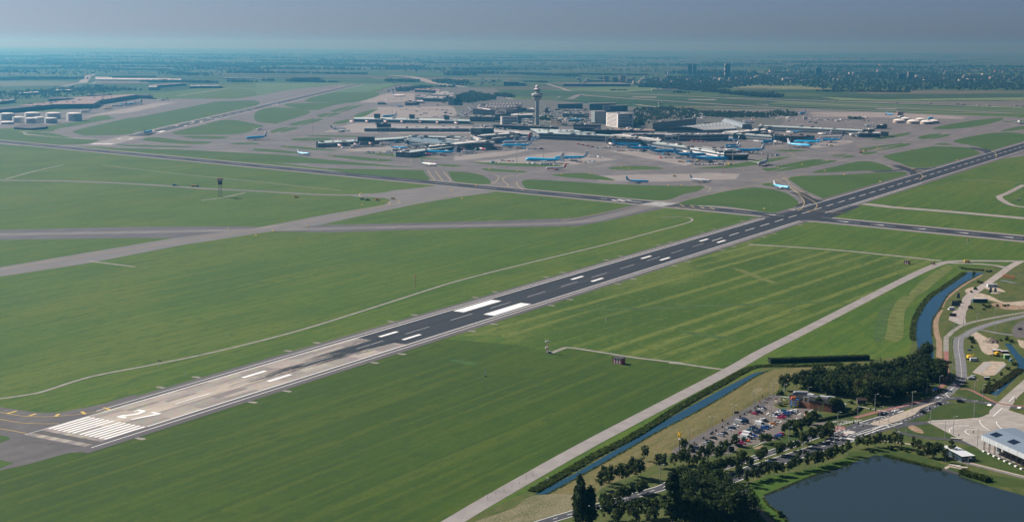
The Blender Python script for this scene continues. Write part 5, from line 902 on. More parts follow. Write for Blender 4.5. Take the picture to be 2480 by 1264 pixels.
sheet('rough_ground', 'p', [(1030,1300),(1290,1185),(1640,985),(1850,890),(2200,862),(2215,800),(2290,690),(2350,650),(2480,640),(2800,640),(2900,1300),(2480,1420),(1000,1420)], ROUGH, .048)
sheet('dry_meadow', 'p', [(1320,1196),(1420,1140),(1620,1030),(1850,905),(1905,893),(2010,885),(1960,905),(1890,930),(1870,955),(1640,1088),(1560,1140),(1480,1170),(1420,1200)], DRYG, .055, 3)
sheet('flowering_weeds', 'p', [(1130,1275),(1240,1232),(1290,1200),(1400,1197),(1420,1225),(1380,1245),(1320,1264),(1200,1330)], FLOW, .06, 3)
sheet('flowering_weeds', 'R6', [(1190,930),(1250,880),(1450,820),(1640,830),(1600,880),(1400,930),(1230,965)], FLOW, .06, 3)
sheet('flowering_weeds', 'R4', [(1190,400),(1230,360),(1300,345),(1340,370),(1300,400),(1230,420)], FLOW, .062, 3)
for c, pts, m, z in (('R7', [(610,720),(840,690),(1000,730),(1200,640),(1600,560),(2000,480),(2480,330),(2480,440),(1900,610),(1250,875),(1240,930),(1300,1020),(1480,1150),(1580,1280),(1100,1280),(980,950),(880,850),(720,780)], LUSH, .058), ('R3', [(-100,900),(0,790),(350,780),(480,730),(700,780),(1000,840),(1300,960),(1500,1010),(1640,1050),(2000,1120),(2480,1200),(2480,1300),(1950,1264),(1700,1180),(1290,1070),(880,955),(480,855),(370,840),(0,975)], LAWN, .057),
  ('R3', [(780,375),(1000,300),(1260,140),(1480,100),(1780,100),(2030,130),(1990,200),(1880,290),(1150,335)], LAWN, .16), ('R3', [(650,480),(820,430),(1130,395),(1360,500),(1590,622),(1350,605),(1080,575),(780,515)], LAWN, .1), ('R3', [(1640,740),(1840,730),(2480,1080),(2480,1180),(2000,1000),(1700,900)], LAWN, .1), ('R2', [(1490,880),(1580,840),(1700,860),(1850,930),(2060,1020),(1850,1010),(1640,970)], LAWN, .16),
  ('R2', [(2250,1170),(2480,1210),(2480,1250),(2300,1190)], LAWN, .1), ('R4', [(1000,1264),(1330,1150),(1640,1060),(1900,960),(2150,930),(2480,800),(2480,900),(2300,960),(1700,1200),(1400,1300)], LAWN, .065), ('R5', [(780,960),(1000,870),(1230,800),(1330,790),(1420,880),(1340,910),(900,950)], LAWN, .072), ('R5', [(1440,840),(1560,760),(1800,790),(1500,860)], ROUGH, .073)):
    sheet('lawn', c, pts, m, z, 2)
sheet('pond', 'p', [(1851.7,1197),(1900,1176),(1960,1154),(2060,1123),(2118,1102),(2145,1104),(2209,1121),(2277,1139),(2320,1150),(2347,1160),(2400,1178),(2480,1200),(2700,1270),(2700,1600),(1950,1600),(1905,1264),(1890,1246),(1858,1223),(1850,1207)], POND, .12)
WC = [('canal', [('R6',(320,860)),('R6',(490,870)),('R6',(640,792)),('R6',(1000,592)),('R6',(1480,325)),('R6',(2040,0)),('R4',(400,690)),('R4',(900,400)),('R4',(1250,180)),('R4',(1415,110)),('R4',(1290,125)),('R4',(1200,150)),('R4',(800,350)),('R4',(300,620)),('R4',(0,790)),('R6',(1480,235)),('R6',(900,570)),('R6',(400,830))]),
  ('canal', [('R1',(1650,345)),('R1',(1920,362)),('R1',(1850,385)),('R1',(1600,520)),('R1',(1390,680)),('R1',(1290,850)),('R1',(1190,1000)),('R1',(1165,1080)),('R1',(1165,1264)),('R2',(1190,350)),('R2',(1180,420)),('R2',(980,420)),('R2',(930,60)),('R1',(930,1080)),('R1',(1000,930)),('R1',(1130,740)),('R1',(1350,590)),('R1',(1640,390))]),
  ('canal', [('R2',(2200,190)),('R2',(2290,185)),('R2',(2400,330)),('R2',(2560,480)),('R2',(2400,640)),('R2',(2100,930)),('R2',(1960,910)),('R2',(2400,510)),('R2',(2380,440))])]
for nm, pts in WC: A = MB(); A.sheet([g(c, *q) for c, q in pts], .1); struct(nm, A, WATER)
sheet('bank_edge', 'R7', [(1250,880),(1500,790),(1900,620),(2480,445),(2480,430),(1900,600),(1250,862)], mat('dark_bank', (.02,.025,.015), .95), .13)
# reeds along the water
def reeds(segs, wd, h, n, label, dens=1.0, cols=None):
    cols = cols or [LEAF[1], LEAF[1], LEAF[2]]
    p = []
    for c, pts in segs: p += gs(c, pts)
    q = smooth(p, 6, False); r = random.Random(n); A = MB(); L = [(a, b, (b-a).length) for a, b in zip(q, q[1:])]
    for k in range(n):
        a, b, l_ = r.choices(L, [x[2] for x in L])[0]; d = (b-a).normalized(); nn = Vector((-d.y, d.x, 0)); t = a.lerp(b, r.random()) + nn*r.uniform(-wd/2, wd/2); hh = h*r.uniform(.55,1.15); an = r.uniform(0, 3.14); e1 = Vector((math.cos(an), math.sin(an), 0))*r.uniform(.3,.65); A.cur = r.randrange(3)
        lean = Vector((r.gauss(0,.25), r.gauss(0,.25), 0)); A.face([t-e1, t+e1, t+e1*.7+lean+Vector((0,0,hh)), t-e1*.7+lean+Vector((0,0,hh))])
    return tag(A.build('reeds', cols or [LEAF[0], LEAF[1], LEAF[0]]), label, 'reeds', kind='stuff')
reeds([('R6',[(300,830),(700,600),(1200,310),(1770,20)]), ('R4',[(200,600),(700,320),(1150,80),(1420,40),(1900,40),(2480,10)])], 5.0, 1.1, 9000, 'dark reeds along the far bank of the straight canal')
reeds([('R1',[(1570,290),(1650,310),(1900,330)]), ], 4, 1.4, 500, 'reeds at the head of the bent canal')
reeds([('R1',[(1630,360),(1340,560),(1110,720),(960,940),(900,1100),(890,1264)]), ('R2',[(905,150)])], 4.2, 1.2, 2600, 'reeds along the bent canal')
reeds([('R2',[(2420,560),(2200,730),(1920,900)])], 5, 1.3, 1500, 'brown reeds along the short canal by the building site', 1, [LEAF[4], LEAF[0], LEAF[4]])
reeds([('R3',[(480,850),(880,945),(1290,1050)])], 2.0, 1.0, 1400, 'low reeds on the pond edge', 1, [LEAF[2], LEAF[1], LEAF[2]])
reeds([('R3',[(1570,1095),(1720,1150),(1850,1180),(1960,1220)])], 3.5, 2.2, 1500, 'tall reed bed beside the jetty', 1, [LEAF[2], LEAF[1], LEAF[0]])
reeds([('R6',[(490,868),(640,792),(1000,592),(1480,325),(2040,0)]), ('R4',[(400,690),(900,400),(1250,180),(1415,110)])], 1.2, .3, 2200, 'low green fringe on the near bank of the straight canal', 1, [LEAF[2], LEAF[1], LEAF[2]])
reeds([('R1',[(1850,388),(1600,523),(1390,684),(1290,855),(1190,1005),(1168,1085),(1170,1264)])], 1.4, .4, 900, 'low fringe on the path side of the bent canal', 1, [LEAF[2], LEAF[1], LEAF[4]])
reeds([('R7',[(1250,880),(1500,790),(1900,615),(2480,440)])], 1.1, .35, 900, 'low fringe on the road side bank of the pond', 1, [LEAF[0], LEAF[1], LEAF[2]])
reeds([('R7',[(1240,920),(1300,1020),(1480,1150),(1580,1280)])], 1.2, .35, 450, 'low fringe on the clump side bank of the pond', 1, [LEAF[2], LEAF[1], LEAF[2]])
# roads
def mark(A, c, pts, wd, z=.2, dash=None, k=4):
    p = smooth(gs(c, pts), k, False); line(A, p, 0, wd, z, dash)
sv_p = strip2('road', [('R6', [(380,1290),(700,1190),(1330,1010),(1760,885),(2170,765)]), ('R7', [(0,660),(300,580),(700,470),(1120,345),(1520,210),(1900,65),(2300,-60)]), ('R5', [(1110,1090)])], 6.2, ROADA, .085)
mn_p = strip2('road', [('R7', [(150,830),(560,705),(780,640),(1100,505),(1380,415),(2130,172),(2440,70)]), ('R5', [(1270,1190),(1480,1120)])], 10.5, ROADA, .09)
up_p = strip2('road', [('R5', [(1060,1150),(1480,990),(1900,850)]), ('R3', [(640,170),(900,110),(1180,55),(1400,25),(1560,30),(1800,70),(2100,110),(2480,165)])], 9.0, ROADA, .095)
lo_p = strip2('road', [('R5', [(1300,1200),(1600,1090),(1880,1010)]), ('R3', [(560,400),(760,330),(960,250),(1100,180),(1240,115),(1380,75)])], 8.0, ROADA, .1)
sheet('road', 'R5', [(870,1264),(1070,1100),(1400,985),(1580,940),(1600,1000),(1820,1010),(2000,960),(1700,1090),(1390,1180),(1150,1264)], ROADA, .093)
cu_p = strip2('road', [('R1', [(2650,935),(2480,975),(2100,1065),(1800,1160),(1620,1264)]), ('R2', [(1555,120),(1540,250),(1565,400),(1585,600),(1575,700),(1490,800),(1380,900),(1230,980)])], 7.0, mat('curved_road', (.15,.15,.155), .85, .15, .12), .088)
strip2('road', [('R1', [(1800,1160),(1990,1200),(2200,1235),(2420,1255)])], 4.5, mat('curved_road', (.15,.15,.155)), .086); strip2('road', [('R1', [(2440,1290),(2400,1180),(2480,1080),(2600,1040)])], 9, LOT2, .087)
strip2('cycle_path', [('R1', [(2650,885),(2480,925),(2000,1010),(1650,1090),(1480,1180),(1390,1264)]), ('R2', [(1368,110),(1365,300)])], 3.6, PATH, .092); strip2('cycle_path', [('R2', [(1366,300),(1370,560),(1372,640),(1330,770),(1230,850)])], 3.4, REDP, .0925)
strip2('cycle_path', [('R2', [(1570,840),(1700,850),(1850,920),(2050,1020),(2200,1060),(2480,1090)])], 2.4, REDP, .17); strip2('cycle_path', [('R2', [(60,1250),(400,1160),(640,1110),(860,1050),(1100,990)])], 3.0, REDP, .11); sheet('cycle_path', 'R5', [(940,1060),(1100,1010),(1230,1030),(1180,1080),(1090,1090)], REDP, .112, 2); sheet('cycle_path', 'R5', [(1070,1150),(1250,1130),(1270,1145),(1120,1175)], REDP, .113)
strip2('road', [('R1', [(2440,190),(2290,270),(2150,370),(2000,480),(1700,690),(1640,820),(1590,900)])], 7.5, mat('concrete_road', (.30,.265,.24), .9, .15, .15), .089); sheet('pavement', 'R1', [(1500,880),(1660,870),(1640,1000),(1650,1080),(1560,1100),(1400,1030),(1420,960)], mat('concrete_road', (.3,.265,.24)), .0895)
strip2('sand_path', [('R1', [(1880,385),(1650,510),(1480,630),(1350,750),(1300,850)])], 3.2, SOIL, .075); strip2('sand_path', [('R1', [(1290,890),(1240,980),(1215,1100),(1240,1264)]), ('R2', [(1265,150),(1270,420)])], 4, SOIL, .0755)
sheet('bus_plaza', 'R3', [(1095,362),(1160,340),(1560,325),(1850,300),(1900,275),(2140,60),(2240,-30),(2480,-240),(2700,-430),(2700,-250),(2480,-70),(2400,0),(2260,195),(2480,265),(2700,330),(2900,1100),(2480,1000),(1860,770),(1800,725),(1590,625)], ROADB, .13)
sheet('bus_lane', 'R3', [(740,365),(1095,362),(1140,392),(820,425),(640,470)], ROADA, .125); strip2('path', [('R3', [(620,490),(790,535),(1090,590),(1400,615),(1620,655),(1780,710)])], 4.2, ROADA, .128)
strip2('path', [('R3', [(1300,790),(1480,870),(1600,935),(1900,1010),(2200,1090),(2480,1160),(2700,1220)])], 3.2, mat('grey_path', (.16,.15,.15), .9, .15, .3), .108); strip2('path', [('R3', [(1480,880),(1640,930),(2000,1020),(2480,1140)])], 1.6, TAN, .112); strip2('path', [('R3', [(330,620),(700,660),(1000,710),(1100,740),(1260,740)])], 2.0, TAN, .111)
A = MB(); A.prism(gs('R3', [(280,385),(330,365),(540,300),(870,180),(1050,120),(1240,75),(1180,105),(1090,140),(1000,180),(920,260),(700,350),(520,405),(420,418),(320,410)]), .08, .22); struct('traffic_island', A, TAN)
A = MB(); A.prism(smooth(gs('R5', [(1195,1105),(1280,1080),(1360,1100),(1330,1125),(1230,1130)]), 3), .08, .24); struct('traffic_island', A, mat('kerb_stone', (.45,.42,.38), .9)); A = MB(); A.prism(gs('R2', [(1190,975),(1250,930),(1275,965)]), .08, .24); struct('traffic_island', A, WHITE)
A = MB()
line(A, sv_p, 3.0, .35, .2); line(A, sv_p, -3.0, .35, .2); line(A, sv_p, 0, .3, .2, (3, 6)); line(A, mn_p, 4.9, .4, .2); line(A, mn_p, -4.9, .4, .2); line(A, mn_p, .2, .4, .2, (3, 5)); line(A, up_p, 0, .3, .2, (3, 4)); line(A, lo_p, 3.6, .35, .2); line(A, lo_p, -1.5, .3, .2, (2, 3)); line(A, cu_p, 0, .3, .2, (2.4, 2.4))
for c, pts, wd, d in (('R5',[(1110,985),(1240,960),(1450,920)],.5,(1.2,1)), ('R5',[(1130,1000),(1460,930)],.5,None), ('R5',[(1380,1140),(1560,1090),(1740,1020),(2040,970)],.5,None), ('R5',[(1420,970),(1720,880),(1800,890)],.5,None), ('R5',[(1150,1170),(1310,1210)],.8,None), ('R5',[(1040,1240),(1250,1150)],.5,None), ('R5',[(980,970),(1030,990)],.8,None), ('R5',[(1110,950),(1000,965)],.5,None), ('R3',[(90,555),(290,490),(480,420)],.45,(1.5,1)), ('R3',[(150,570),(400,480),(740,385)],.5,None), ('R3',[(580,210),(690,188)],.8,None), ('R3',[(670,230),(760,205)],.8,None), ('R2',[(1360,910),(1460,830)],.6,None), ('R2',[(1250,960),(1410,960)],.6,(1,1)), ('R2',[(1365,925),(1410,960)],.5,None), ('R3',[(1960,130),(1985,110)],1.2,None), ('R3',[(1985,135),(2005,112)],1.2,None), ('R3',[(2390,170),(2410,150)],1.2,None), ('R3',[(2410,172),(2428,152)],1.2,None), ('R3',[(610,520),(685,500)],1.6,None),
   ('R3',[(1850,340),(1850,370),(1900,430),(1990,490)],.4,None), ('R3',[(2090,360),(2095,400),(2160,460),(2240,500)],.4,None), ('R3',[(1700,550),(1640,510),(1650,480),(1740,470),(1960,490)],.4,None), ('R3',[(2040,285),(2170,165)],.5,None), ('R3',[(2165,180),(2260,190)],.5,None), ('R3',[(2265,75),(2340,5)],.5,None), ('R3',[(1150,355),(1560,340)],.4,None), ('R3',[(1120,390),(1560,385)],.3,(2,1)), ('R3',[(1415,510),(1420,470),(1520,425),(1780,412)],.5,(3,1))): mark(A, c, pts, wd, .21, d)
struct('road_markings', A, WHITE)
# lettering painted on the bus lane
o = bpy.data.objects.new('road_lettering', text_mesh('BUS', 3.2, FADED, .004)); link(o); p_ = g('R3', 2078, 192, .21); q_ = g('R3', 2190, 90, .21); d_ = (q_-p_).normalized(); o.rotation_euler = (0, 0, math.atan2(d_.y, d_.x)-math.pi/2); o.location = p_; tag(o, kind='structure')
# car park
sheet('car_park', 'R4', [(30,1290),(50,1235),(700,870),(960,720),(1440,455),(1590,450),(1600,560),(1480,600),(1600,650),(1900,640),(2080,650),(2050,720),(1830,830),(1760,860),(1620,950),(1570,1080),(1330,1140),(1000,1200),(900,1290),(300,1350)], LOT, .082); sheet('car_park', 'R4', [(50,1235),(700,870),(960,720),(1440,455),(1590,455),(1590,480),(1300,640),(1050,770),(760,930),(520,1090),(290,1210),(150,1290)], LOT2, .084); sheet('car_park', 'R5', [(700,1010),(800,965),(1340,915),(1100,950),(1000,985),(880,1010),(720,1040)], LOT, .083)
A = MB()
for a, b, n in (((300,1225),(1180,800),22), ((640,1245),(1180,960),14), ((1100,1110),(1420,930),9), ((1260,920),(1560,740),9)):
    for k in range(n): x, y = a[0]+(b[0]-a[0])*k/(n-1), a[1]+(b[1]-a[1])*k/(n-1); A.ribbon(gs('R4', [(x,y),(x+75,y+22)]), .14, .2)
for c, pts, wd in (('R4',[(1915,755),(2080,640)],.3), ('R4',[(640,1250),(1000,1060)],.25), ('R4',[(1200,1200),(1330,1140),(1400,1100)],.25)): A.ribbon(gs(c, pts), wd, .2)
for x, y in ((1410,720), (1865,725), (1590,840)): A.ribbon(gs('R4', [(x-20,y+15),(x+10,y-8)]), .4, .2); A.sheet(gs('R4', [(x,y-12),(x+22,y-16),(x+18,y)]), .2)
struct('car_park_markings', A, WHITE)
# parked cars
CC = {'black':(.012,.013,.015), 'white':(.75,.76,.76), 'silver':(.42,.44,.46), 'dark blue':(.015,.035,.09), 'blue':(.02,.09,.32), 'teal':(.03,.16,.22), 'red':(.45,.03,.05), 'grey':(.14,.15,.16), 'orange':(.60,.25,.04), 'crimson':(.38,.02,.10)}
a_, b_ = g('R4', 1240, 870), g('R4', 1380, 895); CANG = math.atan2((b_-a_).y, (b_-a_).x)
ROWC = [('the row beside the kerb strip', [(405,1215,'dark blue','suv'),(530,1145,'silver','sedan'),(580,1118,'black','suv'),(632,1062,'black','hatch'),(732,1022,'silver','suv'),(788,992,'black','sedan'),(835,942,'silver','hatch'),(900,917,'dark blue','sedan'),(945,888,'white','hatch'),(1005,845,'silver','van'),(1070,832,'dark blue','van'),(1080,800,'black','suv'),(1225,714,'crimson','hatch'),(1285,697,'black','suv'),(1325,655,'white','hatch'),(1345,635,'dark blue','sedan')]),
 ('the middle row, nearer the canal side', [(750,1200,'white','sedan'),(1000,1168,'black','sedan'),(1040,1132,'crimson','sedan'),(1095,1058,'white','van'),(1120,1015,'white','van'),(1045,997,'red','hatch'),(1165,945,'teal','hatch'),(1215,918,'dark blue','suv'),(1295,870,'white','van'),(1310,838,'white','hatch'),(1385,822,'black','hatch'),(1350,800,'white','hatch')]),
 ('the middle row, nearer the road side', [(1185,1060,'silver','hatch'),(1212,1028,'blue','sedan'),(1270,988,'dark blue','suv'),(1310,953,'dark blue','sedan'),(1370,925,'blue','suv'),(1405,905,'dark blue','hatch'),(1445,884,'white','hatch'),(1478,857,'orange','sedan'),(1510,838,'silver','hatch')]),
 ('the block before the restaurant, canal side', [(1500,752,'white','sedan'),(1530,738,'dark blue','suv'),(1548,716,'white','hatch'),(1580,694,'white','sedan'),(1622,676,'teal','suv')]), ('the block before the restaurant, road side', [(1598,772,'crimson','sedan'),(1628,752,'crimson','hatch'),(1672,742,'dark blue','suv'),(1695,714,'blue','suv'),(1740,692,'white','hatch'),(1790,680,'white','suv'),(1765,702,'dark blue','hatch')]), ('the short row under the trees', [(1528,1066,'black','sedan'),(1568,1032,'blue','suv'),(1602,1006,'crimson','hatch')])]
for rn, cs in ROWC:
    for k, (x, y, col, kd) in enumerate(cs): vehicle('parked_car' if kd != 'van' else 'parked_van', kd, CC[col], g('R4', x, y+14), CANG + (math.pi if RNG.random() < .3 else 0) + RNG.uniform(-.05,.05), '%s %s parked %s in %s' % (col, {'suv':'tall car','sedan':'saloon','hatch':'hatchback','van':'van'}[kd], nth(k), rn), 'car' if kd != 'van' else 'van', 'cars parked before the restaurant')
def drive(c, x, y, x2, y2, kd, col, lab):
    a, b = g(c, x, y), g(c, x2, y2); vehicle('car' if kd != 'van' else 'van', kd, CC[col], a, math.atan2((b-a).y, (b-a).x), lab, 'van' if kd == 'van' else 'car')
for a in (('R2',1032,1175,1150,1100,'suv','black','black car driving beside the tan traffic island'), ('R2',1112,1120,1230,1050,'hatch','silver','silver car driving just ahead of the black one'), ('R2',1258,1058,1380,1010,'sedan','black','dark saloon at the tip of the tan island'), ('R2',1570,1028,1750,1040,'suv','black','dark tall car on the road past the oval lawn'), ('R2',425,1212,330,1250,'suv','black','dark car coming down beside the red cycle path'), ('R2',482,1190,390,1225,'sedan','silver','silver saloon behind the dark car by the red cycle path'), ('R4',2020,785,2120,795,'suv','dark blue','dark blue car by the green fence and flags'), ('R4',1830,820,1880,800,'hatch','white','white car half hidden by trees at the car park exit'),
  ('R1',1440,888,1380,892,'van','white','white van parked by the concrete road end'), ('R1',1462,980,1400,975,'van','black','black van parked by the concrete road end'), ('R1',2420,1168,2470,1150,'sedan','black','black car on the far right loop road'), ('R7',1330,425,1400,400,'sedan','blue','blue car in shade on the dual road'), ('R7',1820,270,1900,240,'sedan','black','dark car under the lamp on the dual road'), ('Q8',2440,570,2470,560,'sedan','white','white car inside the fenced yard at the right edge'), ('Q8',2425,582,2455,575,'suv','grey','grey car inside the fenced yard at the right edge')): drive(*a)
# lamp posts: base, height from the top seen in the photograph
LP = [('R4',285,1210,955,2),('R4',612,1010,765,2),('R4',925,800,592,2),('R4',1215,640,440,2),('R4',1492,500,282,2),('R4',1180,1000,755,2),('R4',885,1140,960,2),('R4',1458,810,620,2),('R4',1718,660,440,1),('R4',1732,850,680,1),('R4',1712,1130,915,1),('R4',2410,940,700,1),('R4',1648,420,305,1),('R4',2368,1160,980,1),('R4',1912,1264,1130,1),('R4',535,1250,1110,1),('R4',855,1264,1180,1),('R6',2118,710,440,1),('R7',1297,450,268,1),('R7',1795,320,122,1),('R7',2248,160,20,1),('R7',735,350,175,1),
  ('R3',795,512,272,1),('R3',1142,385,145,1),('R3',1348,600,355,1),('R3',1468,545,292,1),('R3',1812,720,462,1),('R3',1765,295,68,1),('R3',875,225,-60,1),('R3',345,210,-25,1),('R3',415,390,148,1),('R3',1678,995,885,1),('R2',1885,1010,785,1),('R2',1435,740,545,1),('R2',1455,580,390,1),('R2',1440,300,110,1),('R2',1268,860,658,1),('R2',1088,910,765,1),('R2',1775,860,720,1),('R2',2075,990,860,1),('R1',1478,1215,1060,1),('R1',1800,1065,950,1),('R1',2068,1195,1015,1),('R1',2060,1000,885,1),('R1',2395,915,838,1),('R1',1612,1120,970,1),('R5',345,530,425,1),('R5',692,560,455,1),('R5',943,560,508,1),('R5',1235,790,655,1),('R5',130,570,430,1)]
LW = {'R4':'around the car park','R6':'by the bottom road','R7':'along the dual road','R3':'around the bus plaza','R2':'along the curved road','R1':'near the bent canal','R5':'around the restaurant'}
cnt = {}
for c, x, yb, yt, ar in LP:
    k = cnt.get(c, 0); cnt[c] = k+1; p = g(c, x, yb); H = (yb-yt)/CROPS[c][2]*mpp(p)*1.03; lamp(c, x, yb, round(min(max(H, 4), 13), 1), '%s slim grey lamp post %s' % (nth(k), LW[c]), ar, RNG.uniform(-.4,.4))
# ------------------------------------------------------------------ restaurant, bus station, small things, trees of the corner
def rootat(p, name, label, cat, group=None, rz=0): return empty(name, (p.x, p.y, 0), rz, label, cat, group)
def rel(ps, e): return [Vector((q.x-e.location.x, q.y-e.location.y, 0)) for q in ps]
def restaurant():
    P = gs('R5', [(430,585),(500,520),(1150,612),(1165,628),(1030,700),(720,650)], 5); cen = sum(P, Vector())/6; e = rootat(cen, 'restaurant', 'low brown brick restaurant with black roof and white roof ducts', 'restaurant'); Q = rel(P, e)
    A = MB(); A.prism(Q, 0, 4.2, False); A.build('wall', BRICK, e); A = MB(); A.prism([q*1.02 for q in Q], 4.2, 5.2); A.build('roof', mat('black_roof', (.012,.012,.013), .85, .3, .2), e)
    def rp(x, y, z): v = g('R5', x, y, z); return Vector((v.x-e.location.x, v.y-e.location.y, z))
    duct = plain('duct_white', (.66,.67,.68), .4, .3)
    A = MB(); A.tube(rp(500,530,5.8), rp(690,535,5.8), .9, n=8); A.tube(rp(500,530,5.8), rp(490,548,5.6), .9, n=8); A.build('roof_duct', duct, e)
    for (x0, y0), (x1, y1) in (((690,560),(860,590)), ((770,575),(985,607))): a, b = rp(x0,y0,5.8), rp(x1,y1,5.8); d = b-a; A = MB(); A.box((a+b)/2, (d.length, 2.2, 1.3), math.atan2(d.y, d.x)); A.build('roof_unit', duct, e)
    a, b = rp(985,585,5.6), rp(1075,598,5.6); A = MB(); A.tube(a, b, .35, n=6); A.build('roof_pipe', duct, e)
    a, b = rp(622,655,4.8), rp(704,662,4.8); d = (b-a); n_ = Vector((d.y, -d.x, 0)).normalized(); A = MB(); A.box((a+b)/2+Vector((0,0,1.2))+n_*.6, (d.length, .3, 3.2), math.atan2(d.y, d.x)); s_ = A.build('sign_panel', WALLW, e)
    A = MB(); A.box((a+b)/2+Vector((0,0,1.2))+n_*.8, (d.length*.42, .1, 2.1), math.atan2(d.y, d.x)); A.build('sign_field', BLACK, e)
    m_ = plain('arch_yellow', (.80,.45,.02)); w_ = (a+b)/2+n_*.9
    o = link(bpy.data.objects.new('sign_letter', text_mesh('M', 2.4, m_, .04)), e); o.matrix_local = Matrix(((d.normalized().x, 0, n_.x, w_.x), (d.normalized().y, 0, n_.y, w_.y), (0, 1, 0, 6.0), (0,0,0,1)))
    a, b = rp(758,652,4.4), rp(872,664,4.4); d = (b-a).normalized(); n_ = Vector((d.y, -d.x, 0)); w_ = (a+b)/2+n_*.5
    o = link(bpy.data.objects.new('wall_lettering', text_mesh("McDonald's", 1.9, WALLW, .04)), e); o.matrix_local = Matrix(((d.x, 0, n_.x, w_.x), (d.y, 0, n_.y, w_.y), (0, 1, 0, 4.7), (0,0,0,1)))
    a, b = rp(1140,690,3.5), rp(1228,704,3.5); d = b-a; A = MB(); A.box((a+b)/2, (d.length, 2.6, .4), math.atan2(d.y, d.x)); A.build('canopy', WALLW, e)
    A = MB(); a, b = rp(290,590,3), rp(440,605,3); A.tube(a, b, .25, n=6); A.build('terrace_beam', WALLW, e)
restaurant()
def simple(name, label, cat, p, parts, group=None, rz=0):
    e = empty(name, p, rz, label, cat, group)
    for nm, A, m in parts: A.build(nm, m, e)
    return e
def mb(f): A = MB(); f(A); return A
YS = plain('sign_yellow', (.85,.52,.03)); GRN = plain('flag_green', (.10,.30,.10)); BLU = plain('play_blue', (.03,.22,.55)); ORG = plain('sign_orange', (.75,.16,.06)); RED = plain('signal_red', (.55,.05,.05))
p = g('R5', 505, 735); e = simple('play_tower', 'blue climbing tower with slide and orange roof sign beside the terrace', 'playground', p, [('frame', mb(lambda A: [A.tube((x,y,0),(x,y,4.4),.1,n=6) for x in (-2.2,0,2.2) for y in (-1.2,1.2)]), BLU), ('deck', mb(lambda A: [A.box((0,0,z),(4.6,2.6,.15)) for z in (1.4,2.8,4.2)]), BLU), ('panel', mb(lambda A: [A.box((x,-1.3,z),(1.4,.08,1.0)) for x in (-1.4,1.2) for z in (2.1,3.5)]), YS), ('slide', mb(lambda A: A.box((-2.6,-2.2,.9),(.8,2.6,.2),0,Matrix.Rotation(-.7,4,'X'))), BLU), ('roof_sign', mb(lambda A: A.box((-1.2,0,5.2),(2.6,1.2,1.5))), ORG)])
o = link(bpy.data.objects.new('sign_letter', text_mesh('M', 1.4, YS, .04)), e); o.rotation_euler = (math.pi/2, 0, 0); o.location = (-1.2, -.66, 5.2)
p = g('R7', 28, 368); H = 14.2; e = simple('totem_sign', 'tall pole sign with a yellow M above the car park corner', 'pole sign', p, [('pole', mb(lambda A: A.tube((0,0,0),(0,0,10.6),.22,.18,8)), DKSTEEL), ('sign_base', mb(lambda A: A.box((0,0,10.9),(1.4,.6,.5))), WALLW), ('sign_body', mb(lambda A: A.box((0,0.1,12.6),(.2,.3,3.0))), BLACK)], rz=-.9)
o = link(bpy.data.objects.new('sign_letter', text_mesh('M', 4.4, YS, .3)), e); o.rotation_euler = (math.pi/2, 0, 0); o.location = (0, -.2, 12.7); o.scale = (.62, 1, 1)
p = g('R5', 663, 888); e = simple('order_sign', 'dark menu sign with yellow M on an orange base at the drive lane', 'sign', p, [('base', mb(lambda A: A.box((0,0,1.1),(1.3,.6,2.2))), ORG), ('panel', mb(lambda A: A.box((0,0,3.0),(1.7,.5,1.7))), BLACK)]); o = link(bpy.data.objects.new('sign_letter', text_mesh('M', 1.3, YS, .05)), e); o.rotation_euler = (math.pi/2,0,0); o.location = (0,-.3,3.0)
for i, (x, yb, yt) in enumerate(((782,870,785), (838,845,730), (888,825,690))):
    p = g('R5', x, yb); h = (yb-yt)/5.9*mpp(p); simple('banner_flag', '%s yellow green banner flag, by size, beside the drive lane' % ('shortest','middle','tallest')[i], 'flag', p, [('pole', mb(lambda A: A.tube((0,0,0),(0,0,h),.06,n=6)), STEEL), ('flag', mb(lambda A: [A.box((.45,0,h*.68),(.8,.05,h*.6)), A.box((.45,0,h*.9),(.8,.06,.2))]), plain('flag_yellow', (.45,.45,.12)))], 'banner flags')
p = g('R5', 830, 885); simple('green_fence', 'bright green board fence beside the banner flags', 'fence', p, [('panel', mb(lambda A: [A.box((-2.2,0,.9),(3.6,.12,1.6)), A.box((1.2,.6,.9),(2.6,.12,1.6))]), plain('fence_green', (.06,.38,.26))), ('post', mb(lambda A: [A.tube((x,0,0),(x,0,1.9),.07,n=6) for x in (-4,-.4,2.4)]), WALLW)])
r5 = random.Random(8)
for k in range(10):
    x, y = r5.uniform(215,420), r5.uniform(655,725); p = g('R5', x, y); col = [plain('parasol_grey', (.13,.12,.10)), plain('parasol_tan', (.32,.26,.16)), plain('parasol_brown', (.10,.07,.05))][k % 3]
    simple('terrace_table', '%s %s parasol table on the restaurant terrace' % (nth(k), ('grey','tan','brown')[k % 3]), 'table', p, [('tabletop', mb(lambda A: A.tube((0,0,.7),(0,0,.76),.55,n=10)), BARK), ('pole', mb(lambda A: A.tube((0,0,0),(0,0,2.4),.05,n=6)), STEEL), ('parasol', mb(lambda A: A.lathe([(1.5,2.1),(.05,2.7)], 8)), col)], 'terrace tables')
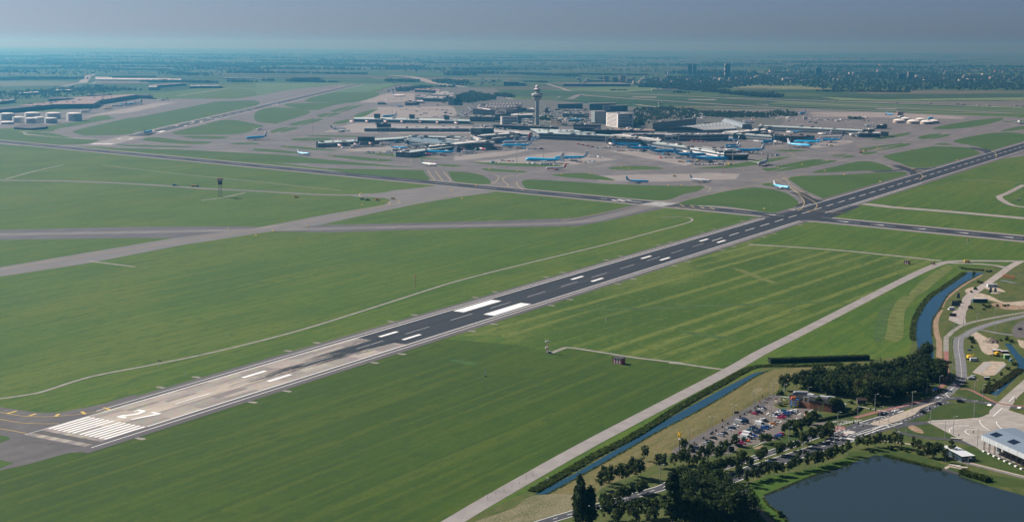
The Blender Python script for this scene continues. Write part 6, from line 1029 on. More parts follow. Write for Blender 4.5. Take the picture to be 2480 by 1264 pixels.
# people: one skinned body each
def person_mesh(walk, top, legs, seed):
    me = bpy.data.meshes.new('person'); s = .16*walk
    J = {'hip':(0,0,.95), 'chest':(0,0,1.32), 'neck':(0,0,1.48), 'head':(.02,0,1.66), 'kl':(s,.1,.52), 'fl':(-s*.6+s,.1,.06), 'kr':(-s*.4,-.1,.52), 'fr':(-s*1.8,-.1,.06), 'tl':(s+.14,.1,.04), 'tr':(-s*1.8+.14,-.1,.04), 'sl':(0,.2,1.42), 'el':(-s*.6,.25,1.14), 'hl':(.02,.26,.9), 'sr':(0,-.2,1.42), 'er':(s*.6,-.25,1.14), 'hr':(.1+s*.5,-.24,.92)}
    E_ = [('hip','chest'),('chest','neck'),('neck','head'),('hip','kl'),('kl','fl'),('fl','tl'),('hip','kr'),('kr','fr'),('fr','tr'),('chest','sl'),('sl','el'),('el','hl'),('chest','sr'),('sr','er'),('er','hr')]
    rad = {'hip':.15,'chest':.16,'neck':.06,'head':.11,'kl':.075,'kr':.075,'fl':.05,'fr':.05,'tl':.045,'tr':.045,'sl':.075,'sr':.075,'el':.05,'er':.05,'hl':.045,'hr':.045}
    ks = list(J); me.from_pydata([J[k] for k in ks], [(ks.index(a), ks.index(b)) for a, b in E_], []); o = bpy.data.objects.new('person', me); COL.objects.link(o); md = o.modifiers.new('s', 'SKIN')
    for i, k in enumerate(ks): v = me.skin_vertices[0].data[i]; v.radius = (rad[k], rad[k]); v.use_root = (k == 'hip')
    o.modifiers.new('d', 'SUBSURF').levels = 1
    out = bpy.data.meshes.new_from_object(o.evaluated_get(bpy.context.evaluated_depsgraph_get())); bpy.data.objects.remove(o); out.name = 'person'; out.materials.clear()
    for m in (plain('skin', (.45,.27,.19)), colmat(top), colmat(legs)): out.materials.append(m)
    for f in out.polygons: z = f.center.z; f.material_index = 0 if z > 1.5 or (abs(f.center.y) > .2 and z < 1.0) else 1 if z > .95 else 2
    return out
def hair_mesh(): A = MB(); A.smooth = True; A.lathe([(.115,1.66), (.12,1.72), (.09,1.79), (.01,1.81)], 8, (.0,0,0)); return A.mesh('hair', plain('hair_brown', (.04,.025,.015)))
TOPS = {'red':(.5,.05,.05), 'white':(.75,.75,.75), 'blue':(.05,.18,.5), 'black':(.02,.02,.025), 'cyan':(.05,.4,.5), 'green':(.1,.3,.12)}
HM = hair_mesh(); PM = {}
for c, x, y, tp, lab in (('R4',1232,570,'cyan','in cyan on the terrace edge by the fence'), ('R4',1295,560,'red','in red on the terrace edge by the fence'), ('R4',1310,575,'red','in red standing lower on the terrace edge'), ('R4',1290,545,'green','in green among the people at the terrace edge'), ('R4',1332,500,'white','in white at the far end of the paved strip'), ('R4',1340,490,'black','in black at the far end of the paved strip'), ('R4',1555,570,'white','in white among the terrace tables'), ('R4',1530,560,'black','in black among the terrace tables'), ('R4',1690,545,'white','in white beside the blue climbing tower'),
     ('R4',2062,610,'white','in white by the brick restaurant wall'), ('R4',2098,612,'black','in black by the brick restaurant wall'), ('R4',1558,845,'black','in black between parked cars in the middle'), ('R4',800,890,'white','in white walking on the kerb strip'), ('R2',2290,1115,'blue','in blue walking across the bus lane'), ('R2',2350,1030,'black','in black beside the bus lane')):
    if tp not in PM: PM[tp] = person_mesh(RNG.uniform(.5,1.2), TOPS[tp], (.03,.035,.06), 1)
    p = g(c, x, y); o = link(bpy.data.objects.new('person', PM[tp])); o.location = (p.x, p.y, .1); o.rotation_euler.z = RNG.uniform(0,6.28); tag(o, 'person %s' % lab, 'person', 'people near the restaurant' if c == 'R4' else None); link(bpy.data.objects.new('hair', HM), o)
# picnic tables and bins on the kerb strip
for k, (x, y) in enumerate(((310,1190),(360,1150),(495,1080),(600,1015),(625,1000),(672,970),(765,920),(842,870),(765,825),(1018,770),(1078,735),(1165,690),(1230,650),(1270,625))):
    p = g('R4', x, y); simple('litter_bin', '%s dark litter bin from the near end of the kerb strip' % nth(k), 'bin', p, [('body', mb(lambda A: A.tube((0,0,0),(0,0,1.2),.42,.46,8)), BLACK), ('lid', mb(lambda A: A.tube((0,0,1.2),(0,0,1.4),.48,.3,8)), DKSTEEL)], 'litter bins on the kerb strip')
for k, (x, y) in enumerate(((375,1160),(1125,700),(1160,695),(1265,620),(1400,520),(1440,500),(1380,560))):
    p = g('R4', x, y); simple('picnic_table', '%s dark picnic table from the near end of the kerb strip' % nth(k), 'table', p, [('tabletop', mb(lambda A: A.box((0,0,.75),(2.0,.8,.08))), BARK), ('bench', mb(lambda A: A.box((0,.8,.45),(2.0,.3,.06))), BARK), ('bench', mb(lambda A: A.box((0,-.8,.45),(2.0,.3,.06))), BARK), ('frame', mb(lambda A: [A.box((s*.7,0,.38),(.1,1.7,.1)) for s in (-1,1)]+[A.box((s*.7,0,.4),(.1,.5,.7)) for s in (-1,1)]), DKSTEEL)], 'picnic tables', CANG)
p = g('R4', 968, 735); simple('info_board', 'dark notice board standing on the kerb strip', 'sign', p, [('panel', mb(lambda A: A.box((0,0,1.5),(2.6,.12,1.4))), DKSTEEL), ('post', mb(lambda A: [A.tube((s*1.1,0,0),(s*1.1,0,.9),.06,n=6) for s in (-1,1)]), DKSTEEL)])
p = g('R4', 1085, 1112); simple('tractor', 'dark tractor with orange front parked among the cars', 'tractor', p, [('body', mb(lambda A: [A.box((0,0,1.1),(2.6,1.1,.8)), A.box((-.5,0,2.0),(1.2,1.2,1.1))]), colmat((.03,.08,.05))), ('front_loader', mb(lambda A: A.box((2.0,0,.8),(1.3,1.5,.9))), ORG)]+[('wheel', mb(lambda A: A.tube((x,s*.7,r_),(x,s*1.0,r_),r_,n=10)), BLACK) for x, r_ in ((-.9,.8),(1.1,.5)) for s in (-1,1)], None, CANG)
# fences
def fence(name, label, segs, h, step, m, z0=0, netm=None):
    p = []
    for c, pts in segs: p += gs(c, pts)
    p = lerp_line(p, step); e = empty(name, p[0], 0, label, 'fence'); Q = [q-p[0] for q in p]
    for q in Q[:100]: A = MB(); A.tube(q, q+Vector((0,0,h)), .06, n=5); A.build('post', m, e)
    A = MB()
    for a, b in zip(Q, Q[1:]):
        for zz in (.1, h*.5, h*.97): A.tube(a+Vector((0,0,zz)), b+Vector((0,0,zz)), .035, n=4, caps=False)
    A.build('wire', m, e)
fence('wire_fence', 'dark wire fence beside the perimeter road at the bottom', [('R6', [(-350,950),(0,780),(300,610)])], 2.6, 6, DKSTEEL)
fence('wire_fence', 'green wire fence between dry meadow and car park', [('R4', [(0,1225),(600,885),(1200,555),(1420,440)])], 1.8, 7, plain('fence_dark_green', (.03,.07,.04)))
fence('wire_fence', 'dark fence around the yard at the right edge', [('Q8', [(2480,455),(2350,505),(2330,525),(2360,560),(2430,600),(2480,612)])], 2.6, 9, DKSTEEL)
fence('gate', 'wire gate across the concrete road', [('R1', [(1590,870),(1670,875)])], 1.8, 3, DKSTEEL); fence('wire_fence', 'fence behind the building yard by the concrete road', [('R1', [(2100,385),(2250,345),(2480,400)])], 2, 8, DKSTEEL)
# hedge
def hedge(segs, wd, h, label, n, seed=4):
    p = []
    for c, pts in segs: p += gs(c, pts)
    r = random.Random(seed); A = MB(); a0 = p[0]; e = empty('hedge', a0, 0, label, 'hedge')
    for k in range(n):
        i = r.randrange(len(p)-1); q = p[i].lerp(p[i+1], r.random())-a0; d = (p[i+1]-p[i]).normalized(); nn = Vector((-d.y, d.x, 0)); face = r.random(); v = r.uniform(-1,1)
        q = q + nn*(wd/2*(v if face < .45 else (1 if v > 0 else -1))) + Vector((0,0,h*(1 if face < .45 else r.random()))); s = r.uniform(.25,.5); nr = Vector((r.gauss(0,.6), r.gauss(0,.6), .5 if face < .45 else 0)) + (nn*(1 if v > 0 else -1) if face >= .45 else Vector()); nr.normalize(); t = nr.orthogonal().normalized(); b = nr.cross(t); A.cur = r.choice((0,0,1)); A.face([q+t*s, q+b*s, q-t*s, q-b*s])
    A.build('foliage', [LEAF[0], LEAF[1]], e); B = MB(); B.sm = []
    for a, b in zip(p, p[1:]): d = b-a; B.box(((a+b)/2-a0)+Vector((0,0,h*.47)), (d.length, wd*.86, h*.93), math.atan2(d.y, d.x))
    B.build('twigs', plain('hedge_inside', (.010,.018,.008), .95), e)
hedge([('R5', [(135,112),(1555,62)])], 4.5, 3.0, 'long clipped dark hedge on the meadow behind the wood', 3800)
hedge([('R5', [(800,955),(1000,915),(1330,850),(1400,790),(1440,740)])], 1.6, 1.3, 'low dark hedge around the restaurant lawn', 900, 9)
# traffic light gantries
for lab, a, b, ya, yb2, hd in (('signal gantry across the road beside the tan island', (100,290), (545,375), 140, 240, ((280,165),(350,190))), ('signal gantry with black signal heads before the crossing', (-130,520), (288,580), 345, 455, ((45,400),(125,415)))):
    p, q = g('R3', *a), g('R3', *b); h = (a[1]-ya)/5.9*mpp(p); e = empty('signal_gantry', p, 0, lab, 'traffic signals'); d = q-p
    for v in (Vector(), d): A = MB(); A.tube(v, v+Vector((0,0,h)), .14, n=8); A.build('post', STEEL, e)
    A = MB(); A.tube(Vector((0,0,h)), d+Vector((0,0,h)), .13, n=8); A.build('beam', plain('beam_white', (.65,.67,.66)), e)
    for t in (.4, .56): A = MB(); A.box(d*t+Vector((0,-.2,h-.1)), (.6,.4,1.3)); A.build('signal_head', BLACK, e)
for i, (c, x, yb, yt) in enumerate((('R3',170,605,415),('R5',1190,1010,935),('R5',1260,1095,975),('R5',1545,1180,1130),('R2',1175,930,820),('R3',1545,590,540),('R3',1752,560,495),('R3',2350,85,30))):
    p = g(c, x, yb); h = (yb-yt)/5.9*mpp(p); simple('signal_post', '%s thin signal post, counted from the crossing towards the bus plaza' % nth(i), 'traffic signals', p, [('post', mb(lambda A: A.tube((0,0,0),(0,0,h),.08,n=6)), STEEL), ('signal_head', mb(lambda A: A.box((0,-.15,h-.3),(.4,.35,1.0))), BLACK)], 'signal posts')
p = g('R2', 1185, 930); simple('direction_sign', 'blue direction sign on posts at the wood edge', 'road sign', p, [('panel', mb(lambda A: A.box((.8,0,4.2),(2.2,.1,1.5))), BLU), ('post', mb(lambda A: [A.tube((x,0,0),(x,0,4),.08,n=6) for x in (.1,1.5)]), STEEL), ('stripe_board', mb(lambda A: A.box((-.3,-.1,3.2),(1.2,.1,.8))), WALLW)])
p = g('R2', 1700, 300); simple('blue_board', 'blue board lying by the sand at the building site', 'board', p, [('panel', mb(lambda A: A.box((0,0,1.0),(3.0,.15,1.1))), BLU), ('post', mb(lambda A: [A.tube((s*1.2,0,0),(s*1.2,0,.6),.06,n=6) for s in (-1,1)]), STEEL)])
# bus station with blue grey roof on lattice supports
def bus_station():
    H = 9.0; P = gs('R3', [(1870,548),(2130,492),(2340,447),(2700,530),(2900,985),(2480,818)], H); a, b = P[0], g('R3', 2900, 1005, H); d = (b-a); c0 = g('R3', 2340, 447, H); cc = g('R3', 2130, 492, H); e = rootat(a, 'bus_station', 'big bus station hall with a blue grey roof and dark lattice supports', 'bus station'); o = Vector((a.x, a.y, 0)); L = 58.0; u = Vector((d.x, d.y, 0)).normalized(); v = Vector(((cc-a).x, (cc-a).y, 0)); W1 = v.length; v.normalize(); W2 = (Vector((c0.x-a.x, c0.y-a.y, 0))).length
    def q(s, t, z): r = u*s + v*t; r.z = z; return r
    roofm = mat('zinc_roof', (.25,.31,.37), .4, .06, .1, .3, .4, (40,.5,1), math.atan2(u.y, u.x)); A = MB(); A.face([q(0,0,H), q(L,0,H), q(L,W1,H+1.2), q(0,W1,H+1.2)]); A.face([q(0,W1,H+1.2), q(L,W1,H+1.2), q(L,W2,H+.2), q(0,W2,H+.2)]); A.build('roof', roofm, e)
    A = MB(); A.face([q(0,0,H), q(0,W1,H+1.2), q(0,W2,H+.2), q(0,W2,H-2), q(0,0,H-2.6)]); A.face([q(0,0,H-2.6), q(L,0,H-2.6), q(L,0,H), q(0,0,H)]); A.face([q(0,0,H-2.6), q(0,W2,H-2), q(L,W2,H-2), q(L,0,H-2.6)]); A.build('fascia', mat('corrugated_white', (.52,.55,.57), .4, .4, 1, .2, .4, (.35,30,30), math.atan2(u.y, u.x)), e)
    for s, t in ((2.5,4),(17,4.5),(32,5),(17,19),(32,20),(47,5),(47,20)):
        A = MB(); k = 1.2/max(W1,.1); zz = lambda tt: H + (1.2*tt/W1 if tt < W1 else 1.2-(tt-W1)/(W2-W1)) + .12
        A.face([q(s,t,zz(t)), q(s+6,t,zz(t)), q(s+6,t+5.5,zz(t+5.5)), q(s,t+5.5,zz(t+5.5))]); A.build('solar_panel', plain('solar_glass', (.008,.014,.025), .15, 0, .6), e)
    for k in range(12):
        f = q(1.5+4.6*k, 1.5, 0); A = MB(); A.box(f+Vector((0,0,.4)), (1.4,1.4,.8), math.atan2(u.y, u.x)); A.build('footing', WALLW, e); A = MB()
        for sx in (-.5,.5): A.tube(f+u*sx+Vector((0,0,.8)), f+u*sx+Vector((0,0,H-2.4)), .12, n=5)
        for z in range(5): A.tube(f+u*(-.5)+Vector((0,0,1+z*1.1)), f+u*.5+Vector((0,0,2.1+z*1.1)), .06, n=4); A.tube(f+u*.5+Vector((0,0,1+z*1.1)), f-u*.5+Vector((0,0,2.1+z*1.1)), .06, n=4)
        A.build('lattice_support', plain('support_brown', (.05,.035,.04)), e)
    A = MB()
    for k in range(9): A.box(q(6+5.4*k, 9, 1.3), (2.6,.5,2.6), math.atan2(u.y, u.x))
    A.build('waiting_room', PG, e)
bus_station()
def bike_shelter():
    P = gs('R3', [(1300,702),(1480,690),(1788,842),(1592,857)], 2.9); e = rootat(P[0], 'bicycle_shelter', 'bicycle shelter with bright slatted glass roof by the pond', 'bicycle shelter'); Q = rel(P, e)
    def q(s, t, z): a = Q[0].lerp(Q[3], s); b = Q[1].lerp(Q[2], s); r = a.lerp(b, t); return Vector((r.x, r.y, z))
    A = MB()
    for k in range(12): A.face([q(k/12,0,2.9), q((k+.88)/12,0,2.9), q((k+.88)/12,1,2.9), q(k/12,1,2.9)])
    A.build('glass_slat', plain('white_glass', (.72,.75,.75), .2, 0, .5), e); A = MB()
    for k in range(7):
        for t in (.03,.97): A.tube(q(k/6,t,0), q(k/6,t,2.85), .07, n=5)
    for t in (.03,.5,.97): A.tube(q(0,t,2.82), q(1,t,2.82), .06, n=4)
    A.build('frame', DKSTEEL, e); A = MB(); A.face([q(1,0,.2), q(1,1,.2), q(1,1,2.6), q(1,0,2.6)]); A.face([q(0,0,.2), q(1,0,.2), q(1,0,2.2), q(0,0,2.2)]); A.build('glass_wall', PG, e)
    a, b = q(1,0,0), q(1,1,0); d = (b-a).normalized(); n_ = Vector((d.y, -d.x, 0)); 
    if n_.y > 0: n_ = -n_
    w_ = (a+b)/2+n_*.15; o = link(bpy.data.objects.new('wall_lettering', text_mesh('FIETSEN', 1.75, plain('letter_grey', (.30,.36,.38)), .03)), e); o.matrix_local = Matrix(((d.x,0,n_.x,w_.x),(d.y,0,n_.y,w_.y),(0,1,0,1.35),(0,0,0,1)))
    for k in range(9):
        f = q((k+.5)/9, .5, 0); b_ = empty('bicycle', f+e.location, 0, '%s bicycle from the glass end inside the shelter' % nth(8-k), 'bicycle', 'bicycles in the shelter')
        for s in (-.5,.5): W = MB(); W.lathe([(.30,-.02),(.34,-.02),(.34,.02),(.30,.02)], 12, (s,0,.34), Matrix.Rotation(math.pi/2,4,'X')); W.build('wheel', BLACK, b_)
        W = MB(); W.tube((-.5,0,.34),(-.1,0,.8),.03,n=4); W.tube((-.1,0,.8),(.4,0,.85),.03,n=4); W.tube((.4,0,.95),(.5,0,.34),.03,n=4); W.tube((0,0,.34),(.38,0,.8),.03,n=4); W.build('frame', [RED, BLU, DKSTEEL][k % 3], b_); W = MB(); W.box((-.12,0,.92),(.24,.12,.06)); W.build('saddle', BLACK, b_)
bike_shelter()
A = MB(); A.prism(gs('R3', [(1278,1048),(1320,1035),(1560,1105),(1545,1128)]), -.2, .5); tag(A.build('jetty', plain('jetty_wood', (.05,.05,.055), .9)), 'dark wooden jetty on the pond edge', 'jetty'); A = MB(); A.prism(gs('R3', [(1340,1040),(1345,1010),(1430,975),(1500,985),(1640,1040),(1630,1055),(1430,1010),(1370,1045)]), .05, .2); struct('terrace_paving', A, TAN)
for i, (c, x, y) in enumerate((('R3',1490,995),('R3',1590,1022),('R3',1508,608))): p = g(c, x, y); simple('slab_bench', ('pale slab bench by the jetty steps', 'second pale slab bench nearer the reed bed', 'pale slab bench on the lawn by the bus plaza')[i], 'bench', p, [('seat', mb(lambda A: A.box((0,0,.5),(5.5,1.6,.25))), plain('bench_stone', (.50,.46,.40))), ('support', mb(lambda A: [A.box((s*1.8,0,.19),(.6,1.2,.38)) for s in (-1,1)]), DKSTEEL)], 'slab benches', -.35)
# airfield small things
def striped_hut(c, x0, x1, yt, yb, lab, n=7):
    a, b = g(c, x0, yb), g(c, x1, yb); w_ = (b-a).length; h = (yb-yt)/CROPS[c][2]*mpp(a)*.8; e = empty('equipment_hut', (a+b)/2, -.6, lab, 'hut', 'red and white huts')
    A = MB(); B = MB()
    for k in range(n): (A if k % 2 == 0 else B).box(((k+.5-n/2)*w_/n, w_*.35, h/2), (w_/n, w_*.7, h))
    A.build('red_stripes', plain('hut_red', (.50,.09,.11)), e); B.build('white_stripes', WALLW, e); A = MB(); A.box((0,w_*.35,h+.1), (w_+.3,w_*.7+.3,.2)); A.build('roof', ROOFD, e)
striped_hut('M5', 1960, 2036, 125, 178, 'red and white striped hut beside the short service path'); striped_hut('M3', 1603, 1638, 690, 718, 'small red and white striped hut near the road bend', 5); striped_hut('M3', 1798, 1822, 707, 722, 'tiny pink striped cabinet right of the small striped hut', 3)
for c, x, yb, yt, lab in (('M4',1147,207,150,'striped windsock beside the service path at the left'), ('M3',2060,576,538,'striped windsock beyond the crossing runway at the right'), ('M2',1442,268,238,'striped windsock beside the middle of the crossing runway')):
    p = g(c, x, yb); h = (yb-yt)/2.995*mpp(p); simple('windsock', lab, 'windsock', p, [('pole', mb(lambda A: A.tube((0,0,0),(0,0,h),.09,n=6)), WALLW)]+[('sock', mb(lambda A: A.tube((.1+.7*k,0,h-.1-.25*k),(.8+.7*k,0,h-.35-.25*k),.62-.08*k,.54-.08*k,8)), [RED, WALLW][k % 2]) for k in range(4)], 'windsocks')
def lattice(c, x, yb, yt, lab, w0, w1, m, top=None, n=8, stripes=None):
    p = g(c, x, yb); h = (yb-yt)/CROPS[c][2]*mpp(p)*1.02; e = empty('lattice_mast', p, .3, lab, 'mast')
    A = MB(); cs = [(-1,-1),(1,-1),(1,1),(-1,1)]
    def pt(k, z): s = (w0+(w1-w0)*z/h)/2; return Vector((cs[k % 4][0]*s, cs[k % 4][1]*s, z))
    r_ = max(.05, w0*.032)
    for k in range(4): A.tube(pt(k,0), pt(k,h), r_, n=5)
    B = MB()
    for j in range(n):
        for k in range(4): (A if not stripes or j % 2 else B).tube(pt(k,h*j/n), pt(k+1,h*(j+1)/n), r_*.7, n=4); (A if not stripes or j % 2 else B).tube(pt(k+1,h*j/n), pt(k,h*(j+1)/n), r_*.7, n=4)
        if stripes and j % 2 == 0:
            for k in range(4): B.tube(pt(k,h*j/n)*1.02, pt(k,h*(j+1)/n)*1.02, r_*1.2, n=5)
    A.build('lattice', m, e)
    if stripes: B.build('red_section', RED, e)
    if top:
        for nm, loc, dim, mm in top(h): T = MB(); T.box(loc, dim); T.build(nm, mm, e)
lattice('M1', 1598, 233, 112, 'dark lattice radar tower with a red cabin on the left grass', 4.2, 4.0, plain('tower_steel', (.13,.14,.15)), lambda h: [('platform', (0,0,h), (9,9,.6), DKSTEEL), ('cabin', (0,0,h-4), (5.6,5.6,4.5), plain('cabin_red', (.11,.03,.035))), ('antenna', (0,0,h+1.4), (8,.8,1.2), RED)], 7)
lattice('M5', 1492, 98, 5, 'white and red antenna mast with two white boxes at the path end', .9, .7, plain('mast_white', (.6,.6,.6)), lambda h: [('antenna_box', (-.3,-.5,h*.92), (2.6,.8,.9), WALLW), ('antenna_box', (-.2,-.5,h*.42), (2.6,.8,.9), WALLW), ('cabinet', (1.5,0,.6), (2.6,1.4,1.2), STEEL)], 10, True)
lattice('M2', 538, 884, 806, 'red and white striped pole mast on the grass beside the service path', .35, .3, plain('mast_white', (.6,.6,.6)), lambda h: [('lamp', (0,0,h+.3), (.7,.7,.6), ORG)], 9, True)
lattice('M5', 1044, 266, 213, 'thin short white antenna mast on the near grass', .25, .2, plain('mast_white', (.6,.6,.6)), lambda h: [('foot', (0,0,.2), (2,1,.4), DKSTEEL)], 8)
lattice('T3', 1842, 1180, 1035, 'red and white lamp mast on the apron edge', .9, .7, plain('mast_white', (.6,.6,.6)), lambda h: [('lamp', (0,0,h), (4,1,.8), WALLW)], 10, True)
lattice('T4', 905, 735, 640, 'red and white mast foot beside the right facing blue jet', .9, .7, plain('mast_white', (.6,.6,.6)), None, 8, True)
p = g('M5', 1915-2477*0, 140) if False else None
for c, x, y, lab in (('M2',1919,1135,'thin white antenna with a small box on the striped grass'), ('M3',1302,975,'white sensor post on the striped grass beside the road'), ('M4',1343,270,'small blue cabinet beside the left runway shoulder'), ('M5',1943,125,'white marker post left of the striped hut'), ('M3',2010,765,'white box at the head of the bent canal'), ('M2',1594,312,'small white post on the ribbed grass'), ('M3',640,300,'white sign board on the grass before the crossing'), ('M3',1284,352,'white sign board right of the crossing'), ('R6',505,700,'pair of white marker boards beside the canal head')):
    p = g(c, x, y); simple('sensor_post', lab, 'post', p, [('post', mb(lambda A: A.tube((0,0,0),(0,0,2.4),.09,n=6)), WALLW), ('box', mb(lambda A: A.box((0,0,2.2),(.9,.4,.7))), WALLW)])
for i, (c, x, y, yaw_, a_) in enumerate((('M1',1270,152,.1,'blue truck on the left service taxiway'), ('M1',1415,158,0,'yellow tanker truck with green cab on the left service taxiway'), ('Q8',1412,297,1.2,'yellow truck crossing at the dark runway exit'), ('Q8',1925,1187,.1,'yellow truck on the road before the bend'), ('T4',1975,750,.3,'yellow and black truck on the apron edge at the right'), ('T4',1915,772,.3,'red and black tug beside the yellow and black truck'), ('M2',150,252,0,'grey digger among the work vehicles on the taxiway'), ('M2',190,260,0,'dark trailer among the work vehicles on the taxiway'), ('M2',260,258,.2,'orange work truck among the work vehicles on the taxiway'), ('M2',375,250,0,'yellow light cart on the taxiway bend'), ('M2',2415,85,0,'yellow car alone on the pale concrete'), ('M1',2150,238,.1,'orange digger beside the dug trench'))):
    p = g(c, x, y); body = {'blue':(.03,.20,.34), 'yellow':(.62,.40,.08), 'red':(.4,.06,.05), 'grey':(.12,.13,.14), 'dark':(.03,.03,.035), 'orange':(.60,.25,.03)}[a_.split()[0]]; cab = (.05,.20,.16) if 'green' in a_ else (.65,.66,.66) if 'blue' in a_ else body; L_ = 11 if 'tanker' in a_ else 5.5 if i > 1 else 7
    ps = [('cargo_body', mb(lambda A: A.tube((-L_/2,0,2.1),(L_*.22,0,2.1),1.25,n=10) if 'tanker' in a_ else A.box((-L_*.14,0,1.9),(L_*.68,2.3,2.0))), colmat(body)), ('cab', mb(lambda A: A.box((L_*.37,0,1.6),(L_*.22,2.2,2.1))), colmat(cab)), ('windscreen', mb(lambda A: A.box((L_*.47,0,2.1),(.12,1.9,.8))), GLASS)]+[('wheel', mb(lambda A: A.tube((xx,s*.9,.5),(xx,s*1.15,.5),.5,n=8)), BLACK) for xx in (-L_*.3, L_*.34) for s in (-1,1)]
    simple('service_truck', a_, 'truck', p, ps, None, yaw_)
# building site
SANDP = SAND; 
for c, pts, m, z in (('R2', [(1670,30),(1800,25),(1870,60),(2110,200),(2090,270),(2010,350),(1880,300),(1810,150)], SAND, .078), ('R2', [(1740,600),(1900,450),(2040,440),(2190,450),(2232,490),(2060,640),(1900,650)], SAND, .079), ('R2', [(1745,595),(1920,452),(2035,465),(1880,600)], mat('grey_blocks', (.30,.28,.26), .9, .15, 1.5), .15), ('R2', [(2060,620),(2190,470),(2230,490),(2075,635)], mat('grey_blocks', (.3,.28,.26)), .15), ('R1', [(1900,570),(2060,560),(2220,630),(2050,620)], SAND, .078), ('R1', [(1830,650),(2000,690),(2200,780),(2480,760),(2480,830),(2200,800),(1950,740),(1760,720)], SAND, .079), ('R1', [(1640,600),(1760,560),(1740,610),(1660,650)], SAND, .08), ('R1', [(2000,800),(2300,790),(2480,840),(2480,880),(2200,880)], SOIL, .077), ('R2', [(2380,130),(2480,150),(2480,260),(2420,230)], SAND, .079), ('R3', [(820,430),(900,415),(1020,480),(1040,530),(930,510),(850,470)], SOIL, .18), ('R3', [(1090,100),(1250,110),(1200,130)], SOIL, .0), ('R7', [(980,990),(1050,985),(1200,1080),(1320,1200),(1400,1264),(1300,1264),(1150,1120)], SOIL, .075), ('R7', [(1090,210),(1200,170),(1240,180),(1180,215)], SOIL, .09)):
    if z: sheet('bare_ground', c, pts, m, z, 0 if c == 'R2' and z > .0785 else 3)
def heap(c, x, y, r_, h, lab, m):
    p = g(c, x, y); rr_ = random.Random(int(x)); A = MB(); n = 18; V = []
    for j in range(6):
        for i in range(n): t = 6.283*i/n; k = r_*(1-j/5.2)*(1+rr_.uniform(-.12,.12)); V.append((k*math.cos(t)*1.2, k*math.sin(t), h*(j/5)**.85))
    A.raw(V, [(j*n+i, j*n+(i+1) % n, (j+1)*n+(i+1) % n, (j+1)*n+i) for j in range(5) for i in range(n)] + [tuple(range(5*n, 6*n))]); o = A.build('sand_heap', m, None); o.location = p; tag(o, lab, 'heap')
heap('R2', 2010, 165, 5.5, 3.4, 'grey sand heap at the building site', mat('grey_sand', (.20,.165,.135), .95, .25, .5)); heap('R1', 2080, 650, 4, 1.2, 'low pale heap behind the concrete road', SAND)
def cabin(c, x0, x1, yt, yb, lab, m, name='site_cabin', cat='cabin', d=2.6, win=True):
    a, b = g(c, x0, yb), g(c, x1, yb); w_ = (b-a).length; h = (yb-yt)/5.9*mpp(a)*.75; e = empty(name, (a+b)/2, 0, lab, cat); A = MB(); A.box((0,d/2,h/2),(w_,d,h)); A.build('body', m, e); A = MB(); A.box((0,d/2,h+.06),(w_+.2,d+.2,.12)); A.build('roof', ROOFL, e)
    if win: A = MB(); [A.box((s*w_*.25,-.03,h*.55),(w_*.12,.06,h*.4)) for s in (-1,1)]; A.build('window', GLASS, e)
cabin('R1', 1960, 2100, 510, 565, 'white site cabin with two windows beside the concrete road', plain('cabin_white', (.6,.66,.68)))
cabin('R2', 2205, 2280, 335, 410, 'green container with pale side at the building site', plain('container_green', (.12,.26,.10)), 'container', 'container', 3, False); cabin('R2', 2160, 2260, 290, 325, 'dark red container with a white roof at the building site', plain('container_red', (.12,.02,.03)), 'container', 'container', 3, False); cabin('R2', 2040, 2160, 275, 312, 'dark blue container beside the red one', plain('container_blue', (.02,.05,.14)), 'container', 'container', 3, False); cabin('R2', 2280, 2310, 400, 440, 'small blue toilet cabin by the short canal', BLU, 'toilet_cabin', 'cabin', 1.2, False); cabin('R1', 1750, 1960, 715, 785, 'row of dark blue grey tanks standing by the shrubs', plain('tank_row', (.05,.09,.12)), 'tank_row', 'tanks', 3, False); cabin('R2', 1920, 1990, 660, 710, 'dark skip on the grass at the building site', plain('skip_dark', (.03,.025,.03)), 'skip', 'skip', 2, False)
def digger(c, x, y, lab, rz): p = g(c, x, y); simple('excavator', lab, 'excavator', p, [('cab', mb(lambda A: A.box((-.3,0,2.0),(2.6,2.2,1.7))), YS), ('tracks', mb(lambda A: [A.box((0,s*1.0,.45),(3.6,.6,.9)) for s in (-1,1)]), BLACK), ('boom', mb(lambda A: [A.tube((.8,0,2.2),(3.6,0,3.6),.22,n=6), A.tube((3.6,0,3.6),(5.2,0,1.4),.18,n=6)]), YS), ('bucket', mb(lambda A: A.box((5.2,0,1.0),(.9,1.0,.8))), DKSTEEL)], 'excavators', rz)
digger('R2', 2085, 365, 'yellow excavator by the blue and red containers', 3.6); digger('R2', 1700, 415, 'yellow excavator at the edge of the curved road', .2)
p = g('R2', 1765, 440); vehicle('parked_van', 'van', (.6,.6,.6), p, 0, 'white and red lorry cab beside the roadside excavator', 'van')
for k, (x, y) in enumerate(((1705,700),(1730,690),(1755,670),(1745,700))): p = g('R2', x, y); simple('block_pallet', '%s stack of grey paving blocks by the curved road' % nth(k), 'pallet', p, [('blocks', mb(lambda A: A.box((0,0,.8),(2.6,1.8,1.2))), plain('block_grey', (.30,.32,.34))), ('pallet', mb(lambda A: A.box((0,0,.1),(2.7,1.9,.2))), BARK)], 'block pallets')
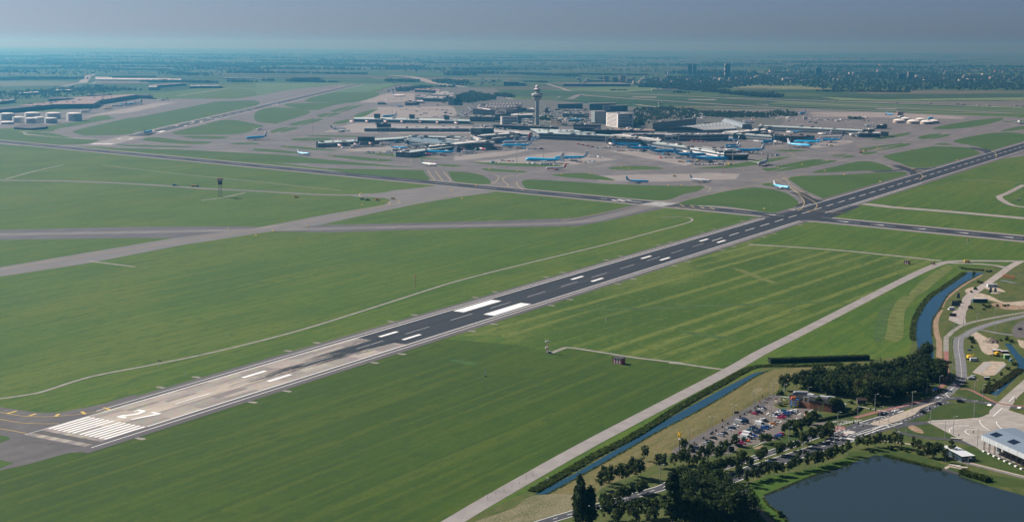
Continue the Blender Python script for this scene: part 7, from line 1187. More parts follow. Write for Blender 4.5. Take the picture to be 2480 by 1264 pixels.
for k, (c, x, y) in enumerate((('R1',2000,640),('R1',2070,650),('R1',1465,830),('R1',1500,830),('R1',1540,830),('R1',1540,720))): p = g(c, x, y); simple('stacked_frames', '%s upright dark steel frame stack by the concrete road' % nth(k), 'steel frame', p, [('frame', mb(lambda A: A.raw([(-1.4,0,0),(1.4,0,0),(.9,.3,4.2),(-.6,.3,4.6),(-1.4,.6,0),(1.4,.6,0),(.9,.7,4.2),(-.6,.7,4.6)], [(0,1,2,3),(7,6,5,4),(0,3,7,4),(1,5,6,2),(3,2,6,7)])), plain('frame_blue', (.07,.11,.14))), ('foot', mb(lambda A: A.box((0,.4,.1),(3,1.6,.2))), DKSTEEL)], 'steel frames', RNG.uniform(-.5,.5))
for k in range(7): p = g('R1', 2180+26*k, 425+4*k); simple('red_trestle', '%s red steel trestle from the left in the stacked row' % nth(k), 'trestle', p, [('legs', mb(lambda A: [A.tube((s*.9,0,0),(0,0,2.6),.16,n=5) for s in (-1,1)]), RED), ('beam', mb(lambda A: A.tube((0,-1.5,2.6),(0,1.5,2.6),.16,n=5)), RED)], 'red trestles')
for k in range(5): p = g('R1', 2170+42*k, 480+8*k); o_ = MB(); o_.box((0,0,.35),(4.2,1.2,.7)); o = o_.build('beam_stack', plain('pale_beam', (.42,.46,.46)), None); o.location = p; o.rotation_euler.z = -.5; tag(o, '%s pale concrete beam from the left beyond the site cabin' % nth(k), 'beam', 'pale beams')
for k, (c, x, y) in enumerate((('R3',880,295),('R2',1625,750),('R2',1530,820),('R3',1140,345))): p = g(c, x, y); simple('traffic_cone', '%s red and white beacon on the road edges, counted from the tan island' % nth(k), 'beacon', p, [('post', mb(lambda A: A.box((0,0,.6),(.5,.15,1.0))), RED), ('band', mb(lambda A: A.box((0,0,.6),(.52,.17,.3))), WALLW), ('foot', mb(lambda A: A.box((0,0,.06),(.8,.5,.12))), BLACK)], 'beacons')
p = g('R5', 1450, 690); e = simple('garden_shed', 'dark wooden shed at the wood edge beside the road', 'shed', p, [('wall', mb(lambda A: A.box((0,0,1.2),(5,3,2.4))), BARK), ('roof', mb(lambda A: A.raw([(-2.8,-1.8,2.4),(2.8,-1.8,2.4),(2.8,1.8,2.4),(-2.8,1.8,2.4),(-2.8,0,3.5),(2.8,0,3.5)], [(0,1,5,4),(2,3,4,5),(0,4,3),(1,2,5)])), plain('shed_roof', (.06,.045,.04)))])
# ---- trees of the corner
tr = random.Random(21)
WP = [(v.x, v.y) for v in gs('R5', [(300,520),(560,500),(1150,600),(1500,680),(2000,640),(2300,560)]) + gs('R2', [(1290,760),(1310,640),(1250,560),(900,560),(500,610)]) + gs('R5', [(1450,300),(1050,350),(650,430)])]
xs = [p[0] for p in WP]; ys = [p[1] for p in WP]; sp = 5.0; pts = []; x = min(xs)
while x < max(xs):
    y = min(ys)
    while y < max(ys):
        q = (x+tr.uniform(-2,2), y+tr.uniform(-2,2))
        if inpoly(q[0], q[1], WP): pts.append(q)
        y += sp
    x += sp
pts.sort(key=lambda q: -q[1]); rows = {}
if len(pts) > 150: pts = [q for q in pts if tr.random() < 150/len(pts)]
for i, q in enumerate(pts):
    rw_ = i//14; k = rows.get(rw_, 0); rows[rw_] = k+1
    tree('wood', q, tr.uniform(.7,1.08), 'dark tree in the restaurant wood, %s row from the meadow, %s along' % (nth(rw_), nth(k)), 'trees of the wood behind the restaurant', 'tree', tr)
tree('willow', g('R5', 1500, 640), 1.15, 'pale green willow standing out of the dark wood', None, 'willow', tr); tree('willow', g('R5', 1640, 650), .85, 'second smaller pale willow right of the taller one', None, 'willow', tr); tree('big', g('R2', 1085, 420), .82, 'tall round tree over the end of the bent canal', None, 'tree', tr); tree('big', g('R2', 1010, 440), .7, 'round tree left of the one over the canal end', None, 'tree', tr)
def trees(kind, c, pts, s, lab, grp):
    for k, q in enumerate(pts): tree(kind, g(c, *q), s*tr.uniform(.85,1.15), '%s %s' % (nth(k), lab), grp, 'tree', tr)
for q, s, lab in (((965,1330),.98,'left and taller of the two dark poplars at the bottom edge'), ((1120,1325),.9,'right one of the two dark poplars at the bottom edge'), ((1000,1370),.9,'poplar just in front of the pair at the bottom edge'), ((2290,1310),1.12,'single tall dark poplar right of the bottom road')): tree('poplar', g('R6', *q), s, lab, 'poplars', 'poplar', tr)
trees('big', 'R7', [(100,880),(350,860),(240,980),(430,960),(560,960),(450,1090),(700,1060),(790,1110),(880,1190),(640,1200),(150,1100),(300,1200),(40,1200),(540,1290),(800,1290),(980,1270),(100,1300),(330,1330)], .95, 'big dark tree from the back of the pond side clump', 'dark clump beside the pond')
trees('birch', 'R6', [(1330,1230),(1440,1250),(1560,1240),(1690,1230),(1800,1210),(1920,1200),(2040,1190),(2150,1120),(1500,1330),(1760,1330),(2000,1320)], 1.0, 'thin tree from the left in the thicket between the poplars', 'thicket between the poplars')
trees('birch', 'R6', [(1270,800),(1345,745),(1425,760),(1535,705),(1612,682),(1680,640),(1730,605),(1800,650),(1840,630),(1300,690)], .95, 'slim tree from the left in the group beside the meadow', 'slim trees beside the meadow'); trees('birch', 'R6', [(2095,490),(2185,505),(2315,480),(2400,455),(2450,440),(1900,390)], .85, 'slim tree from the left below the pole sign', 'slim trees below the pole sign')
trees('park', 'R6', [(1300,1065),(1400,1045),(1510,985),(1560,960),(1640,925),(1700,905),(1820,870),(1880,840)], .9, 'small tree from the left along the bottom road', 'small trees along the bottom road')
trees('birch', 'R7', [(90,430),(155,465),(240,490),(350,395),(420,385),(480,360),(575,405),(610,385),(700,320),(760,320),(200,330),(300,430)], .85, 'dark slim tree from the left at the near car park corner', 'slim trees at the car park corner'); trees('park', 'R7', [(480,262),(90,235),(830,175),(1215,145),(1300,135),(700,240)], .8, 'small round tree standing inside the car park edge', 'small trees in the car park edge')
trees('park', 'R7', [(370,590),(430,600),(490,610),(545,590),(620,560),(690,530),(760,520),(870,510),(930,440),(1040,460),(1180,400),(1240,350),(1440,320),(1480,300),(1610,250),(1700,230),(1800,190),(1920,120),(2080,110),(2190,70)], .95, 'small tree from the left in the verge between the two roads', 'verge trees between the roads')
trees('birch', 'R7', [(880,690),(1000,750),(1070,680),(1150,665),(1200,640),(1260,630),(1370,600),(1430,590),(1500,600),(1600,555),(1660,540),(1720,510),(1860,500),(1960,470),(2000,460),(2060,445),(2150,410),(2210,400),(2260,380),(2350,340),(2440,310)], .8, 'tree from the left in the row between road and pond', 'row between road and pond')
trees('birch', 'R3', [(100,740),(170,730),(250,755),(330,720),(400,720),(470,700),(570,700),(640,720),(720,740),(900,770),(960,790),(1070,870),(1110,865),(1170,890),(1230,870),(1290,850),(1360,945),(1440,820)], .8, 'tree from the left on the far bank of the pond', 'trees on the far bank of the pond')
trees('park', 'R5', [(535,1135),(610,1080),(690,1050),(770,1010),(360,1140),(420,1110),(830,770),(1040,805),(1090,800),(1150,810),(890,1185),(1000,1140),(620,1260),(480,1100),(720,990)], 1.05, 'leafy tree from the car park exit around the restaurant lawn', 'trees around the restaurant lawn')
for lab, c, pl2 in (('by the concrete road and building yard', 'R1', [(1830,500),(1870,510),(1790,600),(1900,830),(2000,840),(2100,840),(2200,840),(2250,830),(1960,860),(1720,870),(1900,890),(1760,390),(1960,350),(2000,350),(1730,640),(1560,790)]), ('around the building site and short canal', 'R2', [(1720,130),(1750,180),(1730,250),(2150,150),(2230,140),(2300,170),(2250,560),(2150,640),(2050,720),(1980,800),(1950,830),(2350,500)]), ('along the pond and bus plaza', 'R3', [(1500,770),(1900,1180),(2000,1210),(700,760),(800,790),(1000,830),(560,760),(300,800)]), ('around the restaurant front', 'R5', [(660,700),(700,690),(1640,730),(1700,720),(300,560),(260,570),(1300,690),(1500,720),(940,660)])):
    for k, q in enumerate(pl2): tree('bush', g(c, *q), tr.uniform(.7,1.3), '%s low dark bush %s' % (nth(k), lab), 'bushes %s' % lab, 'bush', tr, 'bush')
tree('bush', g('R7', 1490, 1190), 1.3, 'round bush alone at the pond shore', None, 'bush', tr, 'bush')
# ------------------------------------------------------------------ far runway, landside, distant country
fr = [g('Z1', 965, 1003), g('Z2', 1000, 417)]; fd = (fr[1]-fr[0]).normalized(); fn = Vector((-fd.y, fd.x, 0)); FL = (fr[1]-fr[0]).length; FANG = math.atan2(fd.y, fd.x)
def fstrip(A, u0, u1, v0, v1, z): A.sheet([fr[0]+fd*u0+fn*v0, fr[0]+fd*u1+fn*v0, fr[0]+fd*u1+fn*v1, fr[0]+fd*u0+fn*v1], z)
A = MB(); fstrip(A, -30, FL, -32, 32, .15); r3_ = struct('runway', A, mat('far_shoulder', (.17,.16,.155), .85, .15, .05)); cu0 = (g('Z1', 1300, 922)-fr[0]).dot(fd)
A = MB(); fstrip(A, cu0, FL, -22.5, 22.5, .19); A.build('centre_asphalt', layered('far_runway_asphalt', [((.055,.056,.062),0,0,0,0,0,0), ((.038,.04,.045), 1, (400,5,1), FANG, .4,.62,.8), ((.08,.08,.085), 1, (300,3,1), FANG, .54,.7,.6)], .8), r3_)
A = MB(); fstrip(A, -6, cu0, -22.5, 22.5, .19); A.build('concrete_end', CONC, r3_); A = MB()
for k in range(12): v = -21.6+3.6*k if k < 6 else 1.8+3.6*(k-6); fstrip(A, 6, 36, v, v+1.8, .26)
for c, x, y in (('Z1',1155,945),('Z1',1240,945),('Z1',1725,818),('Z1',1815,820),('Z1',1880,782),('Z1',1970,785),('Z1',2030,748),('Z1',2110,750),('Z2',180,620),('Z2',260,612)):
    d_ = g(c, x, y)-fr[0]; u, v = d_.dot(fd), d_.dot(fn); v = math.copysign(12, v); fstrip(A, u-14, u+14, v-2, v+2, .26)
for x, y in ((1540,858),(1670,868)): u = (g('Z1', x, y)-fr[0]).dot(fd); v = 13 if x == 1540 else -13; fstrip(A, 420, 480, v-5, v+5, .26)
for s in (-1, 1): fstrip(A, cu0+60, FL, s*22-.6, s*22+.6, .26)
for k in range(8): fstrip(A, 800+120*k, 850+120*k, -1, 1, .26)
A.build('white_markings', WHITE, r3_)
def rib(nm, c, pts, wd, m, z=.06, k=4): A = MB(); A.ribbon(smooth(gs(c, pts), k, False), wd, z); return struct(nm, A, m)
FARG = mat('far_road_grey', (.22,.215,.21), .9, .15, .02)
for nm, c, pts, wd in (('motorway','Z2',[(1300,330),(1540,352),(1700,400),(1900,430),(2030,452),(2200,500),(2480,575)],60), ('motorway','Z1',[(800,405),(850,345),(900,320)],45), ('road','Z1',[(600,440),(800,405),(960,415)],25), ('motorway','Z4',[(-400,548),(0,560),(660,583),(1500,612),(2480,645)],34), ('taxiway','Z3',[(640,520),(900,540),(1500,580),(2480,640),(3400,690),(4900,740)],40), ('taxiway','Z3',[(1100,505),(1700,535),(2480,575),(3600,640),(4900,700)],34), ('taxiway','Z4',[(-600,640),(600,660),(1700,690),(2480,700)],40), ('taxiway','Z4',[(-300,618),(1200,655),(2480,680)],25), ('road','Z3',[(340,415),(480,455),(650,488),(1400,470)],18), ('taxiway','Z3',[(560,560),(640,525),(700,515)],28), ('road','Z3',[(1200,615),(1340,632),(1420,640)],22), ('road','Z1',[(1720,530),(2060,480),(2240,455),(2480,470)],10), ('road','Z1',[(900,408),(945,390)],12), ('road','T3',[(1620,470),(1640,425),(1720,400),(1800,390)],22), ('taxiway','Z2',[(-600,690),(0,585),(260,590),(480,580),(860,600),(1180,600)],22)): rib(nm, c, pts, wd, FARG if nm != 'taxiway' else TAXI)
for c, pts in (('Z3',[(1150,540),(1400,540),(1400,549),(1180,546)]), ('Z3',[(1700,562),(1990,566),(1960,573),(1720,568)]), ('Z3',[(2350,610),(2480,612),(2480,618)]), ('Z4',[(1040,654),(1250,656),(1240,663),(1060,660)])): paved('pale_patch', c, pts, CONC, .08)
for c, pts, col in (('Z4',[(0,435),(300,435),(680,465),(500,468),(0,460)],(.12,.14,.06)), ('Z4',[(500,540),(1100,565),(2480,545),(2480,570),(1100,580),(700,572)],(.10,.15,.05)), ('Z3',[(1880,430),(2480,430),(2480,455),(1950,450)],(.12,.15,.07)), ('Z3',[(300,480),(900,440),(1350,440),(1500,470),(1000,500),(650,480)],(.06,.11,.03)), ('Z4',[(100,580),(900,600),(2480,660),(2480,690),(800,640),(0,610)],(.055,.095,.03)), ('Z4',[(650,585),(2480,580),(2480,640),(1500,606)],(.10,.10,.085)), ('Z1',[(940,385),(1440,390),(1440,410),(960,410)],(.10,.075,.06)), ('Z1',[(0,390),(800,395),(600,430),(0,440)],(.075,.09,.05)), ('Z2',[(0,405),(860,405),(800,430),(100,560),(0,560)],(.06,.115,.035)), ('Z2',[(870,430),(1380,410),(1080,495),(480,510),(740,450)],(.06,.12,.035))):
    A = MB(); A.sheet(gs(c, pts), .05); struct('field', A, mat('field%.3f%.3f' % col[:2], col, .95, .2, .01))
paved('landside_ground', 'p', [(1010,217),(1110,210),(1200,216),(1230,240),(1330,243),(1560,262),(1720,268),(1840,278),(1900,292),(1880,318),(1560,312),(1290,306),(1200,300),(1120,300),(1100,262)], layered('landside', [((.10,.10,.10),0,0,0,0,0,0), ((.06,.08,.045), 1, (40,25,1), .4, .45,.6,.8), ((.16,.15,.145), 1, (60,9,1), .2, .55,.7,.7)], .9), .085)
paved('car_park', 'T1', [(1000,200),(1330,90),(1520,90),(1560,140),(1380,200)], mat('far_lot', (.12,.12,.12), .9, .3, .05), .07)
# tree masses far off: many small leaf clumps
FARLEAF = leafmat('leaf_far', (.05,.068,.028), (.03,.045,.02))
def mass(name, label, spots, h, seed, cl=4, big=1.0, mats=None):
    r = random.Random(seed); A = MB()
    for x, y in spots:
        hh = h*r.uniform(.6,1.25); A.cur = r.choice((0,0,1))
        for k in range(cl*2):
            q = Vector((x+r.gauss(0,hh*.3), y+r.gauss(0,hh*.3), hh*r.uniform(.2,.9))); s = hh*r.uniform(.16,.32)*big
            for j in range(2):
                n_ = Vector((r.gauss(0,1), r.gauss(0,1), r.gauss(.5,.6))).normalized(); t = n_.orthogonal().normalized(); b = n_.cross(t); a1 = r.uniform(0,3); t, b = t*math.cos(a1)+b*math.sin(a1), b*math.cos(a1)-t*math.sin(a1)
                A.face([q+t*s, q+b*s*.8, q-t*s, q-b*s*.8])
        A.cur = 0; A.face([(x-hh*.35,y,0),(x+hh*.35,y,0),(x+hh*.25,y,hh*.6),(x-hh*.25,y,hh*.6)])
    return tag(A.build(name, mats or [FARLEAF, LEAF[1]]), label, 'trees', kind='stuff')
def along(c, pts, n, jit, r):
    p = smooth(gs(c, pts), 5, False); L = [(a, b, (b-a).length) for a, b in zip(p, p[1:])]; out = []
    for k in range(n): a, b, _ = r.choices(L, [x[2] for x in L])[0]; q = a.lerp(b, r.random()); out.append((q.x+r.gauss(0,jit), q.y+r.gauss(0,jit)))
    return out
def within(c, pts, n, r):
    P = [(v.x, v.y) for v in gs(c, pts)]; xs = [p[0] for p in P]; ys = [p[1] for p in P]; out = []; t = 0
    while len(out) < n and t < n*60:
        t += 1; x, y = r.uniform(min(xs), max(xs)), r.uniform(min(ys), max(ys))
        if inpoly(x, y, P): out.append((x, y))
    return out
fr_ = random.Random(77)
BELT = [('Z1',[(0,375),(90,378),(180,372)],120,25,14),('Z1',[(170,372),(450,372),(740,370)],330,30,15),('Z1',[(440,142),(600,145)],90,60,20),('Z1',[(0,152),(400,155)],220,80,18),('Z1',[(500,178),(1000,185)],260,90,15),('Z1',[(1440,398),(1700,400),(2040,408)],300,25,13),('Z1',[(1670,310),(1900,335)],150,60,15),('Z1',[(2030,238),(2480,240)],240,60,15),('Z1',[(910,352),(1500,352)],200,15,9),('Z1',[(700,265),(1100,275),(1700,290)],320,60,13),('Z1',[(0,265),(400,270),(700,262)],280,60,14),('Z1',[(1280,478),(900,470),(400,500)],200,40,10),('Z1',[(2250,395),(2400,398)],80,20,12),
  ('Z2',[(0,312),(500,316),(1085,324)],210,8,15),('Z2',[(370,393),(560,394)],110,22,20),('Z2',[(95,385),(150,386)],25,14,12),('Z2',[(600,400),(780,402)],60,18,9),('Z2',[(1330,392),(1520,396)],140,35,15),('Z2',[(1810,392),(1920,412),(2010,425)],170,30,16),('Z2',[(1820,332),(2140,334)],70,8,13),('Z2',[(700,240),(1310,246)],340,60,15),('Z2',[(0,222),(870,238)],420,80,16),('Z2',[(2350,530),(2480,545)],50,16,13),('Z2',[(1420,490),(1560,455),(1800,445),(1950,450)],160,22,11),
  ('Z3',[(0,318),(420,335)],220,50,14),('Z3',[(490,335),(600,345)],80,35,15),('Z3',[(620,325),(900,330),(1300,335)],280,45,12),('Z3',[(700,395),(900,392)],70,25,9),('Z3',[(1345,445),(1520,450)],150,35,22),('Z3',[(1520,462),(1880,480)],240,35,14),('Z3',[(1900,492),(2080,498)],90,18,14),('Z3',[(2120,510),(2300,525),(2480,545)],180,22,14),('Z3',[(1590,500),(1680,505)],30,16,8),('Z3',[(120,395),(340,400)],60,15,8),('Z3',[(960,480),(1100,478)],30,10,6),('Z4',[(530,488),(1360,497)],240,18,8),('Z4',[(0,520),(50,545)],40,16,14),('Z4',[(820,755),(860,757)],20,8,8),('T3',[(560,500),(610,490),(660,500)],40,7,13),('T2',[(1290,600),(1350,590)],26,7,12)]
for i, (c, p, n, j, h) in enumerate(BELT): mass('treeline', 'distant dark line of trees in the hazy fields', along(c, p, n, j, fr_), h, i, 4)
for c, p, n, h, lab in (('Z4',[(0,435),(300,432),(660,485),(1360,495),(1420,478),(2480,476),(2480,345),(1500,330),(700,330),(0,330)],2300,12,'wide dark forest behind the far field at the right'), ('Z4',[(0,345),(2480,350),(2480,255),(1200,245),(0,250)],1100,14,'hazy wooded town belt behind the forest at the right'), ('Z3',[(1300,430),(1900,470),(2480,430),(2480,330),(1900,330),(1300,380)],900,16,'wooded belt between the houses of the far town'), ('Z1',[(0,500),(500,465),(960,428),(1160,450),(1150,488),(700,540),(200,560),(0,575)],480,8,'dark trees behind the cargo sheds'), ('Z2',[(1935,590),(1950,540),(2080,500),(2300,540),(2330,570),(2150,590),(2080,600)],380,11,'dark trees beside the motorway left of the tower'), ('T3',[(560,260),(1090,240),(1480,290),(1560,400),(1200,400),(860,430),(780,480),(680,470),(560,440)],480,7,'dense trees around the car parks right of the hotel'), ('T3',[(1500,300),(2480,330),(2480,390),(1900,390),(1560,370)],330,8,'low dark trees along the rail line behind the arched hall'), ('Z4',[(0,690),(150,680),(280,705),(280,730),(0,735)],120,7,'dark trees between the far apron and the right hand pier')):
    mass('wood', lab, within(c, p, n, fr_), h, n, 4)
for c, p, n, h, lab in (('Z1', [(0,150),(1000,150),(1900,180),(2480,230),(2480,330),(1700,330),(900,330),(0,340)], 1300, 13, 'scattered woods in the hazy left fields'), ('Z2', [(0,180),(1400,190),(2480,250),(2480,330),(1300,300),(0,260)], 600, 13, 'scattered woods in the hazy middle fields'), ('Z3', [(0,180),(2480,230),(2480,320),(1300,310),(0,290)], 700, 13, 'scattered woods in the hazy fields beyond the tower'), ('p', [(-100,127),(2500,138),(2500,168),(-100,160)], 1300, 20, 'scattered woods near the horizon')):
    cl_ = within(c, p, n//14, fr_); mass('wood', lab, [(x+fr_.gauss(0,130), y+fr_.gauss(0,60)) for x, y in cl_ for _ in range(14)], h, n, 3)
for i in range(70):
    x0 = fr_.uniform(-200, 2300); y0 = 118 + 50*fr_.random()**1.2 if i % 2 else fr_.uniform(126, 185); L = fr_.uniform(80, 420); yt = y0 + .005*L
    mass('treeline', 'faint far line of trees near the horizon', along('p', [(x0,y0),(x0+L,yt)], int(60+L*.35), 60, fr_), fr_.uniform(14,24), 300+i, 3, 1.2)
# far buildings
TB = random.Random(55)
CW = {'white': WALLW, 'grey': WALLG, 'pinkish': mat('far_pink', (.42,.30,.26), .85, .15, .05), 'tan': mat('far_tan', (.48,.42,.35), .85, .15, .05), 'dark': WALLD}
def fbox(c, x, y, wpx, hpx, dep, col, lab, roofm=None, grp=None, name='far_building', n=3, cat='building', zoom=None):
    p = g(c, x, y); s = mpp(p)/CROPS[c][2]; W_ = wpx*s; H = max(3, hpx*s); e = empty(name, p+Vector((0,dep/2,0)), 0, lab, cat, grp); Q = [Vector((a*W_/2, b*dep/2, 0)) for a, b in ((-1,-1),(1,-1),(1,1),(-1,1))]
    A = MB(); A.prism(Q, 0, H*.97, False); A.build('wall', CW[col], e); A = MB(); A.prism([q*1.01 for q in Q], H*.97, H); A.build('roof', roofm or (ROOFL if col in ('white','tan') else ROOFG), e)
    if n: A = MB(); facade_bands(A, Q, .5, H*.95, n, .4); A.build('window_band', GLASS if col != 'dark' else PG, e)
    return e
for a in (('Z3',1722,322,40,98,22,'dark','left one of two dark towers in the far town'), ('Z3',1768,320,34,94,22,'dark','right one of two dark towers in the far town'), ('Z3',2086,360,50,138,25,'dark','slim tall tower alone in the far town'), ('Z3',2064,362,8,138,20,'tan','narrow pale edge shaft on the slim tall tower'), ('Z3',1513,345,16,60,14,'white','narrow white tower in the far town'), ('Z3',1412,348,8,32,8,'pinkish','thin pink chimney left of the narrow white tower'), ('Z3',2035,400,52,38,30,'white','stepped bright white block at the foot of the slim tower'), ('Z3',2127,360,42,36,30,'grey','pale grey block right of the slim tower'), ('Z3',2205,385,60,35,40,'grey','round looking grey block farther right of the slim tower'), ('Z3',1000,400,46,50,30,'dark','dark office block left end of the brick offices'), ('Z3',1075,402,56,70,30,'pinkish','tall brick office block at the far field edge'), ('Z3',915,395,50,56,30,'pinkish','pink office block beside the dark one at the far field edge'), ('Z3',1150,400,80,36,30,'grey','grey office right of the brick office block'), ('Z3',820,440,640,26,60,'dark','very long low dark depot at the far field edge'), ('Z3',1480,478,250,10,30,'white','long white roofed shed before the far town'), ('Z3',100,435,80,30,40,'grey','pale hall left of the tower top'), ('Z3',30,435,70,42,40,'dark','dark office left of the pale hall by the motorway'),
  ('Z3',1430,645,24,14,12,'white','small white cube sign beside the far taxiway'), ('Z3',1432,616,26,20,8,'white','white billboard standing beside the far taxiway'), ('Z4',490,335,55,75,30,'dark','grey slab tower over the right hand forest'), ('Z4',1385,368,52,66,30,'grey','blue grey tower in the right hand town'), ('Z4',1295,372,60,55,30,'dark','dark block beside the blue grey tower'), ('Z4',285,230,76,9,60,'tan','pale long hall high in the haze at the right'), ('Z4',1145,240,120,9,60,'tan','row of pale halls high in the haze at the right'), ('Z4',195,383,100,22,40,'white','low white hall at the forest edge'), ('Z4',1280,720,50,36,10,'pinkish','red and white chequered hut on the far apron'), ('Z4',362,760,36,30,6,'white','small blue and white billboard cube on the far apron'),
  ('Z2',2440,435,80,42,60,'dark','long dark office block beyond the motorway'), ('Z2',2300,400,40,26,20,'pinkish','cream and pink block beyond the motorway'), ('Z2',2190,420,25,24,20,'pinkish','small pink block beyond the motorway'), ('Z2',2025,405,18,26,15,'tan','narrow cream block beyond the motorway'), ('Z2',1335,405,40,12,20,'tan','small cream shed at the car park edge far left'), ('Z2',50,375,100,9,40,'white','low white shed in the left fields'), ('Z1',2180,275,270,14,60,'white','long white glasshouse with a sawtooth roof in the left fields'), ('Z1',2230,370,140,12,40,'white','row of small white glasshouses in the left fields'), ('Z1',2410,372,120,12,40,'white','second row of small white glasshouses in the left fields'), ('Z1',1265,245,110,10,50,'white','white shed among the trees in the left fields'), ('Z1',860,228,135,14,60,'white','broad white shed in the hazy left woods'), ('Z1',1505,162,240,12,80,'white','long white glasshouses near the left horizon'), ('Z1',1170,150,130,8,60,'white','shorter white glasshouse near the left horizon'), ('Z1',1950,152,320,10,80,'white','very long pale hall near the left horizon'), ('Z1',2050,180,60,9,50,'white','small white hall under the very long pale one'), ('Z1',2440,180,110,10,60,'white','white hall right of the very long pale one'), ('Z1',1590,268,160,5,60,'grey','thin pale strip hall in the left fields')): fbox(*a)
cn = {}
for zone, n, x0, x1, y0, y1, wr, hr in (('Z3',64,620,2480,345,425,(14,46),(8,26)), ('Z4',70,0,2480,275,400,(10,42),(7,20)), ('Z2',26,1900,2480,370,430,(12,34),(8,18)), ('Z1',34,0,1300,170,330,(20,80),(7,14)), ('Z3',22,0,2480,170,300,(30,90),(5,9)), ('Z4',24,0,2480,140,235,(20,70),(4,8))):
    for k in range(n):
        col = TB.choices(['white','grey','pinkish','tan','dark'], [5,3,2,3,2])[0]; key = (zone, y0, col); cn.setdefault(key, []).append((TB.uniform(x0,x1), TB.uniform(y0,y1), TB.uniform(*wr), TB.uniform(*hr)))
ZN = {('Z3',345):'in the far town', ('Z4',275):'over the right hand forest', ('Z2',370):'beyond the motorway left of the tower', ('Z1',170):'in the hazy left fields', ('Z3',170):'high in the haze above the far town', ('Z4',140):'in the haze above the right hand forest'}
for (zone, y0, col), L in cn.items():
    for k, (x, y, w_, h_) in enumerate(sorted(L)): fbox(zone, x, y, w_, h_, TB.uniform(15,40), col, '%s small %s building from the left %s' % (nth(k), col, ZN[(zone, y0)]), None, 'small buildings %s' % ZN[(zone, y0)], n=2 if h_ > 10 else 1)
for zone, n, x0, x1, y0, y1, wr, hr, wh in (('T2',34,985,2000,540,655,(18,60),(10,26),'between the tower and the hotel'), ('T3',22,560,1850,330,420,(14,50),(8,18),'among the trees right of the hotel'), ('T1',26,1400,2420,345,560,(14,50),(8,20),'on the landside left of the tower'), ('T4',16,600,2100,250,345,(14,50),(7,14),'behind the long right hand pier'), ('T2',14,1300,2100,430,540,(20,70),(12,30),'below the dark glass slab')):
    for k, (x, y) in enumerate(sorted((TB.uniform(x0,x1), TB.uniform(y0,y1)) for _ in range(n))): col = TB.choice(['white','grey','tan','white','dark']); fbox(zone, x, y, TB.uniform(*wr), TB.uniform(*hr), TB.uniform(8,24), col, '%s small %s block from the left %s' % (nth(k), col, wh), None, 'small blocks %s' % wh, n=1)
# lorries on the far road
for k, (x, y) in enumerate(((-20,552),(40,556),(300,566),(475,574),(560,578),(655,579),(1250,600),(1575,607),(1830,614),(1890,618),(2040,628),(2140,630),(2405,632),(2460,638))):
    p = g('Z4', x, y); e = empty('lorry', p, -.12, '%s pale lorry from the left on the far road at the right' % nth(k), 'lorry', 'lorries on the far road'); A = MB(); A.box((-1.5,0,2.4),(11,2.5,3.0)); A.build('trailer', WALLW, e); A = MB(); A.box((5.6,0,1.8),(2.2,2.4,2.6)); A.build('cab', WALLG, e); A = MB(); [A.box((xx,0,.5),(1.2,2.5,1.0)) for xx in (-5,-3,4.8)]; A.build('wheels', BLACK, e)
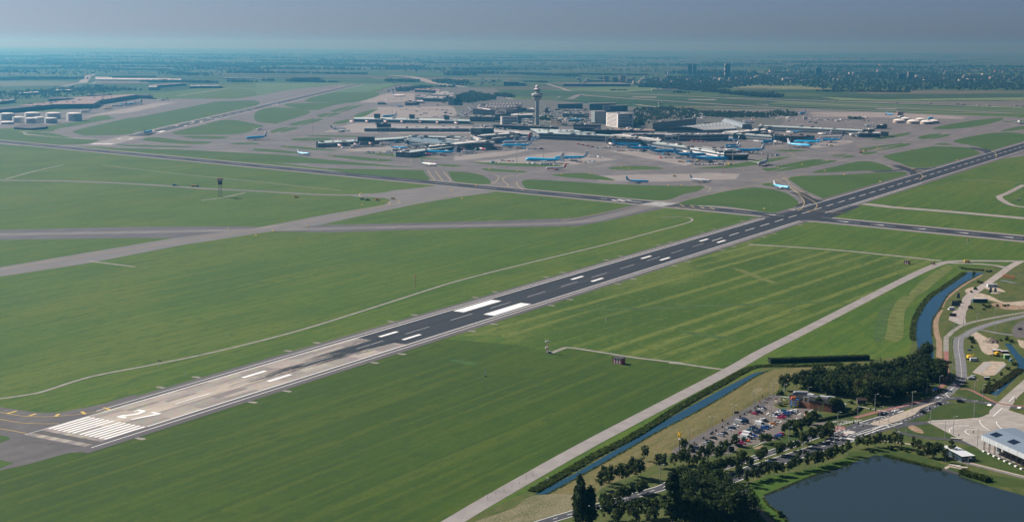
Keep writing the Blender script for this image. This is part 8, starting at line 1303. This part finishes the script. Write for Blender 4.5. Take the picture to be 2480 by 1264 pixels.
# cars in the landside car parks, a few pixels each: the largest as things, the rest as one mass
lots = [('T2',[(1230,560),(1400,560),(1420,420),(1300,420)],120), ('T2',[(1545,440),(1850,445),(1870,475),(1550,470)],170), ('T2',[(1580,560),(2010,590),(2010,650),(1560,645)],330), ('T2',[(985,560),(1140,560),(1140,655),(960,655)],150), ('T1',[(1000,200),(1330,92),(1520,92),(1560,140),(1380,200)],700), ('T2',[(140,480),(270,400),(250,560),(60,600)],160), ('T1',[(2130,560),(2320,420),(2400,420),(2330,560)],180), ('T1',[(1950,345),(2280,352),(2270,362),(1950,358)],110), ('T3',[(780,380),(1100,340),(1150,400),(850,420)],90), ('T4',[(600,250),(1760,300),(1740,330),(650,290)],70)]
cp = []
for c, p, n in lots: cp += within(c, p, n, fr_)
cp.sort(key=lambda q: q[0]**2+q[1]**2); PC = [(.75,.76,.76), (.40,.42,.44), (.03,.03,.035), (.03,.07,.16), (.35,.04,.05), (.10,.11,.12)]
def carbox(A, x, y, an):
    M = Matrix.Rotation(an, 4, 'Z'); A.box((x,y,.75), (4.4,1.8,.9), 0, M); A.box((x-.2*math.cos(an),y-.2*math.sin(an),1.35), (2.4,1.6,.6), 0, M)
ms = []
for c_ in PC: A = MB(); carbox(A, 0, 0, 0); ms.append(A.mesh('parked_car', colmat(c_)))
for i, (x, y) in enumerate(cp[:200]):
    k = fr_.choices(range(6), [5,4,3,2,1,3])[0]; o = link(bpy.data.objects.new('parked_car', ms[k])); o.location = (x, y, .1); o.rotation_euler.z = round(fr_.uniform(0,1))*1.57+.3
    tag(o, '%s parked car, one of many tiny ones in the landside car parks' % ['white','silver','black','dark blue','red','grey'][k], 'car', 'tiny cars in the landside car parks')
A = MB()
for x, y in cp[200:]: A.cur = fr_.choices(range(6), [5,4,3,2,1,3])[0]; carbox(A, x, y, round(fr_.uniform(0,1))*1.57+.3)
tag(A.build('parked_cars', [colmat(c_) for c_ in PC]), 'mass of tiny parked cars in the landside car parks', 'cars', kind='stuff')
# ------------------------------------------------------------------ haze
hb = MB(); hb.box((0, 28000, 149), (130000, 66000, 300)); hm = bpy.data.materials.new('haze'); hm.use_nodes = True
n = hm.node_tree.nodes; l = hm.node_tree.links; n.clear(); o_ = n.new('ShaderNodeOutputMaterial'); v_ = n.new('ShaderNodeVolumePrincipled')
v_.inputs['Color'].default_value = (.125, .60, 1.0, 1); v_.inputs['Density'].default_value = 9.0e-5; v_.inputs['Anisotropy'].default_value = 0.74; v_.inputs['Absorption Color'].default_value = (.84, .71, 1, 1)
l.new(v_.outputs[0], o_.inputs['Volume'])
tag(hb.build('haze', hm), kind='stuff')
